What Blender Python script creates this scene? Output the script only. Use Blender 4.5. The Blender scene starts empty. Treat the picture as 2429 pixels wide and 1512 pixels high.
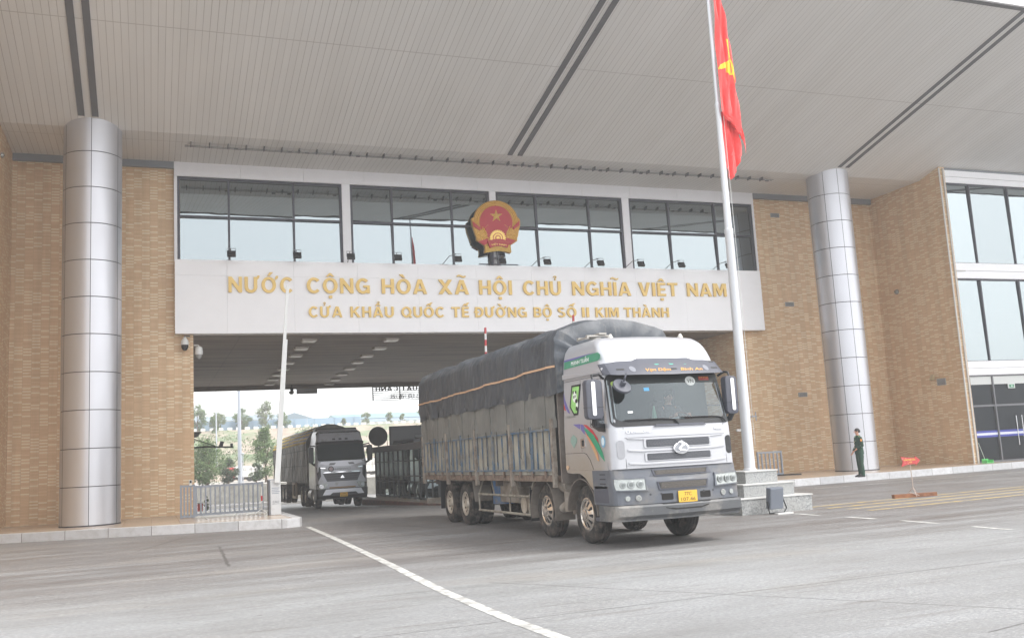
import bpy, bmesh, math, random
from mathutils import Vector, Matrix, noise
random.seed(7)
PI = math.pi
S = bpy.context.scene
COL = S.collection
# ---------------------------------------------------------------- camera, sky, sun, exposure
CR = ((0.934819, -0.000962, 0.355123), (-0.350907, 0.151154, 0.924130), (-0.054567, -0.988510, 0.140965))
cd = bpy.data.cameras.new('camera')
cam = bpy.data.objects.new('camera', cd)
COL.objects.link(cam)
cd.sensor_width = 36.0
cd.lens = 36.0 * 2254.14 / 2429.0
cd.clip_end = 3000
cam.matrix_world = Matrix(((CR[0][0], -CR[0][1], -CR[0][2], 0), (CR[1][0], -CR[1][1], -CR[1][2], 0),
                           (CR[2][0], -CR[2][1], -CR[2][2], 1.7), (0, 0, 0, 1)))
S.camera = cam
SUN_EL, SUN_AZ = math.radians(50), math.radians(133)      # azimuth clockwise from +Y (north): behind the camera, to the right
w = bpy.data.worlds.new('World'); S.world = w; w.use_nodes = True
wn = w.node_tree; wn.nodes.clear()
sky = wn.nodes.new('ShaderNodeTexSky'); sky.sky_type = 'NISHITA'; sky.sun_disc = False
sky.sun_elevation = SUN_EL; sky.sun_rotation = SUN_AZ; sky.air_density = 1.0; sky.dust_density = 5.0; sky.ozone_density = 1.5
hs = wn.nodes.new('ShaderNodeHueSaturation'); hs.inputs['Saturation'].default_value = 0.25
bg = wn.nodes.new('ShaderNodeBackground'); bg.inputs['Strength'].default_value = 0.05
ov = wn.nodes.new('ShaderNodeBackground'); ov.inputs['Color'].default_value = (0.97, 0.985, 1.0, 1); ov.inputs['Strength'].default_value = 0.62   # even overcast veil over the sky
ad = wn.nodes.new('ShaderNodeAddShader')
wo = wn.nodes.new('ShaderNodeOutputWorld')
wn.links.new(sky.outputs[0], hs.inputs['Color']); wn.links.new(hs.outputs[0], bg.inputs['Color']); wn.links.new(bg.outputs[0], ad.inputs[0]); wn.links.new(ov.outputs[0], ad.inputs[1]); wn.links.new(ad.outputs[0], wo.inputs['Surface'])
sl = bpy.data.lights.new('sun', 'SUN'); sl.energy = 1.0; sl.angle = math.radians(14); sl.color = (1, 0.965, 0.92)
so = bpy.data.objects.new('sun', sl); COL.objects.link(so)
sd = Vector((math.sin(SUN_AZ) * math.cos(SUN_EL), math.cos(SUN_AZ) * math.cos(SUN_EL), math.sin(SUN_EL)))
so.rotation_euler = (-sd).to_track_quat('-Z', 'Y').to_euler(); so.location = (20, -20, 40)
S.view_settings.view_transform = 'Standard'; S.view_settings.look = 'None'
S.view_settings.gamma = 1; S.view_settings.use_curve_mapping = False
S.view_settings.exposure = 1.33
S.cycles.max_bounces = 8; S.cycles.volume_bounces = 1; S.cycles.transparent_max_bounces = 12
S.cycles.use_adaptive_sampling = True; S.cycles.adaptive_threshold = 0.02
S.cycles.use_denoising = True
S.cycles.volume_step_rate = 5

# ---------------------------------------------------------------- helpers: properties
def tag(o, label=None, cat=None, group=None, kind=None):
    if label: o['label'] = label
    if cat: o['category'] = cat
    if group: o['group'] = group
    if kind: o['kind'] = kind
    return o
WM = {}
def thing(name, label, cat, loc=(0, 0, 0), rz=0.0, group=None):
    o = bpy.data.objects.new(name, None); COL.objects.link(o)
    o.location = loc; o.rotation_euler = (0, 0, rz); o.empty_display_size = 0.2
    WM[o.name] = Matrix.Translation(Vector(loc)) @ Matrix.Rotation(rz, 4, 'Z')
    return tag(o, label, cat, group)
def copy_tree(o, parent=None):
    c = o.copy(); COL.objects.link(c)
    if parent is not None: c.parent = parent
    for ch in list(o.children): copy_tree(ch, c)
    return c

# ---------------------------------------------------------------- helpers: materials
def srgb(r, g, b):
    f = lambda c: c / 12.92 if c <= 0.04045 else ((c + 0.055) / 1.055) ** 2.4
    return (f(r / 255), f(g / 255), f(b / 255), 1)
def nt(name):
    m = bpy.data.materials.new(name); m.use_nodes = True
    n = m.node_tree; p = n.nodes['Principled BSDF']
    return m, n, p
def NN(n, t, **kw):
    x = n.nodes.new(t)
    for k, v in kw.items():
        if k in x.inputs: x.inputs[k].default_value = v
        else: setattr(x, k, v)
    return x
def ramp(n, src, stops):
    r = n.nodes.new('ShaderNodeValToRGB'); e = r.color_ramp.elements
    e[0].position, e[0].color = stops[0]; e[1].position, e[1].color = stops[-1]
    for p, c in stops[1:-1]:
        q = e.new(p); q.color = c
    n.links.new(src, r.inputs[0]); return r.outputs[0]
def mixc(n, f, a, b, mode='MIX'):
    m = n.nodes.new('ShaderNodeMix'); m.data_type = 'RGBA'; m.blend_type = mode
    for s, v in ((0, f), (6, a), (7, b)):
        if hasattr(v, 'is_linked') or isinstance(v, bpy.types.NodeSocket): n.links.new(v, m.inputs[s])
        else: m.inputs[s].default_value = v
    return m.outputs[2]
def math_(n, op, a, b=None, c=None):
    m = n.nodes.new('ShaderNodeMath'); m.operation = op
    for i, v in enumerate((a, b, c)):
        if v is None: continue
        if isinstance(v, bpy.types.NodeSocket): n.links.new(v, m.inputs[i])
        else: m.inputs[i].default_value = v
    return m.outputs[0]
def coords(n, kind='Object', scale=(1, 1, 1)):
    t = n.nodes.new('ShaderNodeTexCoord'); mp = n.nodes.new('ShaderNodeMapping'); mp.inputs['Scale'].default_value = scale
    n.links.new(t.outputs[kind], mp.inputs[0]); return mp.outputs[0]
def worldco(n, scale=(1, 1, 1)):
    t = n.nodes.new('ShaderNodeNewGeometry'); mp = n.nodes.new('ShaderNodeMapping'); mp.inputs['Scale'].default_value = scale
    n.links.new(t.outputs['Position'], mp.inputs[0]); return mp.outputs[0]
def noisef(n, vec, scale, detail=4, rough=0.55):
    x = n.nodes.new('ShaderNodeTexNoise'); x.inputs['Scale'].default_value = scale
    x.inputs['Detail'].default_value = detail; x.inputs['Roughness'].default_value = rough
    n.links.new(vec, x.inputs['Vector']); return x.outputs['Fac']
MATS = {}
def M(name, col, rough=0.5, metal=0.0, var=0.0, vscale=3.0, stretch=(1, 1, 1), dirt=None, dirt_amt=0.0, dscale=2.0, bump=0.0, bscale=20, coat=0.0, spec=None):
    """plain material: colour, gentle variation, optional dirt patches and bump"""
    if name in MATS: return MATS[name]
    m, n, p = nt(name)
    c = srgb(*col) if max(col) > 1 else (*col, 1)
    p.inputs['Base Color'].default_value = c; p.inputs['Roughness'].default_value = rough; p.inputs['Metallic'].default_value = metal
    if coat: p.inputs['Coat Weight'].default_value = coat; p.inputs['Coat Roughness'].default_value = 0.08
    if spec is not None: p.inputs['Specular IOR Level'].default_value = spec
    out = None
    if var or dirt:
        v = worldco(n, stretch)
        out = c
        if var:
            d = (c[0] * (1 - var), c[1] * (1 - var), c[2] * (1 - var), 1); l = (min(1, c[0] * (1 + var)), min(1, c[1] * (1 + var)), min(1, c[2] * (1 + var)), 1)
            out = ramp(n, noisef(n, v, vscale, 6, 0.6), [(0.3, d), (0.7, l)])
        if dirt:
            f = ramp(n, noisef(n, v, dscale, 8, 0.65), [(0.62 - dirt_amt * 0.4, (0, 0, 0, 1)), (0.8 - dirt_amt * 0.3, (1, 1, 1, 1))])
            out = mixc(n, f, out, srgb(*dirt))
        n.links.new(out, p.inputs['Base Color'])
    if bump:
        b = n.nodes.new('ShaderNodeBump'); b.inputs['Strength'].default_value = bump; b.inputs['Distance'].default_value = 0.01
        n.links.new(noisef(n, worldco(n, stretch), bscale, 4), b.inputs['Height']); n.links.new(b.outputs[0], p.inputs['Normal'])
    MATS[name] = m; return m

# ---------------------------------------------------------------- helpers: meshes
class MB:
    def __init__(s): s.v = []; s.f = []; s.mi = []; s.cur = 0
    def mat(s, i): s.cur = i; return s
    def add(s, vs, fs):
        o = len(s.v); s.v += [tuple(v) for v in vs]
        for f in fs: s.f.append(tuple(o + i for i in f)); s.mi.append(s.cur)
        return s
    def box(s, x0, x1, y0, y1, z0, z1, rot=None, piv=None):
        vs = [Vector((x, y, z)) for z in (z0, z1) for y in (y0, y1) for x in (x0, x1)]
        if rot:
            P = Vector(piv or ((x0 + x1) / 2, (y0 + y1) / 2, (z0 + z1) / 2)); vs = [P + rot @ (v - P) for v in vs]
        return s.add(vs, [(0, 2, 3, 1), (4, 5, 7, 6), (0, 1, 5, 4), (2, 6, 7, 3), (0, 4, 6, 2), (1, 3, 7, 5)])
    def cyl(s, a, b, r0, r1=None, n=16, caps=True):
        a = Vector(a); b = Vector(b); r1 = r0 if r1 is None else r1
        d = (b - a).normalized(); u = d.orthogonal().normalized(); w_ = d.cross(u)
        vs = [a + (u * math.cos(2 * PI * i / n) + w_ * math.sin(2 * PI * i / n)) * r0 for i in range(n)]
        vs += [b + (u * math.cos(2 * PI * i / n) + w_ * math.sin(2 * PI * i / n)) * r1 for i in range(n)]
        fs = [(i, (i + 1) % n, n + (i + 1) % n, n + i) for i in range(n)]
        if caps: fs += [tuple(range(n - 1, -1, -1)), tuple(range(n, 2 * n))]
        return s.add(vs, fs)
    def tube(s, pts, r, n=8, closed=False):
        pts = [Vector(p) for p in pts]; k = len(pts); vs = []; u = None
        for i, p in enumerate(pts):
            a = pts[i - 1] if (i or closed) else pts[0]; b = pts[(i + 1) % k] if (i < k - 1 or closed) else pts[-1]
            d = (b - a).normalized()
            if u is None: u = d.orthogonal().normalized()
            u = (u - d * u.dot(d)).normalized(); q = d.cross(u); rr = r[i] if isinstance(r, (list, tuple)) else r
            vs += [p + (u * math.cos(2 * PI * j / n) + q * math.sin(2 * PI * j / n)) * rr for j in range(n)]
        fs = []
        for i in range(k if closed else k - 1):
            for j in range(n):
                fs.append((i * n + j, i * n + (j + 1) % n, ((i + 1) % k) * n + (j + 1) % n, ((i + 1) % k) * n + j))
        if not closed: fs += [tuple(range(n - 1, -1, -1)), tuple(range((k - 1) * n, k * n))]
        return s.add(vs, fs)
    def lathe(s, prof, o=(0, 0, 0), ax='Z', n=24, a0=0.0, a1=2 * PI):
        """prof: (radius, height) pairs round an axis through o"""
        full = abs(a1 - a0 - 2 * PI) < 1e-6; m = n if full else n + 1; vs = []
        for r, h in prof:
            for i in range(m):
                a = a0 + (a1 - a0) * i / n; c, d = r * math.cos(a), r * math.sin(a)
                v = {'Z': (c, d, h), 'X': (h, c, d), 'Y': (c, h, d)}[ax]
                vs.append((o[0] + v[0], o[1] + v[1], o[2] + v[2]))
        fs = []
        for k in range(len(prof) - 1):
            for i in range(n):
                j = (i + 1) % m
                fs.append((k * m + i, k * m + j, (k + 1) * m + j, (k + 1) * m + i))
        return s.add(vs, fs)
    def prism(s, poly, axis, t0, t1):
        """extrude a 2D polygon: axis X -> poly is (y,z); Y -> (x,z); Z -> (x,y)"""
        mp = {'X': lambda p, t: (t, p[0], p[1]), 'Y': lambda p, t: (p[0], t, p[1]), 'Z': lambda p, t: (p[0], p[1], t)}[axis]
        n = len(poly); vs = [mp(p, t0) for p in poly] + [mp(p, t1) for p in poly]
        return s.add(vs, [tuple(range(n - 1, -1, -1)), tuple(range(n, 2 * n))] + [(i, (i + 1) % n, n + (i + 1) % n, n + i) for i in range(n)])
    def grid(s, nu, nv, fn, skip=None):
        vs = [fn(i, j) for j in range(nv) for i in range(nu)]
        fs = [(j * nu + i, j * nu + i + 1, (j + 1) * nu + i + 1, (j + 1) * nu + i) for j in range(nv - 1) for i in range(nu - 1) if not (skip and skip(i, j))]
        return s.add(vs, fs)
    def build(s, name, mats, parent=None, smooth=False, bevel=0.0, local=False, seg=2, fix=True, thick=0.0, sharp=35):
        bm = bmesh.new()
        vv = [bm.verts.new(v) for v in s.v]
        for f, k in zip(s.f, s.mi):
            try: fc = bm.faces.new([vv[i] for i in f]); fc.material_index = k
            except ValueError: pass
        if fix: bmesh.ops.recalc_face_normals(bm, faces=bm.faces)
        return finish(bm, name, mats, parent, smooth, bevel, local, seg, thick, sharp)
def finish(bm, name, mats, parent=None, smooth=False, bevel=0.0, local=False, seg=2, thick=0.0, sharp=35):
    if thick:
        bmesh.ops.solidify(bm, geom=bm.faces[:], thickness=thick)
    if bevel:
        bmesh.ops.remove_doubles(bm, verts=bm.verts, dist=1e-5)
        ed = [e for e in bm.edges if len(e.link_faces) == 2 and e.calc_face_angle(0) > math.radians(30)]
        bmesh.ops.bevel(bm, geom=ed, offset=bevel, segments=seg, profile=0.6, affect='EDGES', clamp_overlap=True)
    me = bpy.data.meshes.new(name)
    if parent is not None and not local:
        q = parent; inv = WM.get(q.name)
        while inv is None and q.parent: q = q.parent; inv = WM.get(q.name)
        if inv is not None: bmesh.ops.transform(bm, matrix=inv.inverted(), verts=bm.verts)
    bm.to_mesh(me); bm.free()
    if smooth:
        me.polygons.foreach_set('use_smooth', [True] * len(me.polygons))
        me.set_sharp_from_angle(angle=math.radians(sharp))
    for m in (mats if isinstance(mats, (list, tuple)) else [mats]): me.materials.append(m)
    o = bpy.data.objects.new(name, me); COL.objects.link(o)
    if parent is not None: o.parent = parent
    return o
def struct(o): o['kind'] = 'structure'; return o
def rr(x0, x1, z0, z1, r, n=4):
    """rounded rectangle"""
    r = min(r, (x1 - x0) / 2 - 1e-4, (z1 - z0) / 2 - 1e-4); out = []
    for cx, cz, a in ((x1 - r, z1 - r, 0), (x0 + r, z1 - r, 90), (x0 + r, z0 + r, 180), (x1 - r, z0 + r, 270)):
        for i in range(n + 1):
            t = math.radians(a + 90 * i / n); out.append((cx + r * math.cos(t), cz + r * math.sin(t)))
    return out
def ell(cx, cz, rx, rz, n=20, rot=0):
    c, s_ = math.cos(rot), math.sin(rot)
    return [(cx + rx * math.cos(t) * c - rz * math.sin(t) * s_, cz + rx * math.cos(t) * s_ + rz * math.sin(t) * c) for t in [2 * PI * i / n for i in range(n)]]
def conform(polys, fn, mats, name, parent, off=0.004, thick=0.006, step=0.12, axis='Y', bevel=0.0, local=True, mi=None, smooth=False, holes=()):
    """flat shapes (x,z) laid onto the surface y = fn(x,z) (or x = fn(y,z) for axis X) standing off by off+thick towards the viewer"""
    bm = bmesh.new()
    for k, poly in enumerate(polys):
        vs = [bm.verts.new((p[0], 0, p[1])) for p in poly]
        try: f = bm.faces.new(vs)
        except ValueError: continue
        if mi: f.material_index = mi[k]
    bmesh.ops.recalc_face_normals(bm, faces=bm.faces)
    for f in bm.faces:
        if f.normal.y > 0: f.normal_flip()
    xs = [v.co.x for v in bm.verts]; a, b = min(xs), max(xs)
    k = 1
    while step and a + k * step < b:
        bmesh.ops.bisect_plane(bm, geom=bm.verts[:] + bm.edges[:] + bm.faces[:], plane_co=(a + k * step, 0, 0), plane_no=(1, 0, 0)); k += 1
    r = bmesh.ops.extrude_face_region(bm, geom=bm.faces[:])
    nv = [g for g in r['geom'] if isinstance(g, bmesh.types.BMVert)]
    for v in nv: v.co.y -= thick
    sgn = 1
    for v in bm.verts:
        d = fn(v.co.x, v.co.z); y = v.co.y - off
        if axis == 'Y': v.co.y = d + y
        elif axis == 'X-': v.co = Vector((d + y, v.co.x, v.co.z))        # viewer at -x
        elif axis == 'X+': v.co = Vector((d - y, v.co.x, v.co.z))
    bmesh.ops.recalc_face_normals(bm, faces=bm.faces)
    return finish(bm, name, mats, parent, smooth, bevel, local)
# writing: built from the built-in font, turned into mesh
TC = {}
def text_bm(s, x0, x1, z0, z1, y=0.0, depth=0.02, bold=0.0, mirror=False, shear=0.0, fit='cap', y_back=None):
    emb = bold; bold = 0.0
    cu = bpy.data.curves.new('lettering', 'FONT'); cu.body = s; cu.size = 1.0; cu.extrude = 0.5; cu.shear = shear
    cu.resolution_u = 4
    o = bpy.data.objects.new('lettering', cu); COL.objects.link(o)
    dg = bpy.context.evaluated_depsgraph_get(); me = bpy.data.meshes.new_from_object(o.evaluated_get(dg))
    bpy.data.objects.remove(o); bpy.data.curves.remove(cu)
    xs = [v.co.x for v in me.vertices]; a, b = min(xs), max(xs)
    if fit == 'cap': za, zb = -bold, 0.727 + bold
    else:
        ys = [v.co.y for v in me.vertices]; za, zb = min(ys), max(ys)
    bm = bmesh.new(); bm.from_mesh(me); bpy.data.meshes.remove(me)
    for v in bm.verts:
        t = (v.co.x - a) / (b - a); t = 1 - t if mirror else t
        v.co = Vector((x0 + (x1 - x0) * t, y - depth * (v.co.z + 0.5), z0 + (z1 - z0) * (v.co.y - za) / (zb - za)))
    if emb:                                                  # heavier strokes: the same word again, a hair to each side and a hair lower
        e = emb * (z1 - z0); src = bm.copy()
        for k, (dx, dz) in enumerate(((-e, 0), (e, 0), (0, -e * 0.6), (0, e * 0.6))):
            c = src.copy()
            for v in c.verts: v.co.x += dx; v.co.z += dz; v.co.y += depth * 0.025 * (k + 1)
            tmp = bpy.data.meshes.new('tmp'); c.to_mesh(tmp); c.free(); bm.from_mesh(tmp); bpy.data.meshes.remove(tmp)
        src.free()
    bmesh.ops.recalc_face_normals(bm, faces=bm.faces)
    return bm
def text(s, x0, x1, z0, z1, y, mats, name='lettering', parent=None, depth=0.02, bold=0.0, mirror=False, shear=0.0, local=False, fit='cap', mapfn=None):
    bm = text_bm(s, x0, x1, z0, z1, y, depth, bold, mirror, shear, fit)
    if mapfn:
        for v in bm.verts: v.co = Vector(mapfn(v.co))
        bmesh.ops.recalc_face_normals(bm, faces=bm.faces)
    return finish(bm, name, mats, parent, local=local)
# ---------------------------------------------------------------- materials of the setting
def mat_brick():
    m, n, p = nt('brick_tile')
    g = n.nodes.new('ShaderNodeNewGeometry'); sp = n.nodes.new('ShaderNodeSeparateXYZ'); n.links.new(g.outputs['Position'], sp.inputs[0])
    h = math_(n, 'ADD', sp.outputs[0], sp.outputs[1])                 # runs along either wall direction
    cw, rh = 0.27, 0.052
    cf = math_(n, 'DIVIDE', h, cw); ci = math_(n, 'FLOOR', cf); cfr = math_(n, 'FRACT', cf)
    zf = math_(n, 'DIVIDE', sp.outputs[2], rh); zi = math_(n, 'FLOOR', zf); zfr = math_(n, 'FRACT', zf)
    cb = n.nodes.new('ShaderNodeCombineXYZ'); n.links.new(ci, cb.inputs[0]); n.links.new(zi, cb.inputs[1])
    wt = n.nodes.new('ShaderNodeTexWhiteNoise'); n.links.new(cb.outputs[0], wt.inputs['Vector'])
    par = math_(n, 'MODULO', math_(n, 'ABSOLUTE', math_(n, 'ADD', zi, math_(n, 'MULTIPLY', ci, 1.0))), 2.0)
    cl = noisef(n, worldco(n, (0.8, 0.8, 1.6)), 1.1, 2)
    lim = math_(n, 'ADD', 0.42, math_(n, 'MULTIPLY', cl, 0.25))
    light = math_(n, 'MULTIPLY', math_(n, 'LESS_THAN', par, 0.5), math_(n, 'GREATER_THAN', wt.outputs['Value'], lim))
    jz = math_(n, 'GREATER_THAN', zfr, 0.14); jc = math_(n, 'GREATER_THAN', cfr, 0.045)
    tone = ramp(n, wt.outputs['Value'], [(0, srgb(209, 174, 136)), (0.5, srgb(216, 182, 144)), (1, srgb(221, 189, 152))])
    t2 = mixc(n, light, tone, srgb(231, 213, 182))
    big = ramp(n, noisef(n, worldco(n), 0.35, 5), [(0.3, (0.90, 0.88, 0.86, 1)), (0.7, (1, 1, 1, 1))])
    t3 = mixc(n, 1.0, t2, big, 'MULTIPLY')
    stn = ramp(n, noisef(n, worldco(n, (2.4, 2.4, 0.16)), 1.3, 7, 0.65), [(0.42, (0.87, 0.86, 0.84, 1)), (0.56, (1, 1, 1, 1))]); t3 = mixc(n, 0.8, t3, stn, 'MULTIPLY')
    t4 = mixc(n, math_(n, 'MULTIPLY', jz, jc), srgb(194, 164, 128), t3)
    n.links.new(t4, p.inputs['Base Color']); p.inputs['Roughness'].default_value = 0.45
    bp = n.nodes.new('ShaderNodeBump'); bp.inputs['Strength'].default_value = 0.3; bp.inputs['Distance'].default_value = 0.008
    n.links.new(math_(n, 'MULTIPLY', jz, jc), bp.inputs['Height']); n.links.new(bp.outputs[0], p.inputs['Normal'])
    return m
BRICK = mat_brick()
def linemask(n, sp, a, b, wid, jit=None):
    """1 on the ground line from a to b"""
    (x0, y0), (x1, y1) = a, b
    L = math.hypot(x1 - x0, y1 - y0); ux, uy = (x1 - x0) / L, (y1 - y0) / L
    X = math_(n, 'SUBTRACT', sp.outputs[0], x0); Y = math_(n, 'SUBTRACT', sp.outputs[1], y0)
    along = math_(n, 'ADD', math_(n, 'MULTIPLY', X, ux), math_(n, 'MULTIPLY', Y, uy))
    per = math_(n, 'ADD', math_(n, 'MULTIPLY', X, -uy), math_(n, 'MULTIPLY', Y, ux))
    if jit is not None: per = math_(n, 'ADD', per, jit)
    r = math_(n, 'LESS_THAN', math_(n, 'ABSOLUTE', per), wid)
    return math_(n, 'MULTIPLY', r, math_(n, 'MULTIPLY', math_(n, 'GREATER_THAN', along, 0.0), math_(n, 'LESS_THAN', along, L)))
def mat_ground():
    m, n, p = nt('worn_concrete')
    g = n.nodes.new('ShaderNodeNewGeometry'); sp = n.nodes.new('ShaderNodeSeparateXYZ'); n.links.new(g.outputs['Position'], sp.inputs[0])
    fine = noisef(n, worldco(n, (0.6, 1.3, 1)), 30, 10, 0.8)
    c1 = ramp(n, fine, [(0.32, srgb(92, 93, 94)), (0.5, srgb(136, 137, 138)), (0.68, srgb(180, 180, 181))])
    patch = noisef(n, worldco(n, (0.35, 1.0, 1)), 0.7, 7, 0.65)
    c2 = mixc(n, ramp(n, patch, [(0.35, (0, 0, 0, 1)), (0.65, (0.75, 0.75, 0.75, 1))]), c1, srgb(114, 113, 112), 'MIX')
    # tyre polished, stained band in front of the gate, running across the yard
    st = noisef(n, worldco(n, (0.10, 1.25, 1)), 1.4, 9, 0.68)
    yb = n.nodes.new('ShaderNodeMapRange'); n.links.new(math_(n, 'ADD', sp.outputs[1], math_(n, 'MULTIPLY', sp.outputs[0], 0.12)), yb.inputs[0])
    yb.inputs[1].default_value = 12.5; yb.inputs[2].default_value = 17.5; yb.interpolation_type = 'SMOOTHSTEP'
    yc = n.nodes.new('ShaderNodeMapRange'); n.links.new(sp.outputs[1], yc.inputs[0]); yc.inputs[1].default_value = 33; yc.inputs[2].default_value = 27
    band = math_(n, 'MULTIPLY', yb.outputs[0], math_(n, 'ADD', 0.45, math_(n, 'MULTIPLY', yc.outputs[0], 0.55)))
    sm = ramp(n, st, [(0.40, (0, 0, 0, 1)), (0.47, (0.55, 0.55, 0.55, 1)), (0.60, (1, 1, 1, 1))])
    c3 = mixc(n, math_(n, 'MULTIPLY', math_(n, 'ADD', math_(n, 'MULTIPLY', sm, 0.62), 0.22), band), c2, srgb(92, 85, 82))
    tan_ = ramp(n, noisef(n, worldco(n, (0.25, 0.9, 1)), 0.5, 5), [(0.55, (0, 0, 0, 1)), (0.72, (0.3, 0.3, 0.3, 1))])
    c4 = mixc(n, tan_, c3, srgb(150, 140, 128))
    # pale scuffed flecks
    fl = noisef(n, worldco(n, (0.45, 2.0, 1)), 26, 8, 0.85); flm = noisef(n, worldco(n), 0.45, 3)
    ff = math_(n, 'MULTIPLY', ramp(n, fl, [(0.54, (0, 0, 0, 1)), (0.64, (0.9, 0.9, 0.9, 1))]), ramp(n, flm, [(0.34, (0.1, 0.1, 0.1, 1)), (0.56, (1, 1, 1, 1))]))
    c5 = mixc(n, ff, c4, srgb(214, 214, 213))
    # oil drips and grit
    dr = noisef(n, worldco(n), 5.5, 3, 0.5); c5 = mixc(n, ramp(n, dr, [(0.69, (0, 0, 0, 1)), (0.74, (0.6, 0.6, 0.6, 1))]), c5, srgb(84, 80, 78))
    # dark streaks of rubber
    rb = noisef(n, worldco(n, (0.22, 3.2, 1)), 2.4, 6, 0.6)
    c6 = mixc(n, ramp(n, rb, [(0.56, (0, 0, 0, 1)), (0.70, (0.6, 0.6, 0.6, 1))]), c5, srgb(104, 98, 94))
    # slab joints and cracks
    jit = math_(n, 'MULTIPLY', math_(n, 'SUBTRACT', noisef(n, worldco(n), 3.0, 6, 0.7), 0.5), 0.16)
    lines = [((-8, 9.6), (40, 9.6), 0.012), ((-8, 15.1), (6.4, 16.1), 0.014), ((6.4, 16.1), (40, 14.9), 0.01), ((4.3, 12.6), (9.2, 4.5), 0.012),
             ((6.6, 6.4), (30, 11.5), 0.013), ((-4.6, 11.2), (-2.2, 9.0), 0.01), ((9, 21.5), (40, 21.9), 0.01)]
    msk = None
    for a, b, wd in lines:
        q = linemask(n, sp, a, b, wd, math_(n, 'MULTIPLY', jit, 0.15)); msk = q if msk is None else math_(n, 'MAXIMUM', msk, q)
    for a, b, wd in [((1.45, 23.2), (1.30, 18.2), 0.03), ((0.9, 27.6), (-0.35, 23.5), 0.02)]:
        msk = math_(n, 'MAXIMUM', msk, linemask(n, sp, a, b, wd, jit))
    c7 = mixc(n, math_(n, 'MULTIPLY', msk, 0.75), c6, srgb(70, 66, 64))
    n.links.new(c7, p.inputs['Base Color'])
    n.links.new(ramp(n, st, [(0.35, (0.75, 0.75, 0.75, 1)), (0.65, (0.45, 0.45, 0.45, 1))]), p.inputs['Roughness'])
    bp = n.nodes.new('ShaderNodeBump'); bp.inputs['Strength'].default_value = 0.35; bp.inputs['Distance'].default_value = 0.01
    n.links.new(fine, bp.inputs['Height']); n.links.new(bp.outputs[0], p.inputs['Normal'])
    return m
def mat_slats():
    m, n, p = nt('ceiling_slats')
    g = n.nodes.new('ShaderNodeNewGeometry'); sp = n.nodes.new('ShaderNodeSeparateXYZ'); n.links.new(g.outputs['Position'], sp.inputs[0])
    f = math_(n, 'FRACT', math_(n, 'DIVIDE', sp.outputs[0], 0.2)); ix = math_(n, 'FLOOR', math_(n, 'DIVIDE', sp.outputs[0], 0.2))
    wn_ = n.nodes.new('ShaderNodeTexWhiteNoise'); wn_.noise_dimensions = '1D'; n.links.new(ix, wn_.inputs['W'])
    tone = ramp(n, wn_.outputs['Value'], [(0, srgb(220, 219, 217)), (1, srgb(224, 223, 221))])
    inten = ramp(n, noisef(n, worldco(n, (1, 0.25, 0.25)), 1.3, 5), [(0.3, (0.35, 0.35, 0.35, 1)), (0.7, (0.9, 0.9, 0.9, 1))])
    gap = math_(n, 'MULTIPLY', math_(n, 'LESS_THAN', f, 0.085), inten)
    fj = math_(n, 'FRACT', math_(n, 'DIVIDE', math_(n, 'SUBTRACT', sp.outputs[1], 27.4), 6.1))
    jy = math_(n, 'MULTIPLY', math_(n, 'LESS_THAN', fj, 0.0055), 0.55)
    c = mixc(n, math_(n, 'MAXIMUM', gap, jy), tone, srgb(166, 161, 157))
    st = ramp(n, noisef(n, worldco(n, (0.5, 0.15, 0.2)), 1.0, 6), [(0.35, (0.93, 0.925, 0.915, 1)), (0.65, (1, 1, 1, 1))])
    c = mixc(n, 1.0, c, st, 'MULTIPLY')
    n.links.new(c, p.inputs['Base Color']); p.inputs['Roughness'].default_value = 0.5
    bp = n.nodes.new('ShaderNodeBump'); bp.inputs['Strength'].default_value = 0.4; bp.inputs['Distance'].default_value = 0.01; bp.invert = True
    n.links.new(gap, bp.inputs['Height']); n.links.new(bp.outputs[0], p.inputs['Normal'])
    return m
def mat_glass(name, tint, dark, spec_fac):
    """reflective glazing: a mirror coat over a dark or see-through body"""
    m, n, p = nt(name); n.nodes.remove(p); out = n.nodes['Material Output']
    gl = n.nodes.new('ShaderNodeBsdfGlossy'); gl.inputs['Color'].default_value = (*tint, 1); gl.inputs['Roughness'].default_value = 0.01
    bp = n.nodes.new('ShaderNodeBump'); bp.inputs['Strength'].default_value = 0.06; bp.inputs['Distance'].default_value = 0.02
    n.links.new(noisef(n, worldco(n, (0.6, 1, 1.6)), 0.9, 2), bp.inputs['Height']); n.links.new(bp.outputs[0], gl.inputs['Normal'])
    if dark is None: df = n.nodes.new('ShaderNodeBsdfTransparent'); df.inputs[0].default_value = (0.62, 0.68, 0.68, 1)
    else: df = n.nodes.new('ShaderNodeBsdfDiffuse'); df.inputs[0].default_value = (*dark, 1)
    fr = n.nodes.new('ShaderNodeFresnel'); fr.inputs[0].default_value = 1.5
    ms = n.nodes.new('ShaderNodeMixShader'); n.links.new(math_(n, 'MAXIMUM', math_(n, 'MULTIPLY', fr.outputs[0], 2.0), spec_fac), ms.inputs[0])
    n.links.new(df.outputs[0], ms.inputs[1]); n.links.new(gl.outputs[0], ms.inputs[2]); n.links.new(ms.outputs[0], out.inputs['Surface'])
    return m
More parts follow.
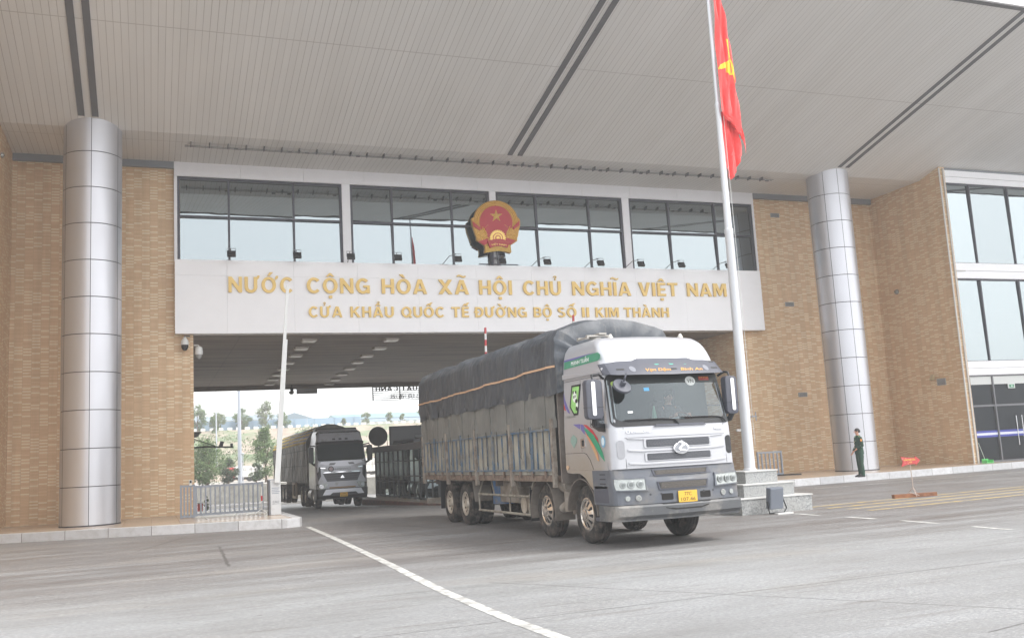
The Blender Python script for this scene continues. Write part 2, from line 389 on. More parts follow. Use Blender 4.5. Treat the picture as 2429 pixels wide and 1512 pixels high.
def mat_tiles():
    m, n, p = nt('platform_tile')
    v = worldco(n)
    br = n.nodes.new('ShaderNodeTexBrick'); br.offset = 0; br.inputs['Scale'].default_value = 1.0; br.inputs['Brick Width'].default_value = 0.8; br.inputs['Row Height'].default_value = 0.8
    br.inputs['Mortar Size'].default_value = 0.006; br.inputs['Color1'].default_value = srgb(196, 178, 158); br.inputs['Color2'].default_value = srgb(188, 170, 150); br.inputs['Mortar'].default_value = srgb(140, 126, 112)
    n.links.new(v, br.inputs['Vector'])
    c = mixc(n, ramp(n, noisef(n, v, 1.2, 5), [(0.4, (0, 0, 0, 1)), (0.7, (0.4, 0.4, 0.4, 1))]), br.outputs[0], srgb(168, 152, 136))
    n.links.new(c, p.inputs['Base Color']); p.inputs['Roughness'].default_value = 0.22
    return m
def mat_kerb():
    m, n, p = nt('kerb_stone'); v = worldco(n)
    sp = n.nodes.new('ShaderNodeSeparateXYZ'); n.links.new(v, sp.inputs[0])
    f = math_(n, 'FRACT', math_(n, 'DIVIDE', sp.outputs[0], 1.15)); wt = n.nodes.new('ShaderNodeTexWhiteNoise'); wt.noise_dimensions = '1D'
    n.links.new(math_(n, 'FLOOR', math_(n, 'DIVIDE', sp.outputs[0], 1.15)), wt.inputs['W'])
    t = ramp(n, wt.outputs['Value'], [(0, srgb(180, 181, 184)), (1, srgb(206, 206, 208))])
    t = mixc(n, ramp(n, noisef(n, v, 5, 8, 0.7), [(0.45, (0, 0, 0, 1)), (0.75, (0.6, 0.6, 0.6, 1))]), t, srgb(150, 148, 146))
    c = mixc(n, math_(n, 'LESS_THAN', f, 0.014), t, srgb(90, 86, 82)); n.links.new(c, p.inputs['Base Color']); p.inputs['Roughness'].default_value = 0.5
    return m
GROUND, SLATS, TILES, KERB = mat_ground(), mat_slats(), mat_tiles(), mat_kerb()
GLASS = mat_glass('window_glass', (0.325, 0.365, 0.38), (0.05, 0.07, 0.075), 0.88)
DOORGLASS = mat_glass('door_glass', (0.20, 0.22, 0.25), (0.012, 0.014, 0.016), 0.10)
CLEAR = mat_glass('clear_glass', (0.85, 0.95, 1.0), None, 0.10)
WHITEP = M('white_panel', (243, 243, 246), 0.35, var=0.02, vscale=1.5)
BANDP = M('upper_band_panel', (232, 232, 236), 0.35, var=0.02)
FRAME = M('dark_window_frame', (62, 62, 72), 0.4, 0.3)
GREYTRIM = M('grey_trim', (128, 132, 138), 0.5)
STRIPE = M('dark_ceiling_stripe', (96, 95, 98), 0.6)
def mat_alu():
    m, n, p = nt('brushed_aluminium')
    p.inputs['Base Color'].default_value = srgb(205, 206, 212); p.inputs['Metallic'].default_value = 0.78
    n.links.new(ramp(n, noisef(n, worldco(n, (1, 1, 0.4)), 2, 5), [(0.3, (0.38, 0.38, 0.38, 1)), (0.7, (0.46, 0.46, 0.46, 1))]), p.inputs['Roughness'])
    return m
ALU = mat_alu(); GROOVE = M('panel_groove', (70, 70, 76), 0.6)
# ---------------------------------------------------------------- the ground, one sheet
def gz(y):
    if y < 33.5: return 0.0
    if y < 59.5: return -0.029 * (y - 33.5)
    return -0.754
ys = [-300, -60, -20, 0, 10, 20, 28, 33.5] + [36 + 2 * i for i in range(12)] + [59.5, 66, 75, 120, 300, 900]
xs = [-600, -100, -30, -10, 0, 5, 10, 15, 20, 30, 50, 100, 600]
struct(MB().grid(len(xs), len(ys), lambda i, j: (xs[i], ys[j], gz(ys[j]))).build('ground', GROUND))
# painted lines
PAINT = M('road_paint', (206, 206, 202), 0.6, dirt=(140, 138, 135), dirt_amt=0.56, dscale=4.5)
YPAINT = M('yellow_road_paint', (190, 164, 100), 0.7, dirt=(136, 131, 126), dirt_amt=0.6, dscale=4.0)
def strip(name, pts, wd, mat, z=0.004):
    b = MB(); P = [Vector((p[0], p[1], 0)) for p in pts]; vs = []
    for i, p in enumerate(P):
        d = (P[min(i + 1, len(P) - 1)] - P[max(i - 1, 0)]).normalized(); q = Vector((-d.y, d.x, 0)) * wd / 2
        vs += [p + q, p - q]
    for v in vs: v.z = z
    return b.add(vs, [(2 * i, 2 * i + 1, 2 * i + 3, 2 * i + 2) for i in range(len(P) - 1)]).build(name, mat)
struct(strip('road_line', [(4.13, 27.7), (4.05, 24.5), (3.93, 20.97), (3.81, 18.0), (3.70, 15.46), (3.60, 13.6), (3.53, 12.05), (3.50, 9.76), (3.54, 8.41), (3.6, 6.5)], 0.15, PAINT))
for a, b in (((13.87, 18.65), (13.82, 17.7)), ((13.83, 16.82), (13.81, 15.93)), ((13.8, 15.18), (13.7, 14.12)), ((13.58, 13.21), (13.47, 12.32)), ((13.3, 11.4), (13.1, 10.5))):
    struct(strip('road_dash', [a, b], 0.13, PAINT))
b = MB()
for k in range(4):
    y0 = 17.72 + k * 0.72; b.add([(15.3, y0, 0.004), (27, y0 + 1.05, 0.004), (27, y0 + 1.25, 0.004), (15.3, y0 + 0.20, 0.004)], [(0, 1, 2, 3)])
struct(b.build('crossing_marking', YPAINT))
struct(strip('edge_line', [(21.0, 27.0), (24.8, 27.1), (40, 27.6)], 0.1, PAINT))
# ---------------------------------------------------------------- raised platforms with kerbs
def platform(name, poly, kerbpts, z=0.25, drop=0.0):
    b = MB().prism(poly, 'Z', -0.4, z - 0.004).build(name, TILES); struct(b)
    k = MB()
    P = [Vector((p[0], p[1], 0)) for p in kerbpts]; vs = []
    for i, p in enumerate(P):
        d = (P[min(i + 1, len(P) - 1)] - P[max(i - 1, 0)]).normalized(); q = Vector((-d.y, d.x, 0))
        if 0 < i < len(P) - 1:
            d1 = (P[i] - P[i - 1]).normalized(); d2 = (P[i + 1] - P[i]).normalized(); q = (Vector((-d1.y, d1.x, 0)) + Vector((-d2.y, d2.x, 0))); q /= max(0.4, q.length_squared / 2)
        for o_, zz in ((-0.02, -0.3), (-0.02, z + 0.002), (0.24, z + 0.002), (0.24, -0.3)): vs.append((p.x + q.x * o_, p.y + q.y * o_, zz))
    n = len(P)
    k.add(vs, [(4 * i + j, 4 * i + (j + 1) % 4, 4 * i + 4 + (j + 1) % 4, 4 * i + 4 + j) for i in range(n - 1) for j in range(4)] + [(0, 1, 2, 3), tuple(4 * (n - 1) + j for j in (3, 2, 1, 0))])
    struct(k.build(name.replace('platform', 'kerb'), KERB, bevel=0.012))
platform('platform', [(-9, 33.0), (-4.0, 31.0), (3.78, 28.1), (4.0, 28.6), (4.0, 38), (-9, 38)], [(-9, 33.05), (-4.02, 31.02), (3.6, 28.0), (3.95, 28.08), (4.05, 28.4), (4.05, 38)])
platform('platform', [(19.9, 29.3), (23, 29.25), (34.1, 30.14), (60, 32.2), (60, 38), (19.9, 38)], [(19.85, 38), (19.85, 29.5), (20.1, 29.2), (23, 29.25), (34.1, 30.14), (60, 32.2)])

# ---------------------------------------------------------------- the gate building
bld = thing('gate_building', 'tall tan brick gate building with a wide slatted canopy and a drive-through passage', 'building', (13, 36, 0))
SOFF_Y, SOFF_Z, SL = 32.66, 13.02, 0.254
def wallp(b, name='wall', mats=BRICK): return b.build(name, mats, bld)
wallp(MB().box(-4.8, 1.43, 35.95, 36.9, -0.2, 12.78))
wallp(MB().box(25.95, 34.5, 35.95, 36.9, -0.2, 12.78).box(24.4, 25.95, 35.95, 36.9, -0.2, 6.62))
wallp(MB().box(-5.6, -4.5, 22, 36.9, -0.2, 15.9))
wallp(MB().box(24.4, 25.1, 36.9, 58.6, -1.2, 6.6), 'passage_wall')
wallp(MB().box(0.73, 1.43, 36.9, 58.6, -1.2, 6.6), 'passage_wall')  # unseen left side, walled in along its length to shade the passage
MB().box(-4.5, 0.79, 35.8, 36.9, 12.78, 13.04).build('cornice', GREYTRIM, bld)
MB().box(25.98, 34.5, 35.8, 36.9, 12.78, 13.04).build('cornice', GREYTRIM, bld)
MB().box(0.73, 25.1, 36.2, 58.6, 6.75, 9.2).box(0.73, 34.5, 36.9, 58.6, 9.2, 12.9).build('upper_storey', M('roof_mass', (120, 118, 116), 0.8), bld)  # solid unseen core behind the windows, added to block light
# passage ceiling
def mat_pceil():
    m, n, p = nt('passage_ceiling_panel'); v = worldco(n)
    sp = n.nodes.new('ShaderNodeSeparateXYZ'); n.links.new(v, sp.inputs[0])
    fx = math_(n, 'LESS_THAN', math_(n, 'FRACT', math_(n, 'DIVIDE', sp.outputs[0], 3.1)), 0.012)
    fy = math_(n, 'LESS_THAN', math_(n, 'FRACT', math_(n, 'DIVIDE', sp.outputs[1], 0.31)), 0.12)
    c = ramp(n, noisef(n, worldco(n, (0.12, 2.2, 1)), 1.5, 7, 0.7), [(0.32, srgb(96, 84, 74)), (0.68, srgb(168, 152, 138))])
    c = mixc(n, math_(n, 'MULTIPLY', math_(n, 'MAXIMUM', fx, fy), 0.35), c, srgb(50, 46, 44)); n.links.new(c, p.inputs['Base Color']); p.inputs['Roughness'].default_value = 0.6
    return m
PCEIL = mat_pceil()
MB().box(1.43, 24.4, 36.2, 58.5, 6.6, 6.74).build('passage_ceiling', PCEIL, bld)
MB().box(1.43, 24.4, 58.5, 58.8, 6.35, 9.2).build('rear_beam', M('rear_beam', (120, 112, 106), 0.6), bld)
# canopy
b = MB()
yE = 22.2; zE = SOFF_Z + SL * (SOFF_Y - yE)
X0, X1 = -14, 64
b.add([(X0, 36.2, SOFF_Z), (X1, 36.2, SOFF_Z), (X1, SOFF_Y, SOFF_Z), (X0, SOFF_Y, SOFF_Z), (X1, yE, zE), (X0, yE, zE)], [(0, 1, 2, 3), (3, 2, 4, 5)])
canopy = b.build('canopy', SLATS, bld, fix=False)
MB().add([(X0, 44, 18.2), (X1, 44, 18.2), (X1, yE, 18.2), (X0, yE, 18.2), (X0, 36.2, SOFF_Z + 0.02), (X1, 36.2, SOFF_Z + 0.02), (X1, SOFF_Y, SOFF_Z + 0.02), (X0, SOFF_Y, SOFF_Z + 0.02), (X1, yE, zE + 0.02), (X0, yE, zE + 0.02), (X0, 44, 13.04), (X1, 44, 13.04)],
         [(0, 1, 2, 3), (4, 5, 6, 7), (7, 6, 8, 9), (0, 3, 9, 7, 4, 10), (1, 11, 5, 6, 8, 2), (0, 10, 11, 1), (10, 4, 5, 11)]).build('canopy_roof', M('canopy_roof', (200, 200, 204), 0.6), canopy)
b = MB(); b.box(X0, X1, yE - 0.17, yE, zE - 0.03, zE + 0.1); b.build('edge_trim', STRIPE, canopy)
b = MB()
x = X0
while x < X1: b.box(x + 0.008, x + 1.19, yE - 0.26, yE - 0.17, zE + 0.0, zE + 2.2); x += 1.2
b.build('fascia', M('fascia_panel', (232, 232, 234), 0.35), canopy)
for xc in (-1.88, 13.02, 28.0, 43.0):
    for dx in (-0.2, 0.21):
        b = MB(); w2 = 0.1; y0 = 31.98 if xc != 13.02 else 32.64
        y0 = min(y0, 32.64)
        f = lambda y: SOFF_Z + SL * (SOFF_Y - y) - 0.012
        b.add([(xc + dx - w2, y0, f(y0)), (xc + dx + w2, y0, f(y0)), (xc + dx + w2, yE + 0.01, f(yE)), (xc + dx - w2, yE + 0.01, f(yE))], [(0, 1, 2, 3)])
        o = b.build('ceiling_stripe', STRIPE, canopy, thick=0.02)
# columns
def column(cx, cy, seams, label):
    c = thing('column', label, 'column', (cx, cy, 0.25), group='aluminium clad columns under the canopy')
    r = 0.89; zt = SOFF_Z + 0.0
    top = SOFF_Z + 0.3
    joints = [0.25, 1.44, 2.60, 3.78, 4.96, 6.15, 7.33, 8.51, 9.70, 10.88, 12.06, top]
    b = MB()
    b.mat(1).lathe([(r - 0.02, 0.2), (r - 0.02, top)], (cx, cy, 0), n=48)
    b.mat(0)
    for z0, z1 in zip(joints, joints[1:]):
        for k, a in enumerate(seams):
            a1 = seams[(k + 1) % len(seams)]
            if a1 <= a: a1 += 360
            g = 0.6
            b.lathe([(r - 0.015, z0 + 0.012), (r, z0 + 0.014), (r, z1 - 0.014), (r - 0.015, z1 - 0.012)], (cx, cy, 0), n=12, a0=math.radians(a + g), a1=math.radians(a1 - g))
    b.build('cladding', [ALU, GROOVE], c, smooth=True, sharp=50)
    MB().lathe([(r + 0.004, 0.24), (r + 0.004, 0.285)], (cx, cy, 0), n=48).build('base_ring', GROOVE, c)
    # collar where the column meets the slope
    return c
column(-1.78, 32.97, [-90, -30, 30, 90, 150, 210], 'silver aluminium clad round column near the left end, beside the low steel fence')
column(27.9, 32.97, [-141, -101, -40, 40, 100, 160], 'silver aluminium clad round column behind the standing officer')
# upper window band: four bays, each with six panes
TR = 11.0
bays = [(0.90, 6.95, (2.72, 5.10)), (7.27, 13.05, (8.94, 11.42)), (13.33, 19.17, (15.13, 17.57)), (19.50, 25.87, (21.49, 23.86))]
random.seed(11)
for x0, x1, ms in bays:
    b = MB(); fw = 0.035; yb, yf = 35.98, 35.84
    b.box(x0, x1, yf, yb, 12.40, 12.49).box(x0, x1, yf, yb, 9.3, 9.36).box(x0, x0 + 0.09, yf, yb, 9.36, 12.40).box(x1 - 0.09, x1, yf, yb, 9.36, 12.40)
    for mx in ms: b.box(mx - fw, mx + fw, yf, yb, 9.36, TR - fw).box(mx - fw, mx + fw, yf, yb, TR + fw, 12.40)
    b.box(x0 + 0.09, x1 - 0.09, yf - 0.004, yb, TR - fw, TR + fw)
    wnd = b.build('window', FRAME, bld)
    cuts = [x0 + 0.09, *ms, x1 - 0.09]
    for a, c in zip(cuts, cuts[1:]):
        t = 0.033 + random.uniform(-0.007, 0.004)
        for z0, z1 in ((9.36, TR - fw), (TR + fw, 12.40)):
            h = (z1 - z0) * math.tan(t)
            yy = 35.9
            t2 = random.uniform(-0.004, 0.004)
            MB().add([(a + 0.01, yy + t2, z0), (c - 0.01, yy - t2, z0), (c - 0.01, yy + h - t2, z1), (a + 0.01, yy + h + t2, z1)], [(0, 1, 2, 3)]).build('pane', GLASS, wnd)
for x0, x1 in ((6.95, 7.27), (13.05, 13.33), (19.17, 19.50), (0.79, 0.90), (25.87, 25.97)): MB().box(x0 + 0.002, x1 - 0.002, 35.80, 36.1, 9.3, 12.49).build('pilaster', BANDP, bld)
b = MB(); x = 0.79
while x < 25.9:
    e = min(x + 2.35, 25.97); b.box(x + 0.004, e - 0.004, 35.79, 36.2, 12.492, 13.02); x = e
b.build('upper_band', BANDP, bld)
MB().box(0.8, 25.96, 36.12, 36.2, 9.25, 12.49).build('window_backing', M('dark_interior', (40, 44, 46), 0.9), bld)

# ceiling lights in the passage: square fittings hanging from the ceiling in two rows
CLB = M('fitting_body', (196, 190, 184), 0.4); CLG = M('fitting_lens', (246, 245, 242), 0.25)
def ceil_light(x, y):
    t = thing('ceiling_light', 'unlit square fitting under the passage ceiling in the row of fittings', 'ceiling light', (x, y, 6.6), group='square fittings under the passage ceiling')
    MB().box(x - 0.28, x + 0.28, y - 0.28, y + 0.28, 6.52, 6.597).build('housing', CLB, t, bevel=0.01)
    MB().box(x - 0.24, x + 0.24, y - 0.24, y + 0.24, 6.495, 6.518).build('lens', CLG, t)
    return t
rows = ([(5.79, 37.4), (5.86, 39.9), (5.99, 42.5), (6.05, 45.5), (6.2, 48.4), (6.25, 51.2), (6.34, 53.9), (6.5, 57.1)],
        [(9.08, 37.4), (9.24, 40.2), (9.28, 43.0), (9.40, 45.7), (9.6, 48.7), (9.79, 51.8), (10.0, 55.1), (10.15, 57.9)])
first = None
ordn = ['nearest', 'second', 'third', 'fourth', 'fifth', 'sixth', 'seventh', 'farthest']
for ri, row in enumerate(rows):
    for k, (x, y) in enumerate(row):
        if first is None: first = c = ceil_light(x, y)
        else: c = copy_tree(first)
        c.location = (x, y, 6.6)
        c['label'] = 'square passage ceiling fitting, %s %s' % (ordn[k], ('in the left row, behind the white barrier arm', 'in the right row, nearer the big truck')[ri])

# ---------------------------------------------------------------- the sign with its gold writing
GOLD = M('gold_letter', (214, 182, 112), 0.38, 0.3, var=0.06, vscale=2)
sgn = thing('gate_sign', 'wide white sign over the passage with two lines of gold letters', 'sign', (13.3, 35.5, 6.6))
b = MB(); x = 0.80
segs = [0.80, 2.6, 5.0, 7.4, 9.8, 12.2, 14.6, 17.0, 19.4, 21.8, 24.2, 25.77]
for a, c in zip(segs, segs[1:]): b.box(a + 0.002, c - 0.002, 35.5, 35.62, 6.6, 8.72).box(a + 0.002, c - 0.002, 35.5, 35.62, 8.724, 9.3)
b.build('panel', WHITEP, sgn)
MB().box(0.82, 25.75, 35.622, 36.19, 6.62, 9.28).build('box', WHITEP, sgn)
LY = 35.497
# bold upright capitals drawn stroke by stroke: every glyph is a list of filled shapes in a box of height 1
def ring(cx, cy, rx, ry, a0, a1, t=0.205, th=0.175, n=14):
    o_, i_ = [], []
    for k in range(n + 1):
        a = math.radians(a0 + (a1 - a0) * k / n); o_.append((cx + rx * math.cos(a), cy + ry * math.sin(a))); i_.append((cx + (rx - t) * math.cos(a), cy + (ry - th) * math.sin(a)))
    return [[o_[k], o_[k + 1], i_[k + 1], i_[k]] for k in range(n)]
def bx_(x0, y0, x1, y1): return [[(x0, y0), (x1, y0), (x1, y1), (x0, y1)]]
T_ = 0.205
GL = {'I': (T_, bx_(0, 0, T_, 1)), 'H': (0.76, bx_(0, 0, T_, 1) + bx_(0.76 - T_, 0, 0.76, 1) + bx_(T_, 0.42, 0.76 - T_, 0.59)),
      'N': (0.80, bx_(0, 0, 0.19, 1) + bx_(0.61, 0, 0.80, 1) + [[(0.19, 1), (0.19, 0.62), (0.61, 0), (0.61, 0.38)]]),
      'U': (0.76, bx_(0, 0.36, T_, 1) + bx_(0.76 - T_, 0.36, 0.76, 1) + ring(0.38, 0.36, 0.38, 0.38, 180, 360)),
      'O': (0.88, ring(0.44, 0.5, 0.44, 0.52, 0, 360, n=32)), 'C': (0.80, ring(0.43, 0.5, 0.43, 0.52, 42, 318, n=26)),
      'G': (0.84, ring(0.43, 0.5, 0.43, 0.52, 42, 322, n=26) + bx_(0.45, 0.40, 0.84, 0.54) + bx_(0.66, 0.02, 0.84, 0.398)),
      'Q': (0.90, ring(0.44, 0.5, 0.44, 0.52, 0, 360, n=32) + [[(0.50, 0.24), (0.62, 0.34), (0.93, 0.02), (0.78, -0.07)]]),
      'E': (0.60, bx_(0, 0, T_, 1) + bx_(T_, 0, 0.60, 0.17) + bx_(T_, 0.42, 0.56, 0.58) + bx_(T_, 0.83, 0.60, 1)),
      'T': (0.72, bx_(0.26, 0, 0.46, 0.83) + bx_(0, 0.83, 0.72, 1)),
      'A': (0.86, [[(0, 0), (0.21, 0), (0.43, 0.74), (0.43, 1), (0.31, 1)], [(0.86, 0), (0.65, 0), (0.43, 0.74), (0.43, 1), (0.55, 1)], [(0.25, 0.19), (0.61, 0.19), (0.57, 0.34), (0.29, 0.34)]]),
      'X': (0.84, [[(0, 0), (0.24, 0), (0.84, 1), (0.60, 1)], [(0.60, 0), (0.84, 0), (0.54, 0.46), (0.42, 0.30)], [(0.0, 1), (0.24, 1), (0.42, 0.68), (0.30, 0.54)]]),
      'V': (0.82, [[(0, 1), (0.22, 1), (0.41, 0.26), (0.41, 0), (0.30, 0)], [(0.82, 1), (0.60, 1), (0.41, 0.26), (0.41, 0), (0.52, 0)]]),
      'M': (0.98, bx_(0, 0, 0.19, 1) + bx_(0.79, 0, 0.98, 1) + [[(0.19, 1), (0.30, 1), (0.49, 0.42), (0.49, 0.06), (0.42, 0.06), (0.19, 0.70)], [(0.79, 1), (0.68, 1), (0.49, 0.42), (0.49, 0.06), (0.56, 0.06), (0.79, 0.70)]]),
      'K': (0.82, bx_(0, 0, T_, 1) + [[(T_, 0.36), (T_, 0.58), (0.54, 1), (0.79, 1), (0.36, 0.50)], [(0.30, 0.46), (0.42, 0.60), (0.84, 0), (0.58, 0)]]),
      'D': (0.78, bx_(0, 0, T_, 1) + bx_(T_, 0, 0.36, 0.175) + bx_(T_, 0.825, 0.36, 1) + ring(0.36, 0.5, 0.42, 0.5, -90, 90)),
      'B': (0.74, bx_(0, 0, T_, 1) + bx_(T_, 0, 0.42, 0.16) + bx_(T_, 0.43, 0.42, 0.57) + bx_(T_, 0.84, 0.42, 1) + ring(0.42, 0.285, 0.32, 0.285, -90, 90, th=0.15) + ring(0.42, 0.715, 0.29, 0.285, -88, 90, th=0.15)),
      'S': (0.68, ring(0.34, 0.73, 0.33, 0.285, 25, 262, th=0.155, n=18) + ring(0.34, 0.275, 0.34, 0.29, -155, 84, th=0.155, n=18)), 'L': (0.58, bx_(0, 0, T_, 1) + bx_(T_, 0, 0.58, 0.17)), 'P': (0.70, bx_(0, 0, T_, 1) + bx_(T_, 0.39, 0.4, 0.53) + bx_(T_, 0.85, 0.4, 1) + ring(0.4, 0.695, 0.3, 0.305, -90, 90, th=0.15))}
import unicodedata
def glyph(ch):
    d = unicodedata.normalize('NFD', ch); base = d[0]; extra = d[1:]
    if base == 'Đ': w_, sh = GL['D']; sh = sh + bx_(-0.09, 0.44, 0.36, 0.57)
    else: w_, sh = GL[base]
    sh = list(sh); c = w_ / 2; top = 1.10; out = w_
    if '\u031b' in extra:
        x = w_ - 0.05; sh += [[(x, 0.80), (x + 0.16, 0.92), (x + 0.20, 1.09), (x + 0.06, 1.09), (x, 0.95)]]; out += 0.10
    if '\u0302' in extra: sh += [[(c - 0.24, 1.10), (c - 0.10, 1.10), (c, 1.19), (c, 1.32), (c - 0.06, 1.32)], [(c + 0.24, 1.10), (c + 0.10, 1.10), (c, 1.19), (c, 1.32), (c + 0.06, 1.32)]]; top = 1.20
    h = top
    if '\u0301' in extra: q = c + (0.10 if top > 1.15 else 0); sh += [[(q - 0.08, h), (q + 0.08, h), (q + 0.28, h + 0.22), (q + 0.06, h + 0.22)]]
    if '\u0300' in extra: sh += [[(c + 0.10, h), (c - 0.04, h), (c - 0.26, h + 0.22), (c - 0.04, h + 0.22)]]
    if '\u0303' in extra:
        pts = [(c - 0.26 + 0.52 * k / 12, h + 0.10 + 0.045 * math.sin(2 * PI * k / 12)) for k in range(13)]
        sh += [[pts[k], pts[k + 1], (pts[k + 1][0], pts[k + 1][1] + 0.11), (pts[k][0], pts[k][1] + 0.11)] for k in range(12)]
    if '\u0309' in extra: q = c + (0.06 if top > 1.15 else 0); sh += ring(q, h + 0.20, 0.11, 0.10, -60, 200, 0.06, 0.05, 10) + bx_(q - 0.02, h - 0.02, q + 0.05, h + 0.12)
    if '\u0323' in extra: sh += bx_(c - 0.09, -0.34, c + 0.10, -0.16)
    return out, sh
def caps(s, x0, x1, z0, z1, y, mat, parent, depth=0.06, mirror=False):
    adv, items = 0.0, []
    for ch in s:
        if ch == ' ': adv += 0.42; continue
        w_, sh = glyph(ch); items.append((adv, sh)); adv += w_ + 0.15
    adv -= 0.15; k_ = (x1 - x0) / adv; h = z1 - z0; b = MB()
    for a, sh in items:
        for q, poly in enumerate(sh):
            P_ = [((x0 + (a + p[0]) * k_) if not mirror else (x1 - (a + p[0]) * k_), z0 + p[1] * h) for p in poly]
            b.prism(P_, 'Y', y - depth - 0.0004 * (q % 7), y)
    return b.build('lettering', mat, parent)
for s, x0, x1 in (('NƯỚC', 2.64, 4.96), ('CỘNG', 5.46, 7.85), ('HÒA', 8.32, 10.12), ('XÃ', 10.59, 11.85), ('HỘI', 12.29, 13.69), ('CHỦ', 14.18, 15.86), ('NGHĨA', 16.38, 19.11), ('VIỆT', 19.49, 21.40), ('NAM', 21.87, 23.87)):
    caps(s, x0, x1, 8.10, 8.68, LY, GOLD, sgn, 0.07)
for s, x0, x1 in (('CỬA', 5.51, 6.77), ('KHẨU', 7.08, 8.76), ('QUỐC', 9.06, 10.8), ('TẾ', 11.09, 11.81), ('ĐƯỜNG', 12.07, 14.28), ('BỘ', 14.59, 15.39), ('SỐ', 15.66, 16.5), ('II', 16.76, 17.08), ('KIM', 17.38, 18.46), ('THÀNH', 18.72, 20.88)):
    caps(s, x0, x1, 7.18, 7.59, LY, GOLD, sgn, 0.06)
# ---------------------------------------------------------------- lorries: shared shapes
def lerp(tab, z):
    if z <= tab[0][0]: return tab[0][1]
    for (a, u), (b, v) in zip(tab, tab[1:]):
        if z <= b: return u + (v - u) * (z - a) / (b - a)
    return tab[-1][1]
def surf_fn(HW, YC, b=0.16, rc=0.14):
    def f(x, z):
        hw = lerp(HW, z); y0 = lerp(YC, z); ax = min(abs(x), hw - 1e-4); xi = hw - rc
        if ax <= xi: return y0 + b * (ax / hw) ** 2
        d = ax - xi
        return y0 + b * (xi / hw) ** 2 + rc + 0.02 - math.sqrt(max(0, rc * rc - d * d)) * (1 + 0.02 / rc)
    return f
def shell(HW, YC, zs, side_ys, b=0.16, rc=0.14, nx=15, skip=None, ftop=True, yrear=None):
    """closed plan outline (left rear - front - right rear) lofted over heights"""
    f = surf_fn(HW, YC, b, rc); out = []
    def ring(z):
        hw = lerp(HW, z); xi = hw - rc; pts = []
        yc = f(hw, z)
        yr = side_ys[0]
        def sy(y): return max(y, yc + 0.01 * (1 + side_ys[::-1].index(y)))
        for y in side_ys: pts.append((-hw, sy(y), z))
        for a in (0.12, 0.3, 0.6, 0.85): x = -(xi + rc * math.cos(a * PI / 2)); pts.append((x, f(x, z), z))
        for i in range(nx): x = -xi + 2 * xi * i / (nx - 1); pts.append((x, f(x, z), z))
        for a in (0.85, 0.6, 0.3, 0.12): x = (xi + rc * math.cos(a * PI / 2)); pts.append((x, f(x, z), z))
        for y in reversed(side_ys): pts.append((hw, sy(y), z))
        return pts
    R = [ring(z) for z in zs]; n = len(R[0]); m = MB()
    m.grid(n, len(zs), lambda i, j: R[j][i], skip=skip)
    m.add([r[0] for r in R] + [r[-1] for r in R], [(j, j + 1, len(zs) + j + 1, len(zs) + j) for j in range(len(zs) - 1)])   # back wall
    if ftop: m.add(R[-1], [tuple(range(n))])
    return m, f, n
def tyre_mb(o, r, wd, side, rim_r):
    """tyre round X; side -1: outer face towards -x"""
    b = MB(); s = side; h = wd / 2; prof = []
    for rr_, t in ((rim_r, h - 0.015), (rim_r + 0.02, h), (r - 0.10, h), (r - 0.045, h - 0.012), (r - 0.012, h - 0.035), (r, h - 0.06)): prof.append((rr_, t))
    for g in (0.07, 0.0, -0.07):
        prof += [(r, g + 0.012), (r - 0.014, g + 0.008), (r - 0.014, g - 0.008), (r, g - 0.012)]
    for rr_, t in reversed(prof[:6]): prof.append((rr_, -t))
    return b.lathe([(a, s * t) for a, t in prof], o, 'X', 40)
RUB = M('tyre_rubber', (30, 29, 29), 0.85, dirt=(100, 90, 82), dirt_amt=0.42, dscale=5, bump=0.3, bscale=60)
RIMF = M('dusty_steel_rim', (188, 180, 168), 0.5, 0.3, dirt=(150, 138, 124), dirt_amt=0.35, dscale=8)
RIMC = M('polished_hub_cover', (214, 208, 200), 0.22, 0.8, dirt=(150, 138, 124), dirt_amt=0.35, dscale=10)
HOLE = M('rim_hole', (26, 24, 24), 0.9)
def rim_mb(o, rim_r, side, h, cover, slots=10):
    """dished rim with radial slots; cover: bulging chromed cover of a steered wheel"""
    s = side; b = MB()
    if cover: prof = [(rim_r + 0.005, h - 0.01), (rim_r - 0.02, h - 0.004), (rim_r - 0.05, h - 0.02), (rim_r - 0.11, h + 0.005), (0.10, h + 0.03), (0.095, h + 0.055), (0.07, h + 0.06), (0.002, h + 0.06)]
    else: prof = [(rim_r + 0.005, h - 0.01), (rim_r - 0.02, h - 0.006), (rim_r - 0.03, h - 0.04), (rim_r - 0.06, h - 0.055), (0.14, h - 0.075), (0.12, h - 0.05), (0.10, h - 0.02), (0.002, h - 0.02)]
    b.lathe([(a, s * t) for a, t in prof], o, 'X', 40)
    b.mat(1)
    for k in range(slots):
        a = 2 * PI * k / slots + 0.1; ra, rb = rim_r - 0.065, 0.15 if cover else 0.17
        hw_ = 0.026
        def P(r_, off, t): return (o[0] + s * t, o[1] + r_ * math.cos(a) - off * math.sin(a), o[2] + r_ * math.sin(a) + off * math.cos(a))
        pts = []
        for r_, off in ((ra, hw_ * 1.2), (ra + 0.012, 0), (ra, -hw_ * 1.2), (rb, -hw_ * 0.7), (rb - 0.008, 0), (rb, hw_ * 0.7)):
            t = lerp(sorted([(p[0], p[1]) for p in prof if p[0] >= 0.09]), r_) + 0.003
            pts.append(P(r_, off, t))
        b.add(pts, [tuple(range(6))])
    b.mat(0)
    for k in range(8 if cover else 10):
        a = 2 * PI * k / 8; r_ = 0.125; t = h + (0.03 if cover else -0.1)
        q = Vector((o[0] + s * t, o[1] + r_ * math.cos(a), o[2] + r_ * math.sin(a))); b.cyl(q, q + Vector((s * 0.025, 0, 0)), 0.012, n=6)
    return b
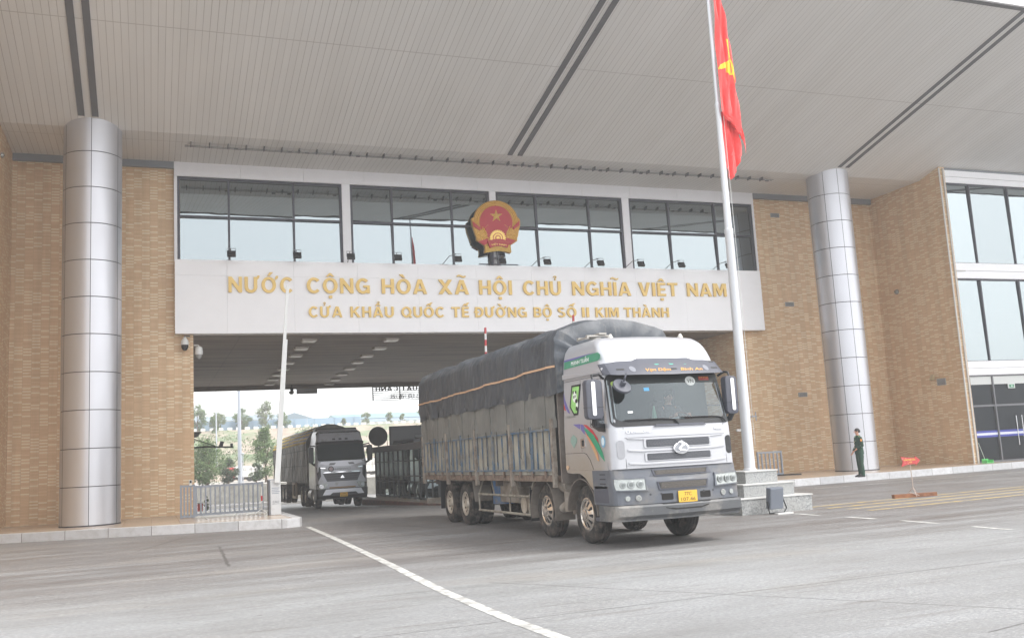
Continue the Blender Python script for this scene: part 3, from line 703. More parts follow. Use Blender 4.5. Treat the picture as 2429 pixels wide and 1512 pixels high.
def wheel(root, x, y, side, r=0.535, wd=0.30, cover=False, dual=False, rmat=None):
    """x: outer face"""
    rim_r = r * 0.56
    o = (x - side * wd / 2, y, r)
    w_ = thing_part('wheel', root)
    t = tyre_mb(o, r, wd, side, rim_r)
    if dual: t2 = tyre_mb((x - side * (wd * 1.6), y, r), r, wd, side, rim_r); t.add(t2.v, t2.f)
    t.build('tyre', RUB, w_, smooth=True, local=True)
    b = rim_mb(o, rim_r, side, wd / 2, cover)
    b.build('rim', [rmat or (RIMC if cover else RIMF), HOLE], w_, smooth=True, local=True, sharp=40)
def thing_part(name, parent):
    o = bpy.data.objects.new(name, None); COL.objects.link(o); o.parent = parent; return o
def nz(x, y, z, s=1.0, seed=0): return noise.noise(Vector((x * s + seed, y * s, z * s)))

# ---------------------------------------------------------------- the big lorry in the foreground
def mat_cab():
    m, n, p = nt('silver_cab_paint')
    v = worldco(n); sp = n.nodes.new('ShaderNodeSeparateXYZ'); n.links.new(v, sp.inputs[0])
    # road dust settles on the flanks, most of it low down
    h = n.nodes.new('ShaderNodeMapRange'); n.links.new(sp.outputs[2], h.inputs[0]); h.inputs[1].default_value = 2.7; h.inputs[2].default_value = 0.9
    bk = n.nodes.new('ShaderNodeMapRange'); n.links.new(sp.outputs[1], bk.inputs[0]); bk.inputs[1].default_value = 14.85; bk.inputs[2].default_value = 15.25
    f = math_(n, 'MULTIPLY', math_(n, 'MULTIPLY', h.outputs[0], bk.outputs[0]), math_(n, 'ADD', 0.55, noisef(n, v, 2.5, 6)))
    c = mixc(n, f, srgb(178, 179, 184), srgb(158, 146, 130)); n.links.new(c, p.inputs['Base Color'])
    p.inputs['Metallic'].default_value = 0.25; p.inputs['Roughness'].default_value = 0.33; p.inputs['Coat Weight'].default_value = 0.5; p.inputs['Coat Roughness'].default_value = 0.1
    return m
CAB = mat_cab()
BUMP = M('grey_bumper_plastic', (90, 94, 102), 0.42, var=0.05, dirt=(112, 110, 108), dirt_amt=0.32, dscale=3)
LIPM = M('lower_bumper_plastic', (78, 80, 83), 0.5, dirt=(140, 136, 130), dirt_amt=0.3)
BLK = M('black_plastic', (30, 31, 34), 0.45); DGREY = M('dark_grey_plastic', (72, 74, 84), 0.4)
CHR = M('chrome', (225, 226, 230), 0.12, 0.95); LENS = M('lamp_lens', (200, 206, 204), 0.08, 0.1, coat=1.0); LAMPIN = M('lamp_reflector', (164, 168, 166), 0.22, 0.6, var=0.12, vscale=25)
GAP = M('panel_gap', (60, 60, 64), 0.8)
CHAS = M('chassis_steel', (74, 68, 64), 0.8, dirt=(120, 108, 96), dirt_amt=0.5)
DUSTY = M('dusty_grey_steel', (150, 142, 132), 0.7, var=0.1, dirt=(110, 98, 86), dirt_amt=0.4)
BLUE = M('blue_painted_steel', (78, 104, 128), 0.6, dirt=(132, 128, 120), dirt_amt=0.5, dscale=4)
PANELM = M('dirty_cream_panel', (158, 154, 143), 0.6, var=0.08, dirt=(108, 106, 98), dirt_amt=0.42, dscale=1.6)
RUST = M('rusty_sill', (132, 116, 104), 0.8, dirt=(92, 74, 62), dirt_amt=0.5, dscale=5)
def mat_tarp(name, a, b_):
    m, n, p = nt(name); v = worldco(n)
    c = ramp(n, noisef(n, v, 1.4, 8, 0.62), [(0.3, srgb(*a)), (0.7, srgb(*b_))])
    dd = ramp(n, noisef(n, worldco(n, (1, 1.5, 0.25)), 4.5, 6, 0.7), [(0.55, (0, 0, 0, 1)), (0.75, (0.45, 0.45, 0.45, 1))])
    c = mixc(n, dd, c, srgb(142, 138, 130)); n.links.new(c, p.inputs['Base Color']); p.inputs['Roughness'].default_value = 0.5
    bp = n.nodes.new('ShaderNodeBump'); bp.inputs['Strength'].default_value = 0.5; bp.inputs['Distance'].default_value = 0.03
    n.links.new(noisef(n, worldco(n, (1, 1, 0.5)), 5, 6, 0.6), bp.inputs['Height']); n.links.new(bp.outputs[0], p.inputs['Normal'])
    return m
TARP = mat_tarp('slate_tarpaulin', (52, 57, 64), (74, 79, 86)); TARP2 = mat_tarp('faded_lower_tarpaulin', (98, 99, 97), (122, 122, 118))
T1 = thing('cargo_truck', 'big silver four-axle lorry with grey tarpaulin and blue-framed sides, cab leftmost headlight towards camera', 'truck', (8.60, 14.62, 0))
T1['label'] = 'big silver four-axle lorry with a dark grey tarpaulin leaving the gate beside the flagpole'
HW = [(0.9, 1.225), (1.35, 1.225), (2.1, 1.22), (3.0, 1.17), (3.2, 1.165), (3.45, 1.14), (3.60, 1.09), (3.70, 1.0), (3.74, 0.86)]
YC = [(1.3, 0.0), (1.95, 0.02), (2.12, 0.05), (2.96, 0.26), (3.2, 0.33), (3.3, 0.37), (3.50, 0.50), (3.62, 0.62), (3.70, 0.76), (3.74, 0.98)]
SY = [2.13, 1.75, 1.38, 0.90, 0.39, 0.33]
ZS = [1.35, 1.7, 2.0, 2.14, 2.3, 2.5, 2.7, 2.92, 3.02, 3.2, 3.3, 3.4, 3.5, 3.58, 3.64, 3.69, 3.72, 3.74]
def skip1(i, j):
    z = ZS[j]; n0 = len(SY)
    if 2.12 < z < 2.9:                                  # windscreen
        if n0 + 4 <= i < n0 + 4 + 14: return True
    if 2.12 < z < 2.9 and i in (3,): return True        # open door window, both sides
    if 2.12 < z < 2.9 and i == 2 * n0 + 8 + 15 - 5: return True
    return False
m, FY, NU = shell(HW, YC, ZS, SY, 0.16, 0.14, 15, skip1)
cabr = m.build('cab', CAB, T1, smooth=True, local=True, sharp=40)
fz = lambda x, z: FY(x, z)
SX = lambda y, z: -lerp(HW, z)
def cf(polys, name, mat, parent=cabr, off=0.004, thick=0.006, **k): return conform(polys, FY, mat, name, parent, off, thick, **k)
def sd(polys, name, mat, parent=cabr, off=0.003, thick=0.004, **k): return conform(polys, SX, mat, name, parent, off, thick, axis='X-', **k)
# windscreen with black border
zz = [2.10 + (2.98 - 2.10) * i / 8 for i in range(9)]
xx = [-1.16 + 2.32 * i / 26 for i in range(27)]
MB().grid(27, 9, lambda i, j: (xx[i] * (lerp(HW, zz[j]) / 1.22), FY(xx[i] * (lerp(HW, zz[j]) / 1.22), zz[j]) - 0.004, zz[j])).build('windscreen', CLEAR, cabr, smooth=True, local=True)
b = MB()
def ringpts(k, n=80):
    """rounded frame outline; k 0 outer, 1 inner"""
    o_ = rr(-1.19, 1.19, 2.07, 3.0, 0.10, 8) if k == 0 else rr(-1.10, 1.10, 2.17, 2.93, 0.10, 8)
    return o_
def densify(poly, st=0.1):
    out = []
    for i, p in enumerate(poly):
        q = poly[(i + 1) % len(poly)]; L = math.hypot(q[0] - p[0], q[1] - p[1]); n = max(1, int(L / st))
        out += [(p[0] + (q[0] - p[0]) * t / n, p[1] + (q[1] - p[1]) * t / n) for t in range(n)]
    return out
po, pi_ = rr(-1.19, 1.19, 2.07, 3.0, 0.10, 8), rr(-1.10, 1.10, 2.17, 2.93, 0.10, 8)
o2, i2 = [], []
for k in range(len(po)):
    a, c = po[k], po[(k + 1) % len(po)]; e, g = pi_[k], pi_[(k + 1) % len(po)]; L = math.hypot(c[0] - a[0], c[1] - a[1]); n = max(1, int(L / 0.08))
    for t in range(n):
        o2.append((a[0] + (c[0] - a[0]) * t / n, a[1] + (c[1] - a[1]) * t / n)); i2.append((e[0] + (g[0] - e[0]) * t / n, e[1] + (g[1] - e[1]) * t / n))
n = len(o2); sc = lambda p: (p[0] * lerp(HW, p[1]) / 1.22, p[1])
vs = [(sc(p)[0], FY(sc(p)[0], p[1]) - 0.010, p[1]) for p in o2] + [(sc(p)[0], FY(sc(p)[0], p[1]) - 0.008, p[1]) for p in i2]
MB().add(vs, [(i, (i + 1) % n, n + (i + 1) % n, n + i) for i in range(n)]).build('windscreen_seal', BLK, cabr, local=True)
# sun shade inside top of the windscreen
cf([[(-1.12, 2.81), (1.12, 2.81), (1.10, 2.94), (-1.10, 2.94)]], 'sun_band', M('sun_band', (26, 32, 32), 0.4), off=0.005, thick=0.0015)
# interior
INT = M('cab_interior', (92, 92, 92), 0.8); SEAT = M('seat_cloth', (88, 86, 84), 0.9)
MB().box(-1.1, 1.1, 0.28, 0.62, 1.75, 2.13).box(-1.12, 1.12, 1.9, 2.05, 1.5, 2.95).box(-1.1, 1.1, 0.3, 2.0, 1.4, 1.5).build('dashboard', INT, cabr, local=True, bevel=0.02)
for sx in (-0.6, 0.6): MB().box(sx - 0.24, sx + 0.24, 1.0, 1.5, 1.5, 1.9).box(sx - 0.24, sx + 0.24, 1.48, 1.62, 1.85, 2.55).box(sx - 0.14, sx + 0.14, 1.5, 1.6, 2.55, 2.75).build('seat', SEAT, cabr, local=True, bevel=0.04)
tq = Matrix.Rotation(math.radians(55), 3, 'X')
MB().tube([Vector((0.62, 0.80, 2.13)) + tq @ Vector((0.22 * math.cos(a), 0.22 * math.sin(a), 0)) for a in [2 * PI * i / 24 for i in range(24)]], 0.015, 8, True).cyl((0.62, 0.8, 2.13), (0.62, 0.6, 1.95), 0.03, n=8).build('steering_wheel', M('wood_rim', (110, 62, 38), 0.4), cabr, local=True)
# things on the dashboard
MB().box(0.35, 0.85, 0.22, 0.42, 2.14, 2.15).box(-0.02, 0.30, 0.24, 0.32, 2.14, 2.19).build('dashboard_papers', M('paper', (196, 214, 222), 0.7), cabr, local=True)
MB().cyl((-0.25, 0.34, 2.13), (-0.25, 0.34, 2.2), 0.09, 0.05, 14).cyl((-0.25, 0.34, 2.2), (-0.25, 0.34, 2.42), 0.05, 0.012, 14).build('dashboard_ornament', M('green_ornament', (118, 168, 140), 0.3), cabr, local=True)
cf([ell(0.48, 2.84, 0.11, 0.085, 20)], 'round_sticker', M('pale_sticker', (206, 210, 208), 0.5), off=0.006, thick=0.002)
text('VN', 0.41, 0.55, 2.805, 2.875, 0, BLK, 'lettering', cabr, depth=0.002, local=True, mapfn=lambda v: (v.x, FY(v.x, v.z) - 0.009 + v.y, v.z))
cf([rr(0.68, 0.92, 2.85, 2.92, 0.01)], 'red_sticker', M('red_sticker', (150, 52, 44), 0.5), off=0.006, thick=0.002)
text('LÁI XE AN TOÀN', 0.70, 0.90, 2.89, 2.91, 0, M('sticker_gold', (220, 180, 80), 0.5), 'lettering', cabr, depth=0.002, local=True, mapfn=lambda v: (v.x, FY(v.x, v.z) - 0.009 + v.y, v.z))
cf([rr(-0.49, -0.39, 2.68, 2.74, 0.005)], 'blue_sticker', M('blue_sticker', (92, 168, 214), 0.5), off=0.006, thick=0.002)
cf([ell(-1.02, 2.83, 0.05, 0.045, 16)], 'small_sticker', M('green_sticker', (168, 196, 96), 0.5), off=0.012, thick=0.002)
cf([rr(-0.86, -0.77, 2.30, 2.335, 0.005)], 'white_sticker', M('white_sticker', (220, 222, 222), 0.5), off=0.006, thick=0.002)
# wipers
for xa, xb, z0 in ((-0.95, -0.02, 2.18), (0.12, 1.02, 2.19)):
    b = MB(); b.tube([(xa + (xb - xa) * t, FY(xa + (xb - xa) * t, z0) - 0.03, z0 - (0.02 if t > 0.9 else 0)) for t in (0, 0.25, 0.5, 0.75, 1)], 0.012, 6)
    b.tube([(xb, FY(xb, 2.14) - 0.03, 2.16), (xb + 0.06, FY(xb, 2.08) - 0.03, 2.08)], 0.016, 6).build('wiper', BLK, cabr, local=True)
cf([[(-0.45, 2.045), (0.62, 2.045), (0.56, 2.085), (-0.38, 2.085)]], 'wiper_cowl', DGREY, off=0.01, thick=0.02, step=0.2)
# front panel seams, grilles, badge and names
seam = lambda pts, w_=0.006: [[(a[0] - w_ if a[0] == c[0] else a[0], a[1] - (w_ if a[1] == c[1] else 0)), (c[0] - w_ if a[0] == c[0] else c[0], c[1] - (w_ if a[1] == c[1] else 0)), (c[0] + w_ if a[0] == c[0] else c[0], c[1] + (w_ if a[1] == c[1] else 0)), (a[0] + w_ if a[0] == c[0] else a[0], a[1] + (w_ if a[1] == c[1] else 0))] for a, c in pts]
cf(seam([((-0.99, 1.36), (-0.99, 2.06)), ((1.02, 1.36), (1.02, 2.06))], 0.004) + seam([((-0.985, 1.875), (1.015, 1.875))], 0.003), 'panel_seam', GAP, off=0.001, thick=0.002, step=0.1)
for z0, z1 in ((1.70, 1.83), (1.475, 1.59)):
    cf([rr(-0.66, 0.68, z0 - 0.015, z1 + 0.015, 0.03)], 'grille_surround', CAB, off=0.002, thick=0.018, bevel=0.004)
    g = cf([rr(-0.62, 0.64, z0, z1, 0.02)], 'grille', M('grille_mesh', (60, 62, 68), 0.6), off=0.020, thick=0.004)
    b = MB(); x = -0.6
    while x < 0.63:
        for z in (z0 + 0.012,): b.add([(x, FY(x, z) - 0.027, z), (x + 0.006, FY(x, z) - 0.027, z), (x + 0.056, FY(x, z1) - 0.027, z1 - 0.012), (x + 0.05, FY(x, z1) - 0.027, z1 - 0.012)], [(0, 1, 2, 3)]); b.add([(x + 0.05, FY(x, z) - 0.028, z), (x + 0.056, FY(x, z) - 0.028, z), (x + 0.006, FY(x, z1) - 0.028, z1 - 0.012), (x, FY(x, z1) - 0.028, z1 - 0.012)], [(0, 1, 2, 3)])
        x += 0.028
    b.build('mesh', M('mesh_wire', (104, 106, 112), 0.5), g, local=True)
for z0, z1 in ((1.835, 1.855), (1.625, 1.66), (1.40, 1.44)):
    cf([[(-0.95, z0 + 0.02), (-0.7, z0), (0.7, z0), (0.98, z0 + 0.02), (0.98, z1 + 0.02), (0.7, z1), (-0.7, z1), (-0.95, z1 + 0.02)]], 'moulding', CAB, off=0.0, thick=0.022, bevel=0.006, smooth=True)
for sx, a, c in ((-1, -1.14, -1.0), (1, 1.03, 1.17)):
    cf([rr(a, c, 1.52, 1.84, 0.06)], 'side_duct', M('duct_grey', (150, 151, 156), 0.5) if sx < 0 else BLK, off=0.001, thick=0.006)
bd = cf([ell(0.02, 1.66, 0.155, 0.105, 28)], 'badge', CHR, off=0.03, thick=0.03, bevel=0.008, smooth=True)
cf([ell(0.02, 1.66, 0.125, 0.08, 24)], 'badge_field', M('badge_field', (150, 152, 158), 0.3, 0.6), bd, off=0.062, thick=0.002)
cf([[(-0.09, 1.60), (0.13, 1.60), (0.07, 1.635), (0.0, 1.64), (0.03, 1.68), (0.08, 1.70), (0.075, 1.75), (0.03, 1.785), (-0.03, 1.775), (-0.06, 1.745), (-0.02, 1.745), (0.02, 1.735), (0.01, 1.71), (-0.04, 1.67), (-0.06, 1.64), (-0.02, 1.615)]], 'badge_bird', CHR, bd, off=0.066, thick=0.02, step=0, bevel=0.004)
text('CHENGLONG', -0.95, -0.52, 1.955, 2.01, 0, CHR, 'lettering', cabr, depth=0.012, bold=0.03, local=True, mapfn=lambda v: (v.x, FY(v.x, v.z) - 0.002 + v.y, v.z))
text('HAIAU', 0.80, 0.99, 1.95, 2.0, 0, CHR, 'lettering', cabr, depth=0.012, bold=0.03, local=True, mapfn=lambda v: (v.x, FY(v.x, v.z) - 0.002 + v.y, v.z))
# sun visor
VH = [(2.9, 1.24), (3.24, 1.20)]
vf = lambda x, z: min(FY(x * 0.97, min(max(z, 2.9), 3.2)), FY(0, 3.0) + 0.36) - 0.20 + max(0, (z - 2.97)) * 0.75
vp = [(-1.21, 2.985), (-1.0, 2.965), (0, 2.95), (1.0, 2.965), (1.21, 2.985), (1.20, 3.19), (0.9, 3.225), (0.62, 3.23), (0.52, 3.27), (-0.52, 3.27), (-0.62, 3.23), (-0.9, 3.225), (-1.20, 3.19)]
vis = conform([vp], vf, DGREY, 'sun_visor', cabr, 0.0, 0.03, step=0.08, bevel=0.006, smooth=True)
for sx in (-0.92, 1.0):
    for z in (3.19, 3.07): conform([rr(sx - 0.075, sx + 0.075, z - 0.018, z + 0.018, 0.018)], vf, BLK, 'visor_slot', vis, 0.03, 0.003)
for sx in (-0.70, 0.80): conform([ell(sx, 3.07, 0.055, 0.055, 18)], vf, M('visor_lamp', (120, 122, 130), 0.3), 'visor_lamp', vis, 0.03, 0.004)
for sx in (-0.20, 0.10, 0.39): conform([ell(sx, 3.175, 0.062, 0.036, 18)], vf, M('teal_marker', (70, 186, 160), 0.35), 'marker_lamp', vis, 0.03, 0.008)
conform([rr(0.03, 0.15, 3.04, 3.07, 0.01)], vf, BLK, 'visor_slot', vis, 0.03, 0.003)
text('Vạn Dặm', -0.46, 0.02, 3.02, 3.075, 0, M('orange_lettering', (222, 160, 72), 0.5), 'lettering', vis, depth=0.003, shear=0.3, bold=0.01, local=True, mapfn=lambda v: (v.x, vf(v.x, v.z) - 0.031 + v.y, v.z))
text('Bình An', 0.22, 0.70, 3.02, 3.075, 0, MATS['orange_lettering'], 'lettering', vis, depth=0.003, shear=0.3, bold=0.01, local=True, mapfn=lambda v: (v.x, vf(v.x, v.z) - 0.031 + v.y, v.z))
# roof: seams, marker lamps, rack
cf(seam([((-0.80, 3.27), (-0.80, 3.64)), ((0.86, 3.27), (0.86, 3.64))], 0.004), 'panel_seam', GAP, off=0.001, thick=0.002)
for sx in (-0.55, 0.95): MB().cyl((sx, 1.25, 3.73), (sx, 1.25, 3.78), 0.06, 0.05, 14).cyl((sx, 1.25, 3.78), (sx, 1.25, 3.83), 0.045, 0.02, 14).build('roof_lamp', M('roof_lamp', (190, 186, 178), 0.4), cabr, local=True, smooth=True)
MB().box(-0.98, -0.50, 1.35, 1.42, 3.80, 3.83).box(-0.98, -0.50, 1.75, 1.82, 3.80, 3.83).box(-0.98, -0.95, 1.35, 1.82, 3.77, 3.80).box(-0.53, -0.5, 1.35, 1.82, 3.72, 3.80).box(-0.75, -0.6, 1.3, 1.9, 3.835, 3.865).build('roof_rack', M('roof_rack', (168, 164, 158), 0.4, 0.4), cabr, local=True)
# the flank facing the camera: door, windows, lettering, stripes
sd([[(0.388, 2.86), (0.90, 2.88), (0.90, 2.19), (0.80, 2.10), (0.62, 2.03), (0.388, 2.01)]], 'door_glass', CLEAR, off=-0.05, thick=0.002, step=0)
MB().add([(-1.20, 0.39, 2.0), (-1.17, 0.39, 2.93), (-1.17, 0.93, 2.93), (-1.20, 0.93, 2.14), (-1.225, 0.36, 1.98), (-1.175, 0.36, 2.95), (-1.175, 0.96, 2.95), (-1.225, 0.96, 2.12)], [(0, 1, 5, 4), (1, 2, 6, 5), (2, 3, 7, 6), (3, 0, 4, 7)]).build('door_window_frame', BLK, cabr, local=True)
sd([[(0.36, 2.0), (0.62, 2.02), (0.84, 2.10), (0.92, 2.18), (0.92, 2.15), (0.60, 2.145), (0.36, 2.145)]], 'door_window_sill', BLK, off=0.003, thick=0.004, step=0)
sd([[(1.755, 2.925), (1.345, 2.92), (1.475, 2.36), (1.655, 2.36), (1.85, 2.52)]], 'side_window', BLK, off=0.003, thick=0.006, step=0)
sw = sd([[(1.70, 2.89), (1.40, 2.885), (1.515, 2.395), (1.635, 2.40), (1.79, 2.53)]], 'side_window_film', M('green_film', (150, 206, 120), 0.35, var=0.25, vscale=9), off=0.010, thick=0.003, step=0)
sd([ell(1.60, 2.70, 0.085, 0.10, 20), ell(1.50, 2.55, 0.05, 0.09, 16)], 'animal_sticker_white', M('sticker_white', (232, 236, 228), 0.5), sw, off=0.014, thick=0.002, step=0)
sd([ell(1.66, 2.79, 0.028, 0.035, 12), ell(1.545, 2.785, 0.028, 0.03, 12), ell(1.63, 2.70, 0.02, 0.03, 10), ell(1.57, 2.71, 0.018, 0.028, 10), ell(1.52, 2.62, 0.055, 0.04, 14), ell(1.51, 2.48, 0.045, 0.04, 12)], 'animal_sticker_black', BLK, sw, off=0.017, thick=0.002, step=0)
MPUR, MRED, MGRN, MORG = M('purple_stripe', (104, 96, 158), 0.4), M('red_stripe', (190, 52, 62), 0.4), M('green_stripe', (44, 146, 108), 0.4), M('orange_stripe', (206, 140, 104), 0.4, dirt=(180, 160, 110), dirt_amt=0.4)
sd([[(1.711, 2.196), (1.394, 2.187), (1.408, 2.094)], [(1.369, 2.183), (1.272, 2.168), (1.134, 2.065), (1.076, 1.954), (1.25, 2.012), (1.363, 2.082)], [(2.125, 2.797), (2.082, 2.695), (1.969, 2.552), (1.843, 2.403), (1.938, 2.429), (2.071, 2.545), (2.12, 2.65)]], 'purple_stripe', MPUR, step=0)
sd([[(1.256, 2.17), (1.12, 2.158), (0.88, 2.061), (0.671, 1.902), (0.654, 1.826), (0.808, 1.957), (1.056, 2.081)], [(2.12, 2.60), (2.032, 2.468), (2.113, 2.493)]], 'red_stripe', MRED, off=0.005, step=0)
sd([[(1.236, 2.102), (1.116, 2.084), (0.862, 1.984), (0.655, 1.814), (0.51, 1.649), (0.449, 1.498), (0.578, 1.576), (0.755, 1.729), (0.964, 1.899), (1.126, 2.02)]], 'green_stripe', MGRN, off=0.007, step=0)
sd([[(1.198, 2.049), (1.02, 1.927), (0.835, 1.782), (0.711, 1.641), (0.661, 1.501), (0.73, 1.517), (0.827, 1.643), (0.978, 1.811), (1.134, 1.969)]], 'orange_stripe', MORG, off=0.009, step=0)
sd([[(1.709, 2.004), (1.559, 1.933), (1.569, 1.868), (1.715, 1.754), (1.858, 1.877), (1.823, 1.955)]], 'shield_decal', M('shield_decal', (132, 156, 146), 0.6, var=0.15, vscale=30), step=0)
sd([ell(0.47, 1.84, 0.085, 0.105, 22)], 'round_decal', M('blue_round', (120, 172, 204), 0.4), step=0)
sd([ell(0.47, 1.84, 0.055, 0.07, 20)], 'round_decal_centre', M('pale_round', (210, 224, 230), 0.4), off=0.008, step=0)
sd([[(2.09, 3.26), (2.09, 3.42), (0.60, 3.42), (0.50, 3.37), (0.52, 3.30), (0.62, 3.27)]], 'name_band', M('teal_band', (66, 142, 112), 0.4, var=0.12, vscale=7), step=0)
sd([[(2.09, 3.40), (2.09, 3.435), (0.70, 3.435), (1.6, 3.40)]], 'name_band_edge', MPUR, off=0.007, step=0)
text('MẠNH TUẤN', 1.75, 0.98, 3.30, 3.375, 0, M('white_lettering', (232, 234, 232), 0.4), 'lettering', cabr, depth=0.003, bold=0.015, local=True, mapfn=lambda v: (SX(v.x, v.z) - 0.009 + v.y, v.x, v.z))
text('CHENGLONG', 2.06, 1.60, 2.32, 2.37, 0, M('faded_lettering', (150, 148, 144), 0.5), 'lettering', cabr, depth=0.002, local=True, mapfn=lambda v: (SX(v.x, v.z) - 0.004 + v.y, v.x, v.z))
HNDL = sd([rr(1.20, 1.40, 1.75, 1.92, 0.02)], 'door_handle', CHR, off=0.003, thick=0.012, step=0, bevel=0.004)
sd([rr(1.24, 1.34, 1.78, 1.89, 0.02)], 'handle_recess', BLK, HNDL, off=0.016, thick=0.002, step=0)
sd([[(1.372, 1.68), (1.378, 1.68), (1.378, 3.0), (1.372, 3.0)], [(2.12, 1.664), (1.30, 1.664), (1.18, 1.64), (1.04, 1.53), (0.92, 1.36), (0.93, 1.355), (1.05, 1.52), (1.19, 1.628), (1.30, 1.656), (2.12, 1.656)], [(2.12, 3.016), (0.36, 3.006), (0.36, 2.998), (2.12, 3.008)], [(0.340, 1.36), (0.345, 1.36), (0.345, 2.9), (0.340, 2.9)]], 'door_seam', GAP, off=0.001, thick=0.002, step=0)
sd([[(2.13, 3.06), (0.4, 3.04), (0.40, 3.12), (1.2, 3.10), (2.13, 3.16)]], 'fairing_ledge', CAB, off=0.0, thick=0.035, step=0, bevel=0.012)
# lower flank: wheel arch panel, louvres, steps (both sides)
for s in (-1, 1):
    b = MB(); b.prism([(2.13, 1.352), (2.10, 1.30), (1.88, 1.285), (1.55, 1.285), (1.30, 1.20), (1.12, 1.06), (0.98, 0.98), (0.90, 1.0), (0.36, 1.05), (0.22, 1.352)], 'X', s * 1.12, s * 1.222).build('arch_panel', CAB, T1, local=True, bevel=0.01)
    b = MB(); b.prism([(0.88, 1.36), (0.88, 1.02), (0.36, 1.02), (0.30, 1.36)], 'X', s * 1.224, s * 1.245)
    lv = b.build('louvre_panel', CAB, T1, local=True, bevel=0.008)
    b = MB()
    for z in (1.10, 1.18, 1.26): b.box(min(s * 1.246, s * 1.249), max(s * 1.246, s * 1.249), 0.44, 0.66, z, z + 0.018)
    b.build('louvre', GAP, lv, local=True)
    # curved arch lining and mudguard behind the first wheels
    for cy in (1.70, 3.62):
        b = MB(); b.lathe([(0.66, s * 0.72), (0.66, s * 1.15)], (0, cy, 0.535), 'X', 18, math.radians(-15 if cy > 2 else 5), math.radians(195 if cy > 2 else 180))
        b.build('mudguard', M('dusty_mudguard', (120, 112, 104), 0.75, dirt=(90, 80, 72), dirt_amt=0.4), T1, local=True, thick=0.02)
sd([ell(2.02, 1.40, 0.05, 0.04, 14)], 'side_lamp', M('side_lamp', (206, 172, 140), 0.3), T1, off=0.01, thick=0.02, step=0)
# bumper
HWB = [(0.4, 1.235), (1.4, 1.25)]; YCB = [(0.50, -0.02), (0.56, -0.09), (0.73, -0.09), (0.745, -0.03), (1.12, -0.02), (1.16, 0.0), (1.34, 0.03)]
m, FB, _ = shell(HWB, YCB, [0.745, 0.80, 0.95, 1.12, 1.16, 1.34], [0.95, 0.7, 0.36], 0.16, 0.12, 15)
bump = m.build('bumper', BUMP, T1, smooth=True, local=True, sharp=25)
HWL = [(0.4, 1.25), (0.8, 1.262)]
m, FL, _ = shell(HWL, YCB, [0.47, 0.50, 0.56, 0.70, 0.735], [0.75, 0.6, 0.36], 0.16, 0.12, 15)
lip = m.build('bumper_lip', LIPM, bump, smooth=True, local=True, sharp=25)
def cb(polys, name, mat, parent=bump, off=0.003, thick=0.006, fn=None, **k): return conform(polys, fn or FB, mat, name, parent, off, thick, **k)
for s in (-1, 1):
    hl = cb([[(s * 0.68, 0.985), (s * 1.21, 1.0), (s * 1.225, 1.08), (s * 1.22, 1.185), (s * 0.70, 1.17)]], 'headlight', LAMPIN, off=0.0, thick=0.02, step=0.05)
    for q, r_ in ((0.80, 0.062), (0.96, 0.066), (1.10, 0.055)):
        cb([ell(s * q, 1.08, r_, r_, 18)], 'lamp_bowl', M('lamp_bowl', (150, 154, 154), 0.2, 0.7), hl, off=0.022, thick=0.010, step=0, bevel=0.004)
        cb([ell(s * q, 1.08, r_ * 0.55, r_ * 0.55, 14)], 'bulb', M('bulb', (120, 124, 124), 0.1, 0.6), hl, off=0.034, thick=0.004, step=0)
    cb([[(s * 0.66, 0.965), (s * 1.235, 0.98), (s * 1.235, 0.998), (s * 0.70, 0.985)], [(s * 0.66, 0.965), (s * 0.70, 0.985), (s * 0.70, 1.17), (s * 0.68, 1.20)], [(s * 0.68, 1.20), (s * 0.70, 1.17), (s * 1.22, 1.185), (s * 1.23, 1.205)]], 'headlight_surround', BUMP, off=0.0, thick=0.035, step=0.05)
    fg = cb([ell(s * 1.03, 0.85, 0.045, 0.045, 18)], 'fog_lamp', LAMPIN, off=0.0, thick=0.02, step=0, bevel=0.005)
    fg = cb([ell(s * 0.84, 0.85, 0.052, 0.052, 18)], 'led_lamp', M('led_body', (150, 150, 148), 0.3), off=0.0, thick=0.02, step=0, bevel=0.004)
    cb([ell(s * 0.84 + 0.026 * math.cos(a), 0.85 + 0.026 * math.sin(a), 0.011, 0.011, 8) for a in [k * PI / 3 for k in range(6)]] + [ell(s * 0.84, 0.85, 0.011, 0.011, 8)], 'led', LAMPIN, fg, off=0.022, thick=0.003, step=0)
    for q in (0.62, 0.42): cb([ell(s * q, 0.90, 0.018, 0.018, 10)], 'bolt', GAP, off=0.001, thick=0.004, step=0)
cb([[(-0.60, 1.205), (-0.52, 1.34), (0.56, 1.34), (0.64, 1.205)]], 'recess', M('recess_grey', (84, 87, 97), 0.45), off=-0.002, thick=0.006)
for x0, x1, z0, z1 in ((-0.52, 0.54, 1.225, 1.30), (-0.46, 0.50, 0.985, 1.095)):
    g = cb([[(x0 - 0.03, z1 + 0.015), (x1 + 0.03, z1 + 0.015), (x1, z0 - 0.02), (x0, z0 - 0.02)]], 'lower_grille_frame', DGREY, off=0.003, thick=0.014, bevel=0.003)
    cb([[(x0, z1), (x1, z1), (x1 - 0.03, z0), (x0 + 0.03, z0)]], 'grille', M('dark_mesh', (50, 48, 46), 0.7), g, off=0.018, thick=0.002)
    b = MB(); x = x0 + 0.03
    while x < x1 - 0.05:
        for k in (0, 1):
            xa, xb = (x, x + 0.04) if k else (x + 0.04, x); b.add([(xa, FB(xa, z0) - 0.022 - 0.001 * k, z0 + 0.004), (xa + 0.006, FB(xa, z0) - 0.022 - 0.001 * k, z0 + 0.004), (xb + 0.006, FB(xb, z1) - 0.022 - 0.001 * k, z1 - 0.004), (xb, FB(xb, z1) - 0.022 - 0.001 * k, z1 - 0.004)], [(0, 1, 2, 3)])
        x += 0.024
    b.build('mesh', M('mesh_tan', (108, 102, 96), 0.6), g, local=True)
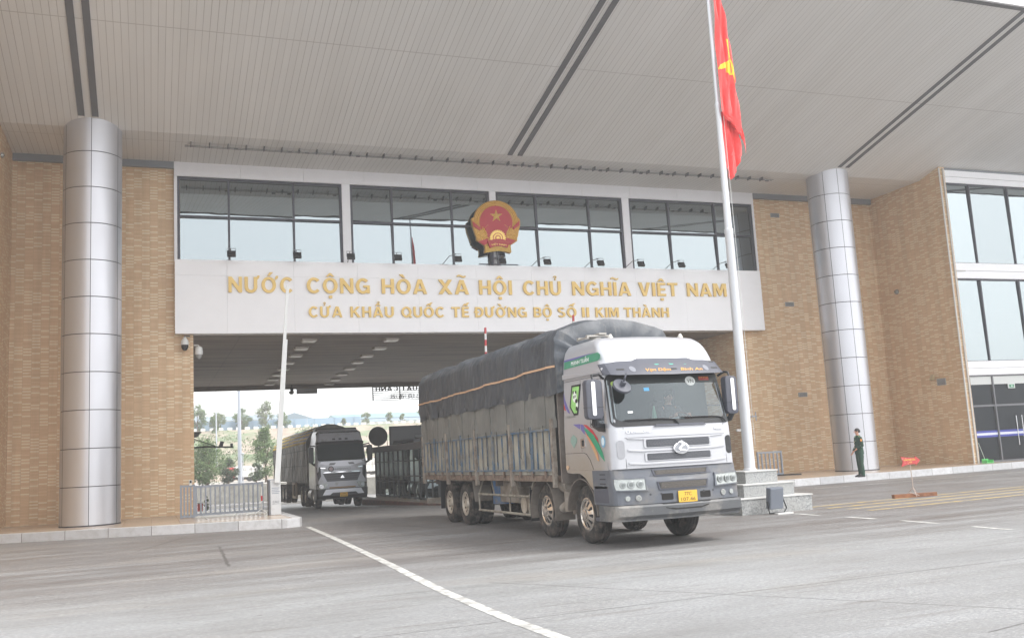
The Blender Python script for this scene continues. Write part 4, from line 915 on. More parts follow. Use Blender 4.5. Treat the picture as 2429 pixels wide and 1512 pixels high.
cb([rr(-0.42, -0.20, 0.79, 0.90, 0.02), rr(0.34, 0.56, 0.79, 0.90, 0.02)], 'tow_hole', HOLE, off=0.0, thick=0.004, step=0)
conform([[(-0.44, 0.735), (0.52, 0.735), (0.46, 0.66), (0.30, 0.625), (-0.22, 0.625), (-0.38, 0.66)]], FL, HOLE, 'lower_intake', lip, 0.0, 0.004, step=0.08)
pl = conform([rr(-0.12, 0.25, 0.735, 0.93, 0.012)], lambda x, z: -0.055, M('yellow_plate', (214, 170, 60), 0.5), 'number_plate', bump, 0.0, 0.008, step=0)
text('77C', 0.0, 0.14, 0.845, 0.905, -0.063, BLK, 'lettering', pl, depth=0.002, bold=0.0, local=True)
text('107.46', -0.07, 0.21, 0.755, 0.815, -0.063, BLK, 'lettering', pl, depth=0.002, bold=0.0, local=True)
MB().box(-1.245, -1.20, 0.36, 0.92, 0.78, 1.16).box(-1.24, -1.0, 0.46, 0.94, 0.46, 0.52).box(-1.24, -1.0, 0.44, 0.94, 0.74, 0.80).build('step', DGREY, T1, local=True, bevel=0.012)
# mirrors
for s in (-1, 1):
    x0 = s * 1.30; mh = thing_part('mirror', cabr)
    cx = -1.46 if s < 0 else 1.31; mw = 1.15 if s < 0 else 0.92
    MB().add([], []).prism([(cx + p[0] * mw, p[1]) for p in rr(-0.135, 0.135, 2.22, 2.91, 0.07)], 'Y', 0.20, 0.36).build('mirror_housing', DGREY, mh, local=True, bevel=0.02, smooth=True)
    MB().prism([(cx + s * 0.02 + p[0], p[1]) for p in rr(-0.04, 0.035, 2.28, 2.87, 0.03)], 'Y', 0.188, 0.198).build('mirror_trim', CHR, mh, local=True, bevel=0.003)
    MB().box(cx - 0.136 * mw, cx + 0.136 * mw, 0.197, 0.361, 2.42, 2.428).build('housing_seam', BLK, mh, local=True)
    MB().tube([(s * 1.17, 0.42, 2.93), (s * 1.28, 0.36, 3.0), (cx, 0.28, 2.98), (cx, 0.25, 2.90)], 0.022, 8).tube([(cx, 0.25, 2.24), (cx - s * 0.03, 0.30, 2.14), (s * 1.22, 0.42, 2.10)], [0.05, 0.05, 0.04], 8).build('mirror_arm', BLK, mh, local=True)
fm = thing_part('front_mirror', cabr)
MB().lathe([(0.002, -0.03), (0.10, -0.035), (0.165, -0.015), (0.17, 0.0), (0.16, 0.03), (0.002, 0.04)], (0, 0, 0), 'Z', 28).build('mirror_dish', DGREY, fm, local=True, smooth=True)
MB().box(-0.035, 0.035, -0.035, 0.035, 0.03, 0.12).tube([(0, 0, 0.10), (0.0, 0.02, 0.18), (0.03, 0.08, 0.22), (0.06, 0.14, 0.22)], 0.015, 8).build('mirror_stalk', DGREY, fm, local=True)
fm.location = (-0.99, -0.10 + 0.18, 2.76); fm.rotation_euler = (math.radians(48), math.radians(4), 0)
sd2 = cf([ell(-1.045, 2.53, 0.045, 0.10, 18)], 'hanging_charm', M('dark_charm', (44, 50, 52), 0.5), off=-0.03, thick=0.004)
# wheels: four axles
for y in (1.70, 3.62):
    wheel(T1, -1.06, y, -1, cover=True); wheel(T1, 1.06, y, 1, cover=True)
for y in (8.93, 10.30):
    wheel(T1, -1.10, y, -1, dual=True); wheel(T1, 1.10, y, 1, dual=True)
# chassis, guards, tanks
b = MB(); b.box(-0.48, -0.38, 0.5, 12.1, 0.72, 1.0).box(0.38, 0.48, 0.5, 12.1, 0.72, 1.0)
for y in (1.7, 3.62, 8.93, 10.3): b.cyl((-0.95, y, 0.535), (0.95, y, 0.535), 0.09, n=12); b.box(-0.6, 0.6, y - 0.06, y + 0.06, 0.5, 0.9)
for y in (5.0, 6.5, 8.0, 11.5): b.box(-1.1, 1.1, y - 0.05, y + 0.05, 1.0, 1.15)
b.cyl((0, 9.0, 0.55), (0, 9.0, 0.8), 0.25, n=14).box(-0.5, 0.5, 0.6, 2.2, 0.45, 1.2).box(-0.9, -0.5, 2.2, 2.9, 0.6, 1.5).cyl((-0.78, 2.45, 0.5), (-0.78, 2.45, 1.15), 0.2, n=16)
b.build('chassis', CHAS, T1, local=True)
MB().cyl((-0.98, 2.62, 0.55), (-0.98, 2.62, 1.3), 0.1, n=14).cyl((-0.98, 2.5, 1.05), (-0.98, 2.8, 1.05), 0.14, n=14).cyl((-1.0, 2.62, 0.7), (-1.0, 2.9, 0.6), 0.09, n=12).build('air_filter', DUSTY, T1, local=True, smooth=True)
MB().cyl((-0.95, 4.75, 0.60), (-0.65, 4.75, 0.60), 0.19, n=20).cyl((-0.95, 5.18, 0.60), (-0.65, 5.18, 0.60), 0.19, n=20).build('air_tank', M('dusty_tank', (190, 180, 166), 0.6, dirt=(140, 124, 108), dirt_amt=0.4), T1, local=True, smooth=True)
MB().box(-0.95, -0.5, 5.5, 6.7, 0.62, 1.12).box(0.5, 1.0, 4.8, 6.8, 0.5, 1.1).build('fuel_tank', DUSTY, T1, local=True, bevel=0.05)
MB().cyl((-0.55, 7.4, 0.55), (-0.55, 7.4, 1.18), 0.31, n=24).build('blue_drum', M('blue_plastic', (48, 100, 150), 0.45, dirt=(120, 116, 110), dirt_amt=0.35), T1, local=True, smooth=True)
for s in (-1, 1):
    b = MB(); x = s * 1.12
    for z in (0.80, 0.42): b.tube([(x, 4.35, z), (x, 7.75, z)], 0.028, 8)
    for y in (4.40, 5.6, 7.72): b.tube([(x, y, 0.42), (x, y, 0.80), (x * 0.96, y - 0.25, 1.18)], 0.022, 8)
    for y in (5.0, 6.6): b.tube([(x, y, 0.80), (x * 0.97, y + 0.3, 1.18)], 0.016, 6)
    b.build('side_guard', M('guard_rail', (150, 144, 132), 0.6, dirt=(104, 92, 80), dirt_amt=0.45, dscale=6), T1, local=True)
    b = MB(); b.box(s * 0.66 if s > 0 else -1.16, 1.16 if s > 0 else -0.66, 8.10, 11.05, 1.10, 1.13)
    b.add([(s * 0.70, 8.10, 1.12), (s * 1.16, 8.10, 1.12), (s * 1.16, 7.93, 0.62), (s * 0.70, 7.93, 0.62)], [(0, 1, 2, 3)]).build('mudguard', MATS['dusty_mudguard'], T1, local=True, thick=0.02)
    MB().box(min(s * 0.7, s * 1.15), max(s * 0.7, s * 1.15), 10.95, 10.97, 0.35, 1.12).box(min(s * 0.7, s * 1.15), max(s * 0.7, s * 1.15), 4.28, 4.30, 0.3, 1.0).build('mud_flap', BLK, T1, local=True)
MB().box(-1.2, 1.2, 12.15, 12.25, 0.45, 0.6).box(-0.5, -0.4, 12.1, 12.2, 0.6, 1.1).box(0.4, 0.5, 12.1, 12.2, 0.6, 1.1).build('rear_bumper', DUSTY, T1, local=True)
# load body: sills, panels, ribs
YB0, YB1 = 2.60, 12.28
load = MB().box(-1.23, 1.23, YB0, YB1, 1.13, 1.25).build('load_bed', RUST, T1, local=True, bevel=0.01)
MB().box(-1.20, 1.20, YB0 + 0.06, YB1 - 0.06, 1.25, 3.9).build('cargo', M('cargo_dark', (60, 60, 58), 0.9), load, local=True)
npn = 4; L = (YB1 - YB0) / npn
for s in (-1, 1):
    for k in range(npn):
        y0, y1 = YB0 + k * L, YB0 + (k + 1) * L
        b = MB(); N = 24
        b.grid(N, 2, lambda i, j: (s * (1.215 + (0.012 if i % 4 in (1, 2) else 0)), y0 + 0.06 + (y1 - y0 - 0.12) * i / (N - 1), 1.26 + 1.0 * j))
        pnl = b.build('side_panel', PANELM, load, local=True)
        b = MB()
        for z0, z1 in ((1.335, 1.375), (2.13, 2.17)): b.box(min(s * 1.232, s * 1.262), max(s * 1.232, s * 1.262), y0 + 0.06, y1 - 0.06, z0, z1)
        y = y0 + 0.22
        while y < y1 - 0.1:
            b.box(min(s * 1.230, s * 1.255), max(s * 1.230, s * 1.255), y - 0.014, y + 0.014, 1.377, 2.128); y += 0.345
        b.box(min(s * 1.228, s * 1.268), max(s * 1.228, s * 1.268), (y0 + y1) / 2 - 0.05, (y0 + y1) / 2 - 0.015, 1.30, 2.25) if k != 9 else None
        b.build('blue_frame', BLUE, load, local=True)
        for q in (0.5, 1.2, 1.9): MB().box(min(s * 1.232, s * 1.27), max(s * 1.232, s * 1.27), y0 + q - 0.03, y0 + q + 0.03, 1.20, 1.34).build('hinge', RUST, load, local=True)
    for k in range(npn + 1):
        y = min(max(YB0 + k * L, YB0 + 0.05), YB1 - 0.05); MB().box(min(s * 1.20, s * 1.285), max(s * 1.20, s * 1.285), y - 0.05, y + 0.05, 1.02, 2.35).build('post', M('post_grey', (146, 138, 128), 0.65, dirt=(104, 88, 76), dirt_amt=0.42, dscale=5), load, local=True)
MB().box(-1.22, 1.22, 2.36, 2.42, 1.1, 3.7).build('headboard', M('headboard', (120, 112, 106), 0.7, dirt=(96, 84, 76), dirt_amt=0.45), load, local=True)
# ropes hanging from the tarpaulin
b = MB(); random.seed(5)
for k in range(14):
    y = YB0 + 0.4 + k * 0.7 + random.uniform(-0.1, 0.1); zb = random.uniform(1.55, 1.85)
    b.tube([(-1.29, y, 2.24), (-1.285, y + random.uniform(-0.02, 0.02), (2.2 + zb) / 2), (-1.285, y + 0.01, zb), (-1.285, y + 0.03, zb - 0.06), (-1.285, y - 0.015, zb - 0.09)], 0.008, 5)
b.build('tie_rope', M('dark_rope', (74, 70, 66), 0.9), load, local=True)
# tarpaulin
def tarp(zlow, off, zt=4.0, x0=1.235, seed=0, ya=2.28):
    NY, prof = 260, []
    zs_ = [zlow + (zt - 0.14 - zlow) * i / 14 for i in range(15)]
    for z in zs_: prof.append((-x0, z, -1, 0))
    for a in (20, 45, 70): t = math.radians(a); prof.append((-x0 + 0.14 - 0.14 * math.cos(t), zt - 0.14 + 0.14 * math.sin(t), -math.cos(t), math.sin(t)))
    n = 16
    for i in range(n + 1):
        u = -1 + 2 * i / n; prof.append(((x0 - 0.14) * u, zt + 0.19 * (1 - abs(u) ** 2.6), 0.15 * u, 1))
    for a in (70, 45, 20): t = math.radians(a); prof.append((x0 - 0.14 + 0.14 * math.cos(t), zt - 0.14 + 0.14 * math.sin(t), math.cos(t), math.sin(t)))
    for z in reversed(zs_): prof.append((x0, z, 1, 0))
    def P(i, j):
        x, z, nx, nz_ = prof[i]; y = ya + (YB1 - ya + 0.03) * j / (NY - 1)
        side = 1 if abs(nx) > 0.5 else 0.35
        sag = 0.02 + 0.022 * math.cos(2 * PI * (y - YB0) / 1.21)                      # pulled in between the hoops
        vf_ = 0.030 * (1 - 2 * abs(math.sin(PI * y / 0.55 + 2.5 * nz(y, z, 0, 0.7, seed))) ** 0.6) * (0.15 + 1.3 * abs(nz(y, z, 3, 0.5, seed)))
        w_ = 0.03 * nz(x, y, z, 1.6, seed) + 0.024 * nz(x, y * 2.2 + z, z * 0.8, 3.2, seed + 9)
        hz = 0.012 * math.sin(2 * PI * z / 0.33 + 4 * nz(y, 0, 0, 0.5, seed)) * max(0, nz(y, z, 7, 0.9, seed) + 0.3)
        d = off + 0.025 * (1 - side) + side * (vf_ + w_ + hz) + (w_ if side < 1 else 0) + (sag - 0.03) * side
        if side < 1: z += 0.025 * math.cos(2 * PI * (y - YB0) / 1.21)
        if abs(nx) > 0.9 and z < zlow + 0.25:
            q = max(0, 1 - (z - zlow) / 0.25); z += q * (0.045 * abs(math.sin(PI * (y - YB0) / 1.21)) + 0.02 * nz(y, 0, 0, 1.5, seed + 3)) - q * 0.02 * (y - YB0) / 9
        dt = d if d > 0.004 else 0.004
        return (x + nx * dt, y, z + nz_ * (d if side < 1 else 0))
    n = len(prof); m = MB(); m.grid(n, NY, lambda i, j: P(i, j))
    return m, P, prof, n, NY
m, P, prof, n, NY = tarp(2.79, 0.05)
# gathered front end: pleats drawn to the middle of the headboard
fr = [P(i, 0) for i in range(n)]
rings = 6
cen = Vector((0, 2.28, 3.2))
vs = []
for r_ in range(rings):
    t = r_ / (rings - 1)
    for i in range(n):
        v = Vector(fr[i]); ang = i * 1.0
        q = v.lerp(cen, t * 0.72)
        q.y = 2.28 - 0.10 * math.sin(PI * min(1, t * 1.3)) * (0.35 + 0.65 * abs(math.sin(ang * 0.9 + 3 * nz(v.x, 0, v.z, 1.2)))) - 0.03
        if r_ == 0: q = v
        vs.append(q)
m.add(vs, [(r_ * n + i, r_ * n + i + 1, (r_ + 1) * n + i + 1, (r_ + 1) * n + i) for r_ in range(rings - 1) for i in range(n - 1)])
rv = [P(i, NY - 1) for i in range(n)]
m.add(rv + [(0, YB1 + 0.05, 2.0)], [(i, i + 1, n) for i in range(n - 1)])
tp = m.build('tarpaulin', TARP, T1, smooth=True, local=True, sharp=60)
m, P2, _, n2, NY2 = tarp(2.16, 0.012, zt=3.2, seed=31, ya=2.42)
b = MB(); b.grid(13, NY2, lambda i, j: P2(i, j)); b.grid(13, NY2, lambda i, j: P2(n2 - 1 - i, j))
b.build('lower_tarpaulin', TARP2, T1, smooth=True, local=True, sharp=60)
# seams of the lower sheet and the orange strap
b = MB()
for k in range(9):
    j = int((k + 0.5) * NY / 9); b.tube([Vector(P2(i, j)) + Vector((-0.006, 0, 0)) for i in range(0, 13)], 0.004, 5)
b.build('tarpaulin_seam', M('seam_dark', (84, 86, 82), 0.8), tp, local=True)
b = MB(); pts = []
for j in range(0, NY, 2):
    y = P(4, j)[1]; zt_ = 3.36 - 0.09 * j / NY + 0.012 * math.sin(y * 2.3)
    i = min(range(15), key=lambda i: abs(P(i, j)[2] - zt_)); pts.append(Vector((min(P(k_, q_)[0] for k_ in (i - 1, i, i + 1) for q_ in (j - 1 if j else j, j, min(NY - 1, j + 1))) - 0.014, y, zt_)))
vs = [];
for p in pts: vs += [p + Vector((0, 0, 0.02)), p - Vector((0, 0, 0.02))]
b.add(vs, [(2 * i, 2 * i + 1, 2 * i + 3, 2 * i + 2) for i in range(len(pts) - 1)])
b.build('strap', M('orange_strap', (206, 166, 132), 0.7), tp, local=True, thick=0.006)
# ---------------------------------------------------------------- the terminal building on the right
tb = thing('terminal_building', 'brick and glass terminal building at the right edge, with white bands between tall windows', 'building', (40, 38, 0))
tb['label'] = 'brick and glass terminal building at the right, white bands between its tall windows'
FY0 = 31.45
MB().box(32.8, 33.12, FY0, 36.9, -0.2, 13.36).box(33.12, 60, 31.9, 44, 12.65, 13.3).build('wall', BRICK, tb)
MB().box(33.12, 60, 32.6, 44, -0.3, 12.6).build('interior', M('terminal_interior', (52, 50, 52), 0.8, var=0.3, vscale=0.6), tb)
for z0, z1 in ((12.64, 13.2), (8.30, 8.98), (4.02, 4.62)):
    b = MB(); zm = (z0 + z1) / 2; b.box(33.12, 60, FY0 + 0.02, FY0 + 0.5, z0, zm - 0.012).box(33.12, 60, FY0, FY0 + 0.5, zm, z1)
    b.build('white_band', WHITEP, tb)
MB().box(33.12, 60, FY0 + 0.012, FY0 + 0.5, 13.2, 13.3).build('parapet_trim', GREYTRIM, tb)
random.seed(3)
for z0, z1, gm in ((8.98, 12.64, GLASS), (4.62, 8.30, GLASS)):
    mx = [33.12, 34.5, 36.8, 39.1, 41.4, 43.7, 46.0]
    b = MB(); b.box(33.12, 46, FY0 + 0.06, FY0 + 0.16, z1 - 0.07, z1).box(33.12, 46, FY0 + 0.06, FY0 + 0.16, z0, z0 + 0.03)
    for x in mx[1:]: b.box(x - 0.03, x + 0.03, FY0 + 0.05, FY0 + 0.16, z0 + 0.03, z1 - 0.07)
    fr_ = b.build('window', FRAME, tb)
    for a, c in zip(mx, mx[1:]):
        t = random.uniform(-0.003, 0.003); h = (z1 - z0) * 0.012
        MB().add([(a, FY0 + 0.1 + t, z0), (c, FY0 + 0.1 - t, z0), (c, FY0 + 0.1 + h - t, z1), (a, FY0 + 0.1 + h + t, z1)], [(0, 1, 2, 3)]).build('pane', gm, fr_)
mx = [33.12, 34.48, 35.6, 36.75, 39.0, 41.3]
b = MB(); b.box(33.12, 46, FY0 + 0.05, FY0 + 0.17, 2.64, 2.72).box(33.12, 46, FY0 + 0.05, FY0 + 0.17, 3.96, 4.02).box(33.12, 46, FY0 + 0.05, FY0 + 0.17, 0.25, 0.32)
for x in (33.15, 34.48, 36.75, 39.0, 41.3): b.box(x - 0.035, x + 0.035, FY0 + 0.04, FY0 + 0.18, 0.32, 3.96)
df = b.build('entrance', M('entrance_frame', (108, 108, 112), 0.4, 0.3), tb)
b = MB(); b.add([(33.12, FY0 + 0.11, 0.25), (46, FY0 + 0.11, 0.25), (46, FY0 + 0.13, 4.0), (33.12, FY0 + 0.13, 4.0)], [(0, 1, 2, 3)]).build('pane', DOORGLASS, df)
MB().box(33.2, 46, FY0 + 0.095, FY0 + 0.10, 3.60, 3.95).build('valance', M('frosted_valance', (206, 208, 206), 0.6), df)
MB().box(33.2, 46, FY0 + 0.092, FY0 + 0.096, 1.32, 1.60).build('blue_safety_stripe', M('blue_film', (52, 62, 160), 0.4), df)
MB().box(33.2, 46, FY0 + 0.088, FY0 + 0.091, 1.41, 1.51).build('white_safety_stripe', M('white_film', (214, 216, 226), 0.4), df)
for x in (35.45, 35.78):
    b = MB(); b.cyl((x, FY0 - 0.06, 0.92), (x, FY0 - 0.06, 2.2), 0.022, n=10)
    for z in (1.15, 1.95): b.cyl((x, FY0 - 0.06, z), (x, FY0 + 0.1, z), 0.014, n=8)
    b.build('door_handle', CHR, df)
ex = thing('exit_sign', 'small green and white exit sign behind the glass above the terminal doors', 'sign', (35.55, FY0, 3.4))
MB().box(35.35, 35.74, FY0 + 0.05, FY0 + 0.085, 3.40, 3.60).build('sign_case', M('sign_white', (220, 224, 220), 0.4), ex, bevel=0.004)
MB().box(35.40, 35.69, FY0 + 0.046, FY0 + 0.049, 3.43, 3.57).build('sign_face', M('exit_green', (40, 130, 92), 0.4), ex)
MB().box(35.50, 35.57, FY0 + 0.043, FY0 + 0.045, 3.47, 3.53).prism([(35.58, 3.47), (35.64, 3.50), (35.58, 3.53)], 'Y', FY0 + 0.043, FY0 + 0.045).build('arrow_symbol', M('sign_white2', (200, 226, 210), 0.4), ex)
PIPE = M('white_pipe', (206, 204, 200), 0.4)
for y_, x_ in ((31.40, 32.76), (31.41, 33.0)):
    MB().tube([(x_, y_, 0.25), (x_, y_, 13.25)], 0.035, 8).tube([(x_, y_, 8.62), (x_ + 0.6 if x_ > 32.9 else x_, y_, 8.62)], 0.02, 6).build('downpipe', PIPE, tb)
# ---------------------------------------------------------------- small fittings on the walls
VENT = M('vent_frame', (168, 168, 168), 0.5); SLOT = M('vent_slot', (80, 78, 76), 0.7)
def vent_y(x, z, lab):
    t = thing('wall_vent', lab, 'vent', (x, 35.95, z), group='louvred vents in the tan brick wall')
    MB().box(x - 0.24, x + 0.24, 35.91, 35.946, z - 0.10, z + 0.10).build('frame', VENT, t, bevel=0.006)
    b = MB()
    for k in range(5): b.box(x - 0.21, x + 0.21, 35.902, 35.909, z - 0.075 + k * 0.034, z - 0.058 + k * 0.034)
    b.build('louvre', SLOT, t)
vent_y(27.2, 12.05, 'grey louvred vent, top one on the brick wall left of the column by the officer')
vent_y(27.55, 7.85, 'grey louvred vent, middle one on the brick wall left of the column by the officer')
vent_y(27.8, 3.68, 'grey louvred vent, lowest one on the brick wall left of the column by the officer')
t = thing('wall_vent', 'grey louvred vent on the side wall of the terminal building, below a small lamp', 'vent', (32.8, 32.7, 3.84))
MB().box(32.77, 32.798, 32.45, 32.95, 3.70, 4.0).build('frame', VENT, t); b = MB()
for k in range(6): b.box(32.762, 32.768, 32.48, 32.92, 3.73 + k * 0.045, 3.75 + k * 0.045)
b.build('louvre', SLOT, t)
t = thing('wall_lamp', 'small tan floodlight bracketed to the side wall of the terminal building', 'lamp', (32.8, 33.0, 4.0))
MB().box(32.60, 32.72, 32.98, 33.16, 3.95, 4.2, Matrix.Rotation(0.4, 3, 'Y')).build('lamp_head', M('tan_lamp', (176, 156, 120), 0.5), t, bevel=0.01)
MB().box(32.66, 32.80, 33.05, 33.09, 4.0, 4.03).build('bracket', GREYTRIM, t)
t = thing('dome_lamp', 'small round chrome dome lamp high on the side wall of the terminal building', 'lamp', (32.8, 34.75, 8.27))
MB().lathe([(0.12, 0.0), (0.12, 0.03), (0.09, 0.09), (0.002, 0.12)], (32.8, 34.75, 8.27), 'X', 16).v and None
b = MB().lathe([(0.12, 0.0), (0.12, -0.03), (0.09, -0.09), (0.002, -0.12)], (32.797, 34.75, 8.27), 'X', 16).build('dome', M('dome_glass', (150, 150, 146), 0.15, 0.6), t, smooth=True)
t = thing('dome_lamp', 'small round dome lamp on the brick side wall at the far left edge', 'lamp', (-4.5, 33.2, 12.1))
b = MB().lathe([(0.09, 0.0), (0.09, 0.03), (0.07, 0.07), (0.002, 0.10)], (-4.497, 33.2, 12.1), 'X', 16).build('dome', MATS['dome_glass'], t, smooth=True)
# dome cameras at the passage's left corner
CAMW, CAMB = M('camera_white', (216, 216, 214), 0.35), M('camera_dark', (34, 34, 38), 0.2)
t = thing('dome_camera', 'white and black dome camera hung on a short bracket from the front of the brick wall', 'camera', (1.13, 35.95, 6.2))
t['label'] = 'dome camera with a black lower half on the brick wall under the sign'
MB().lathe([(0.03, 6.50), (0.06, 6.46), (0.13, 6.36), (0.135, 6.22)], (1.13, 35.7, 0), n=18).build('housing', CAMW, t, smooth=True)
MB().lathe([(0.125, 6.218), (0.12, 6.12), (0.07, 6.03), (0.002, 6.0)], (1.13, 35.7, 0), n=18).build('dome', CAMB, t, smooth=True)
MB().tube([(1.13, 35.7, 6.5), (1.13, 35.72, 6.55), (1.3, 35.93, 6.56)], 0.02, 6).build('bracket', GREYTRIM, t)
t = thing('dome_camera', 'white dome camera on an arm inside the passage corner, beside the dark dome camera', 'camera', (1.55, 36.0, 6.0))
MB().lathe([(0.03, 6.2), (0.12, 6.16), (0.14, 5.98), (0.14, 5.90)], (1.62, 35.98, 0), n=18).build('housing', CAMW, t, smooth=True)
MB().lathe([(0.11, 5.898), (0.10, 5.8), (0.05, 5.74), (0.002, 5.73)], (1.62, 35.98, 0), n=18).build('dome', M('dome_grey', (150, 150, 150), 0.2), t, smooth=True)
MB().tube([(1.45, 36.05, 6.24), (1.6, 36.0, 6.24), (1.62, 35.98, 6.19)], 0.025, 6).build('bracket', CAMW, t)
t = thing('security_camera', 'white bullet camera on a thin pipe beside the right end of the passage', 'camera', (24.3, 35.8, 2.2))
MB().tube([(22.6, 35.85, 3.36), (24.34, 35.85, 3.36), (24.34, 35.85, 2.1)], 0.035, 6).build('conduit', M('rusty_pipe', (84, 74, 68), 0.7), t)
MB().box(24.0, 24.32, 35.74, 35.84, 2.16, 2.27).build('camera_body', CAMW, t, bevel=0.01)
t = thing('security_camera', 'small black camera hanging under the far edge of the passage ceiling', 'camera', (7.95, 58.4, 6.0))
MB().cyl((7.95, 58.4, 6.59), (7.95, 58.4, 6.45), 0.03).cyl((7.95, 58.4, 6.45), (7.95, 58.4, 6.22), 0.10, 0.10, 12).build('housing', CAMB, t)
MB().lathe([(0.15, 6.21), (0.16, 6.12), (0.08, 6.02), (0.002, 6.0)], (7.93, 58.4, 0), n=14).build('dome', M('smoked_dome', (90, 86, 84), 0.2), t, smooth=True)
t = thing('display_board', 'blank grey board hanging under the far edge of the passage ceiling', 'board', (8.9, 58.9, 6.0))
MB().box(8.30, 9.56, 58.85, 58.97, 6.07, 6.5).build('panel', M('board_back', (150, 152, 156), 0.5), t, bevel=0.01)
MB().box(8.5, 8.55, 58.88, 58.93, 6.5, 6.7).box(9.3, 9.35, 58.88, 58.93, 6.5, 6.7).build('hanger', GREYTRIM, t)
# far hanging sign, seen from behind
t = thing('lane_sign', 'open slatted sign with dark letters seen from behind, hanging beyond the passage', 'sign', (15, 59.3, 6.2))
b = MB(); SX0, SX1, SY_ = 13.1, 18.6, 59.3; zt_, zb_ = 6.62, 5.55
for k in range(10): z = zt_ - (zt_ - zb_) * k / 9; b.box(SX0, SX1, SY_ - 0.02, SY_ + 0.02, z - 0.018, z + 0.018)
for x in (SX0, 14.85, 16.7, SX1): b.box(x - 0.035, x + 0.035, SY_ - 0.022, SY_ + 0.022, zb_ - 0.02, 6.75)
b.build('frame', M('sign_steel', (52, 50, 50), 0.6), t)
SLT = M('sign_letter_back', (46, 44, 44), 0.6)
caps('LUỒNG XUẤT CẢNH', 13.3, 18.4, 6.12, 6.42, SY_ + 0.08, SLT, t, 0.05, True)
text('出境通道', 14.2, 16.4, 5.62, 5.90, SY_ + 0.05, SLT, 'lettering', t, depth=0.03, mirror=True, fit='box')
# ---------------------------------------------------------------- floodlights along the top of the sign
FLB = M('floodlight_black', (34, 34, 38), 0.45)
def flood(x, z=9.33, tilt=0.25, lean=0.5):
    t = thing('floodlight', '', 'floodlight', (x, 35.5, 9.3), group='floodlights along the top of the sign')
    y = 34.95
    R3 = Matrix.Rotation(-0.5, 3, 'X')
    MB().box(x - 0.15, x + 0.15, y - 0.05, y + 0.05, z - 0.02, z + 0.22, R3, (x, y, z + 0.1)).build('lamp_body', FLB, t, bevel=0.012)
    MB().tube([(x - 0.15, y, z + 0.16), (x - 0.15, y + 0.05, z + 0.31), (x + 0.15, y + 0.05, z + 0.31), (x + 0.15, y, z + 0.16)], 0.012, 6).build('yoke', GREYTRIM, t)
    MB().tube([(x - 0.02, y + 0.05, z + 0.31), (x - lean * 0.3, 35.2, z + 0.26), (x - lean * 0.5, 35.6, 9.32)], 0.014, 6).build('arm', M('floodlight_arm', (84, 82, 80), 0.6), t)
    return t
fx = [2.75, 5.12, 7.14, 8.98, 11.42, 13.30, 15.28, 17.72, 19.64, 21.63, 24.05]
wh = ['above the first gold letter N', 'above the last C of the first word', 'above the gap before the second word', 'above the O of the second word', 'above the word XA', 'right under the national emblem', 'just right of the national emblem', 'above the N of NGHIA', 'above the V of VIET', 'above the word VIET\'s last letter', 'rightmost one, half behind the flagpole']
for k, x in enumerate(fx):
    t = flood(x * 35.0 / 35.4, 9.28 if k > 4 else 9.32, lean=0.0 if k < 4 else 0.9)
    t['label'] = 'black floodlight on the sign\'s top edge, ' + wh[k]
# small clamp frame under the emblem
# ---------------------------------------------------------------- national emblem
em = thing('national_emblem', 'round red and gold national emblem with a star, rice sheaves and cogwheel in front of the windows', 'emblem', (13.05, 35.2, 9.8))
em['label'] = 'round red and gold national emblem with star and rice sheaves before the windows'
EX = lambda px, py: (13.17 + (px - 722) * 0.00212, 12.01 - (py - 140 - (px - 722) * 0.055) * 0.00206)
EY = 35.48
GLD = M('emblem_gold', (236, 200, 112), 0.35, 0.4, var=0.12, vscale=14); ERED = M('emblem_red', (176, 34, 48), 0.4)
EDK = M('emblem_back', (58, 70, 84), 0.5)
def ep(pts, y0, y1, name, mat, par=em, bevel=0.0, smooth=False): return MB().prism([EX(*p) for p in pts], 'Y', y0, y1).build(name, mat, par, bevel=bevel, smooth=smooth)
outl = [(722 + 455 * math.sin(a), 560 - 425 * math.cos(a)) for a in [math.radians(-78 + 156 * i / 30) for i in range(31)]]
outl += [(1222, 540), (1220, 650), (1190, 740), (1160, 880), (1140, 920), (1145, 965), (1080, 1010), (1000, 1050), (995, 1100), (1010, 1190), (985, 1215), (880, 1185), (780, 1150), (680, 1145), (570, 1165), (475, 1195), (455, 1180), (470, 1100), (462, 1040), (380, 985), (305, 930), (312, 880), (285, 800), (255, 690), (235, 620), (225, 500), (245, 478)]
ep(outl, EY, EY + 0.14, 'emblem_plate', M('emblem_dark_gold', (176, 132, 58), 0.4, 0.5), bevel=0.012)
ep([(722 + (x - 722) * 0.985 - 4, 620 + (y - 620) * 0.985 + 4) for x, y in outl], EY + 0.145, EY + 0.18, 'emblem_box', EDK)
fieldp = [(722 + 335 * math.sin(a), 590 - 345 * math.cos(a)) for a in [2 * PI * i / 48 for i in range(48)]]
ep(fieldp, EY - 0.012, EY - 0.001, 'red_field', ERED)
# star
c0 = (730, 455); so_, si_ = 135, 52
b = MB(); vs = []
for k in range(10):
    a = math.radians(36 * k); r_ = so_ if k % 2 == 0 else si_
    q = EX(c0[0] + r_ * math.sin(a), c0[1] - r_ * math.cos(a)); vs.append((q[0], EY - 0.014, q[1]))
q = EX(*c0); vs.append((q[0], EY - 0.09, q[1])); b.add(vs, [(k, (k + 1) % 10, 10) for k in range(10)]); b.build('star', GLD, em)
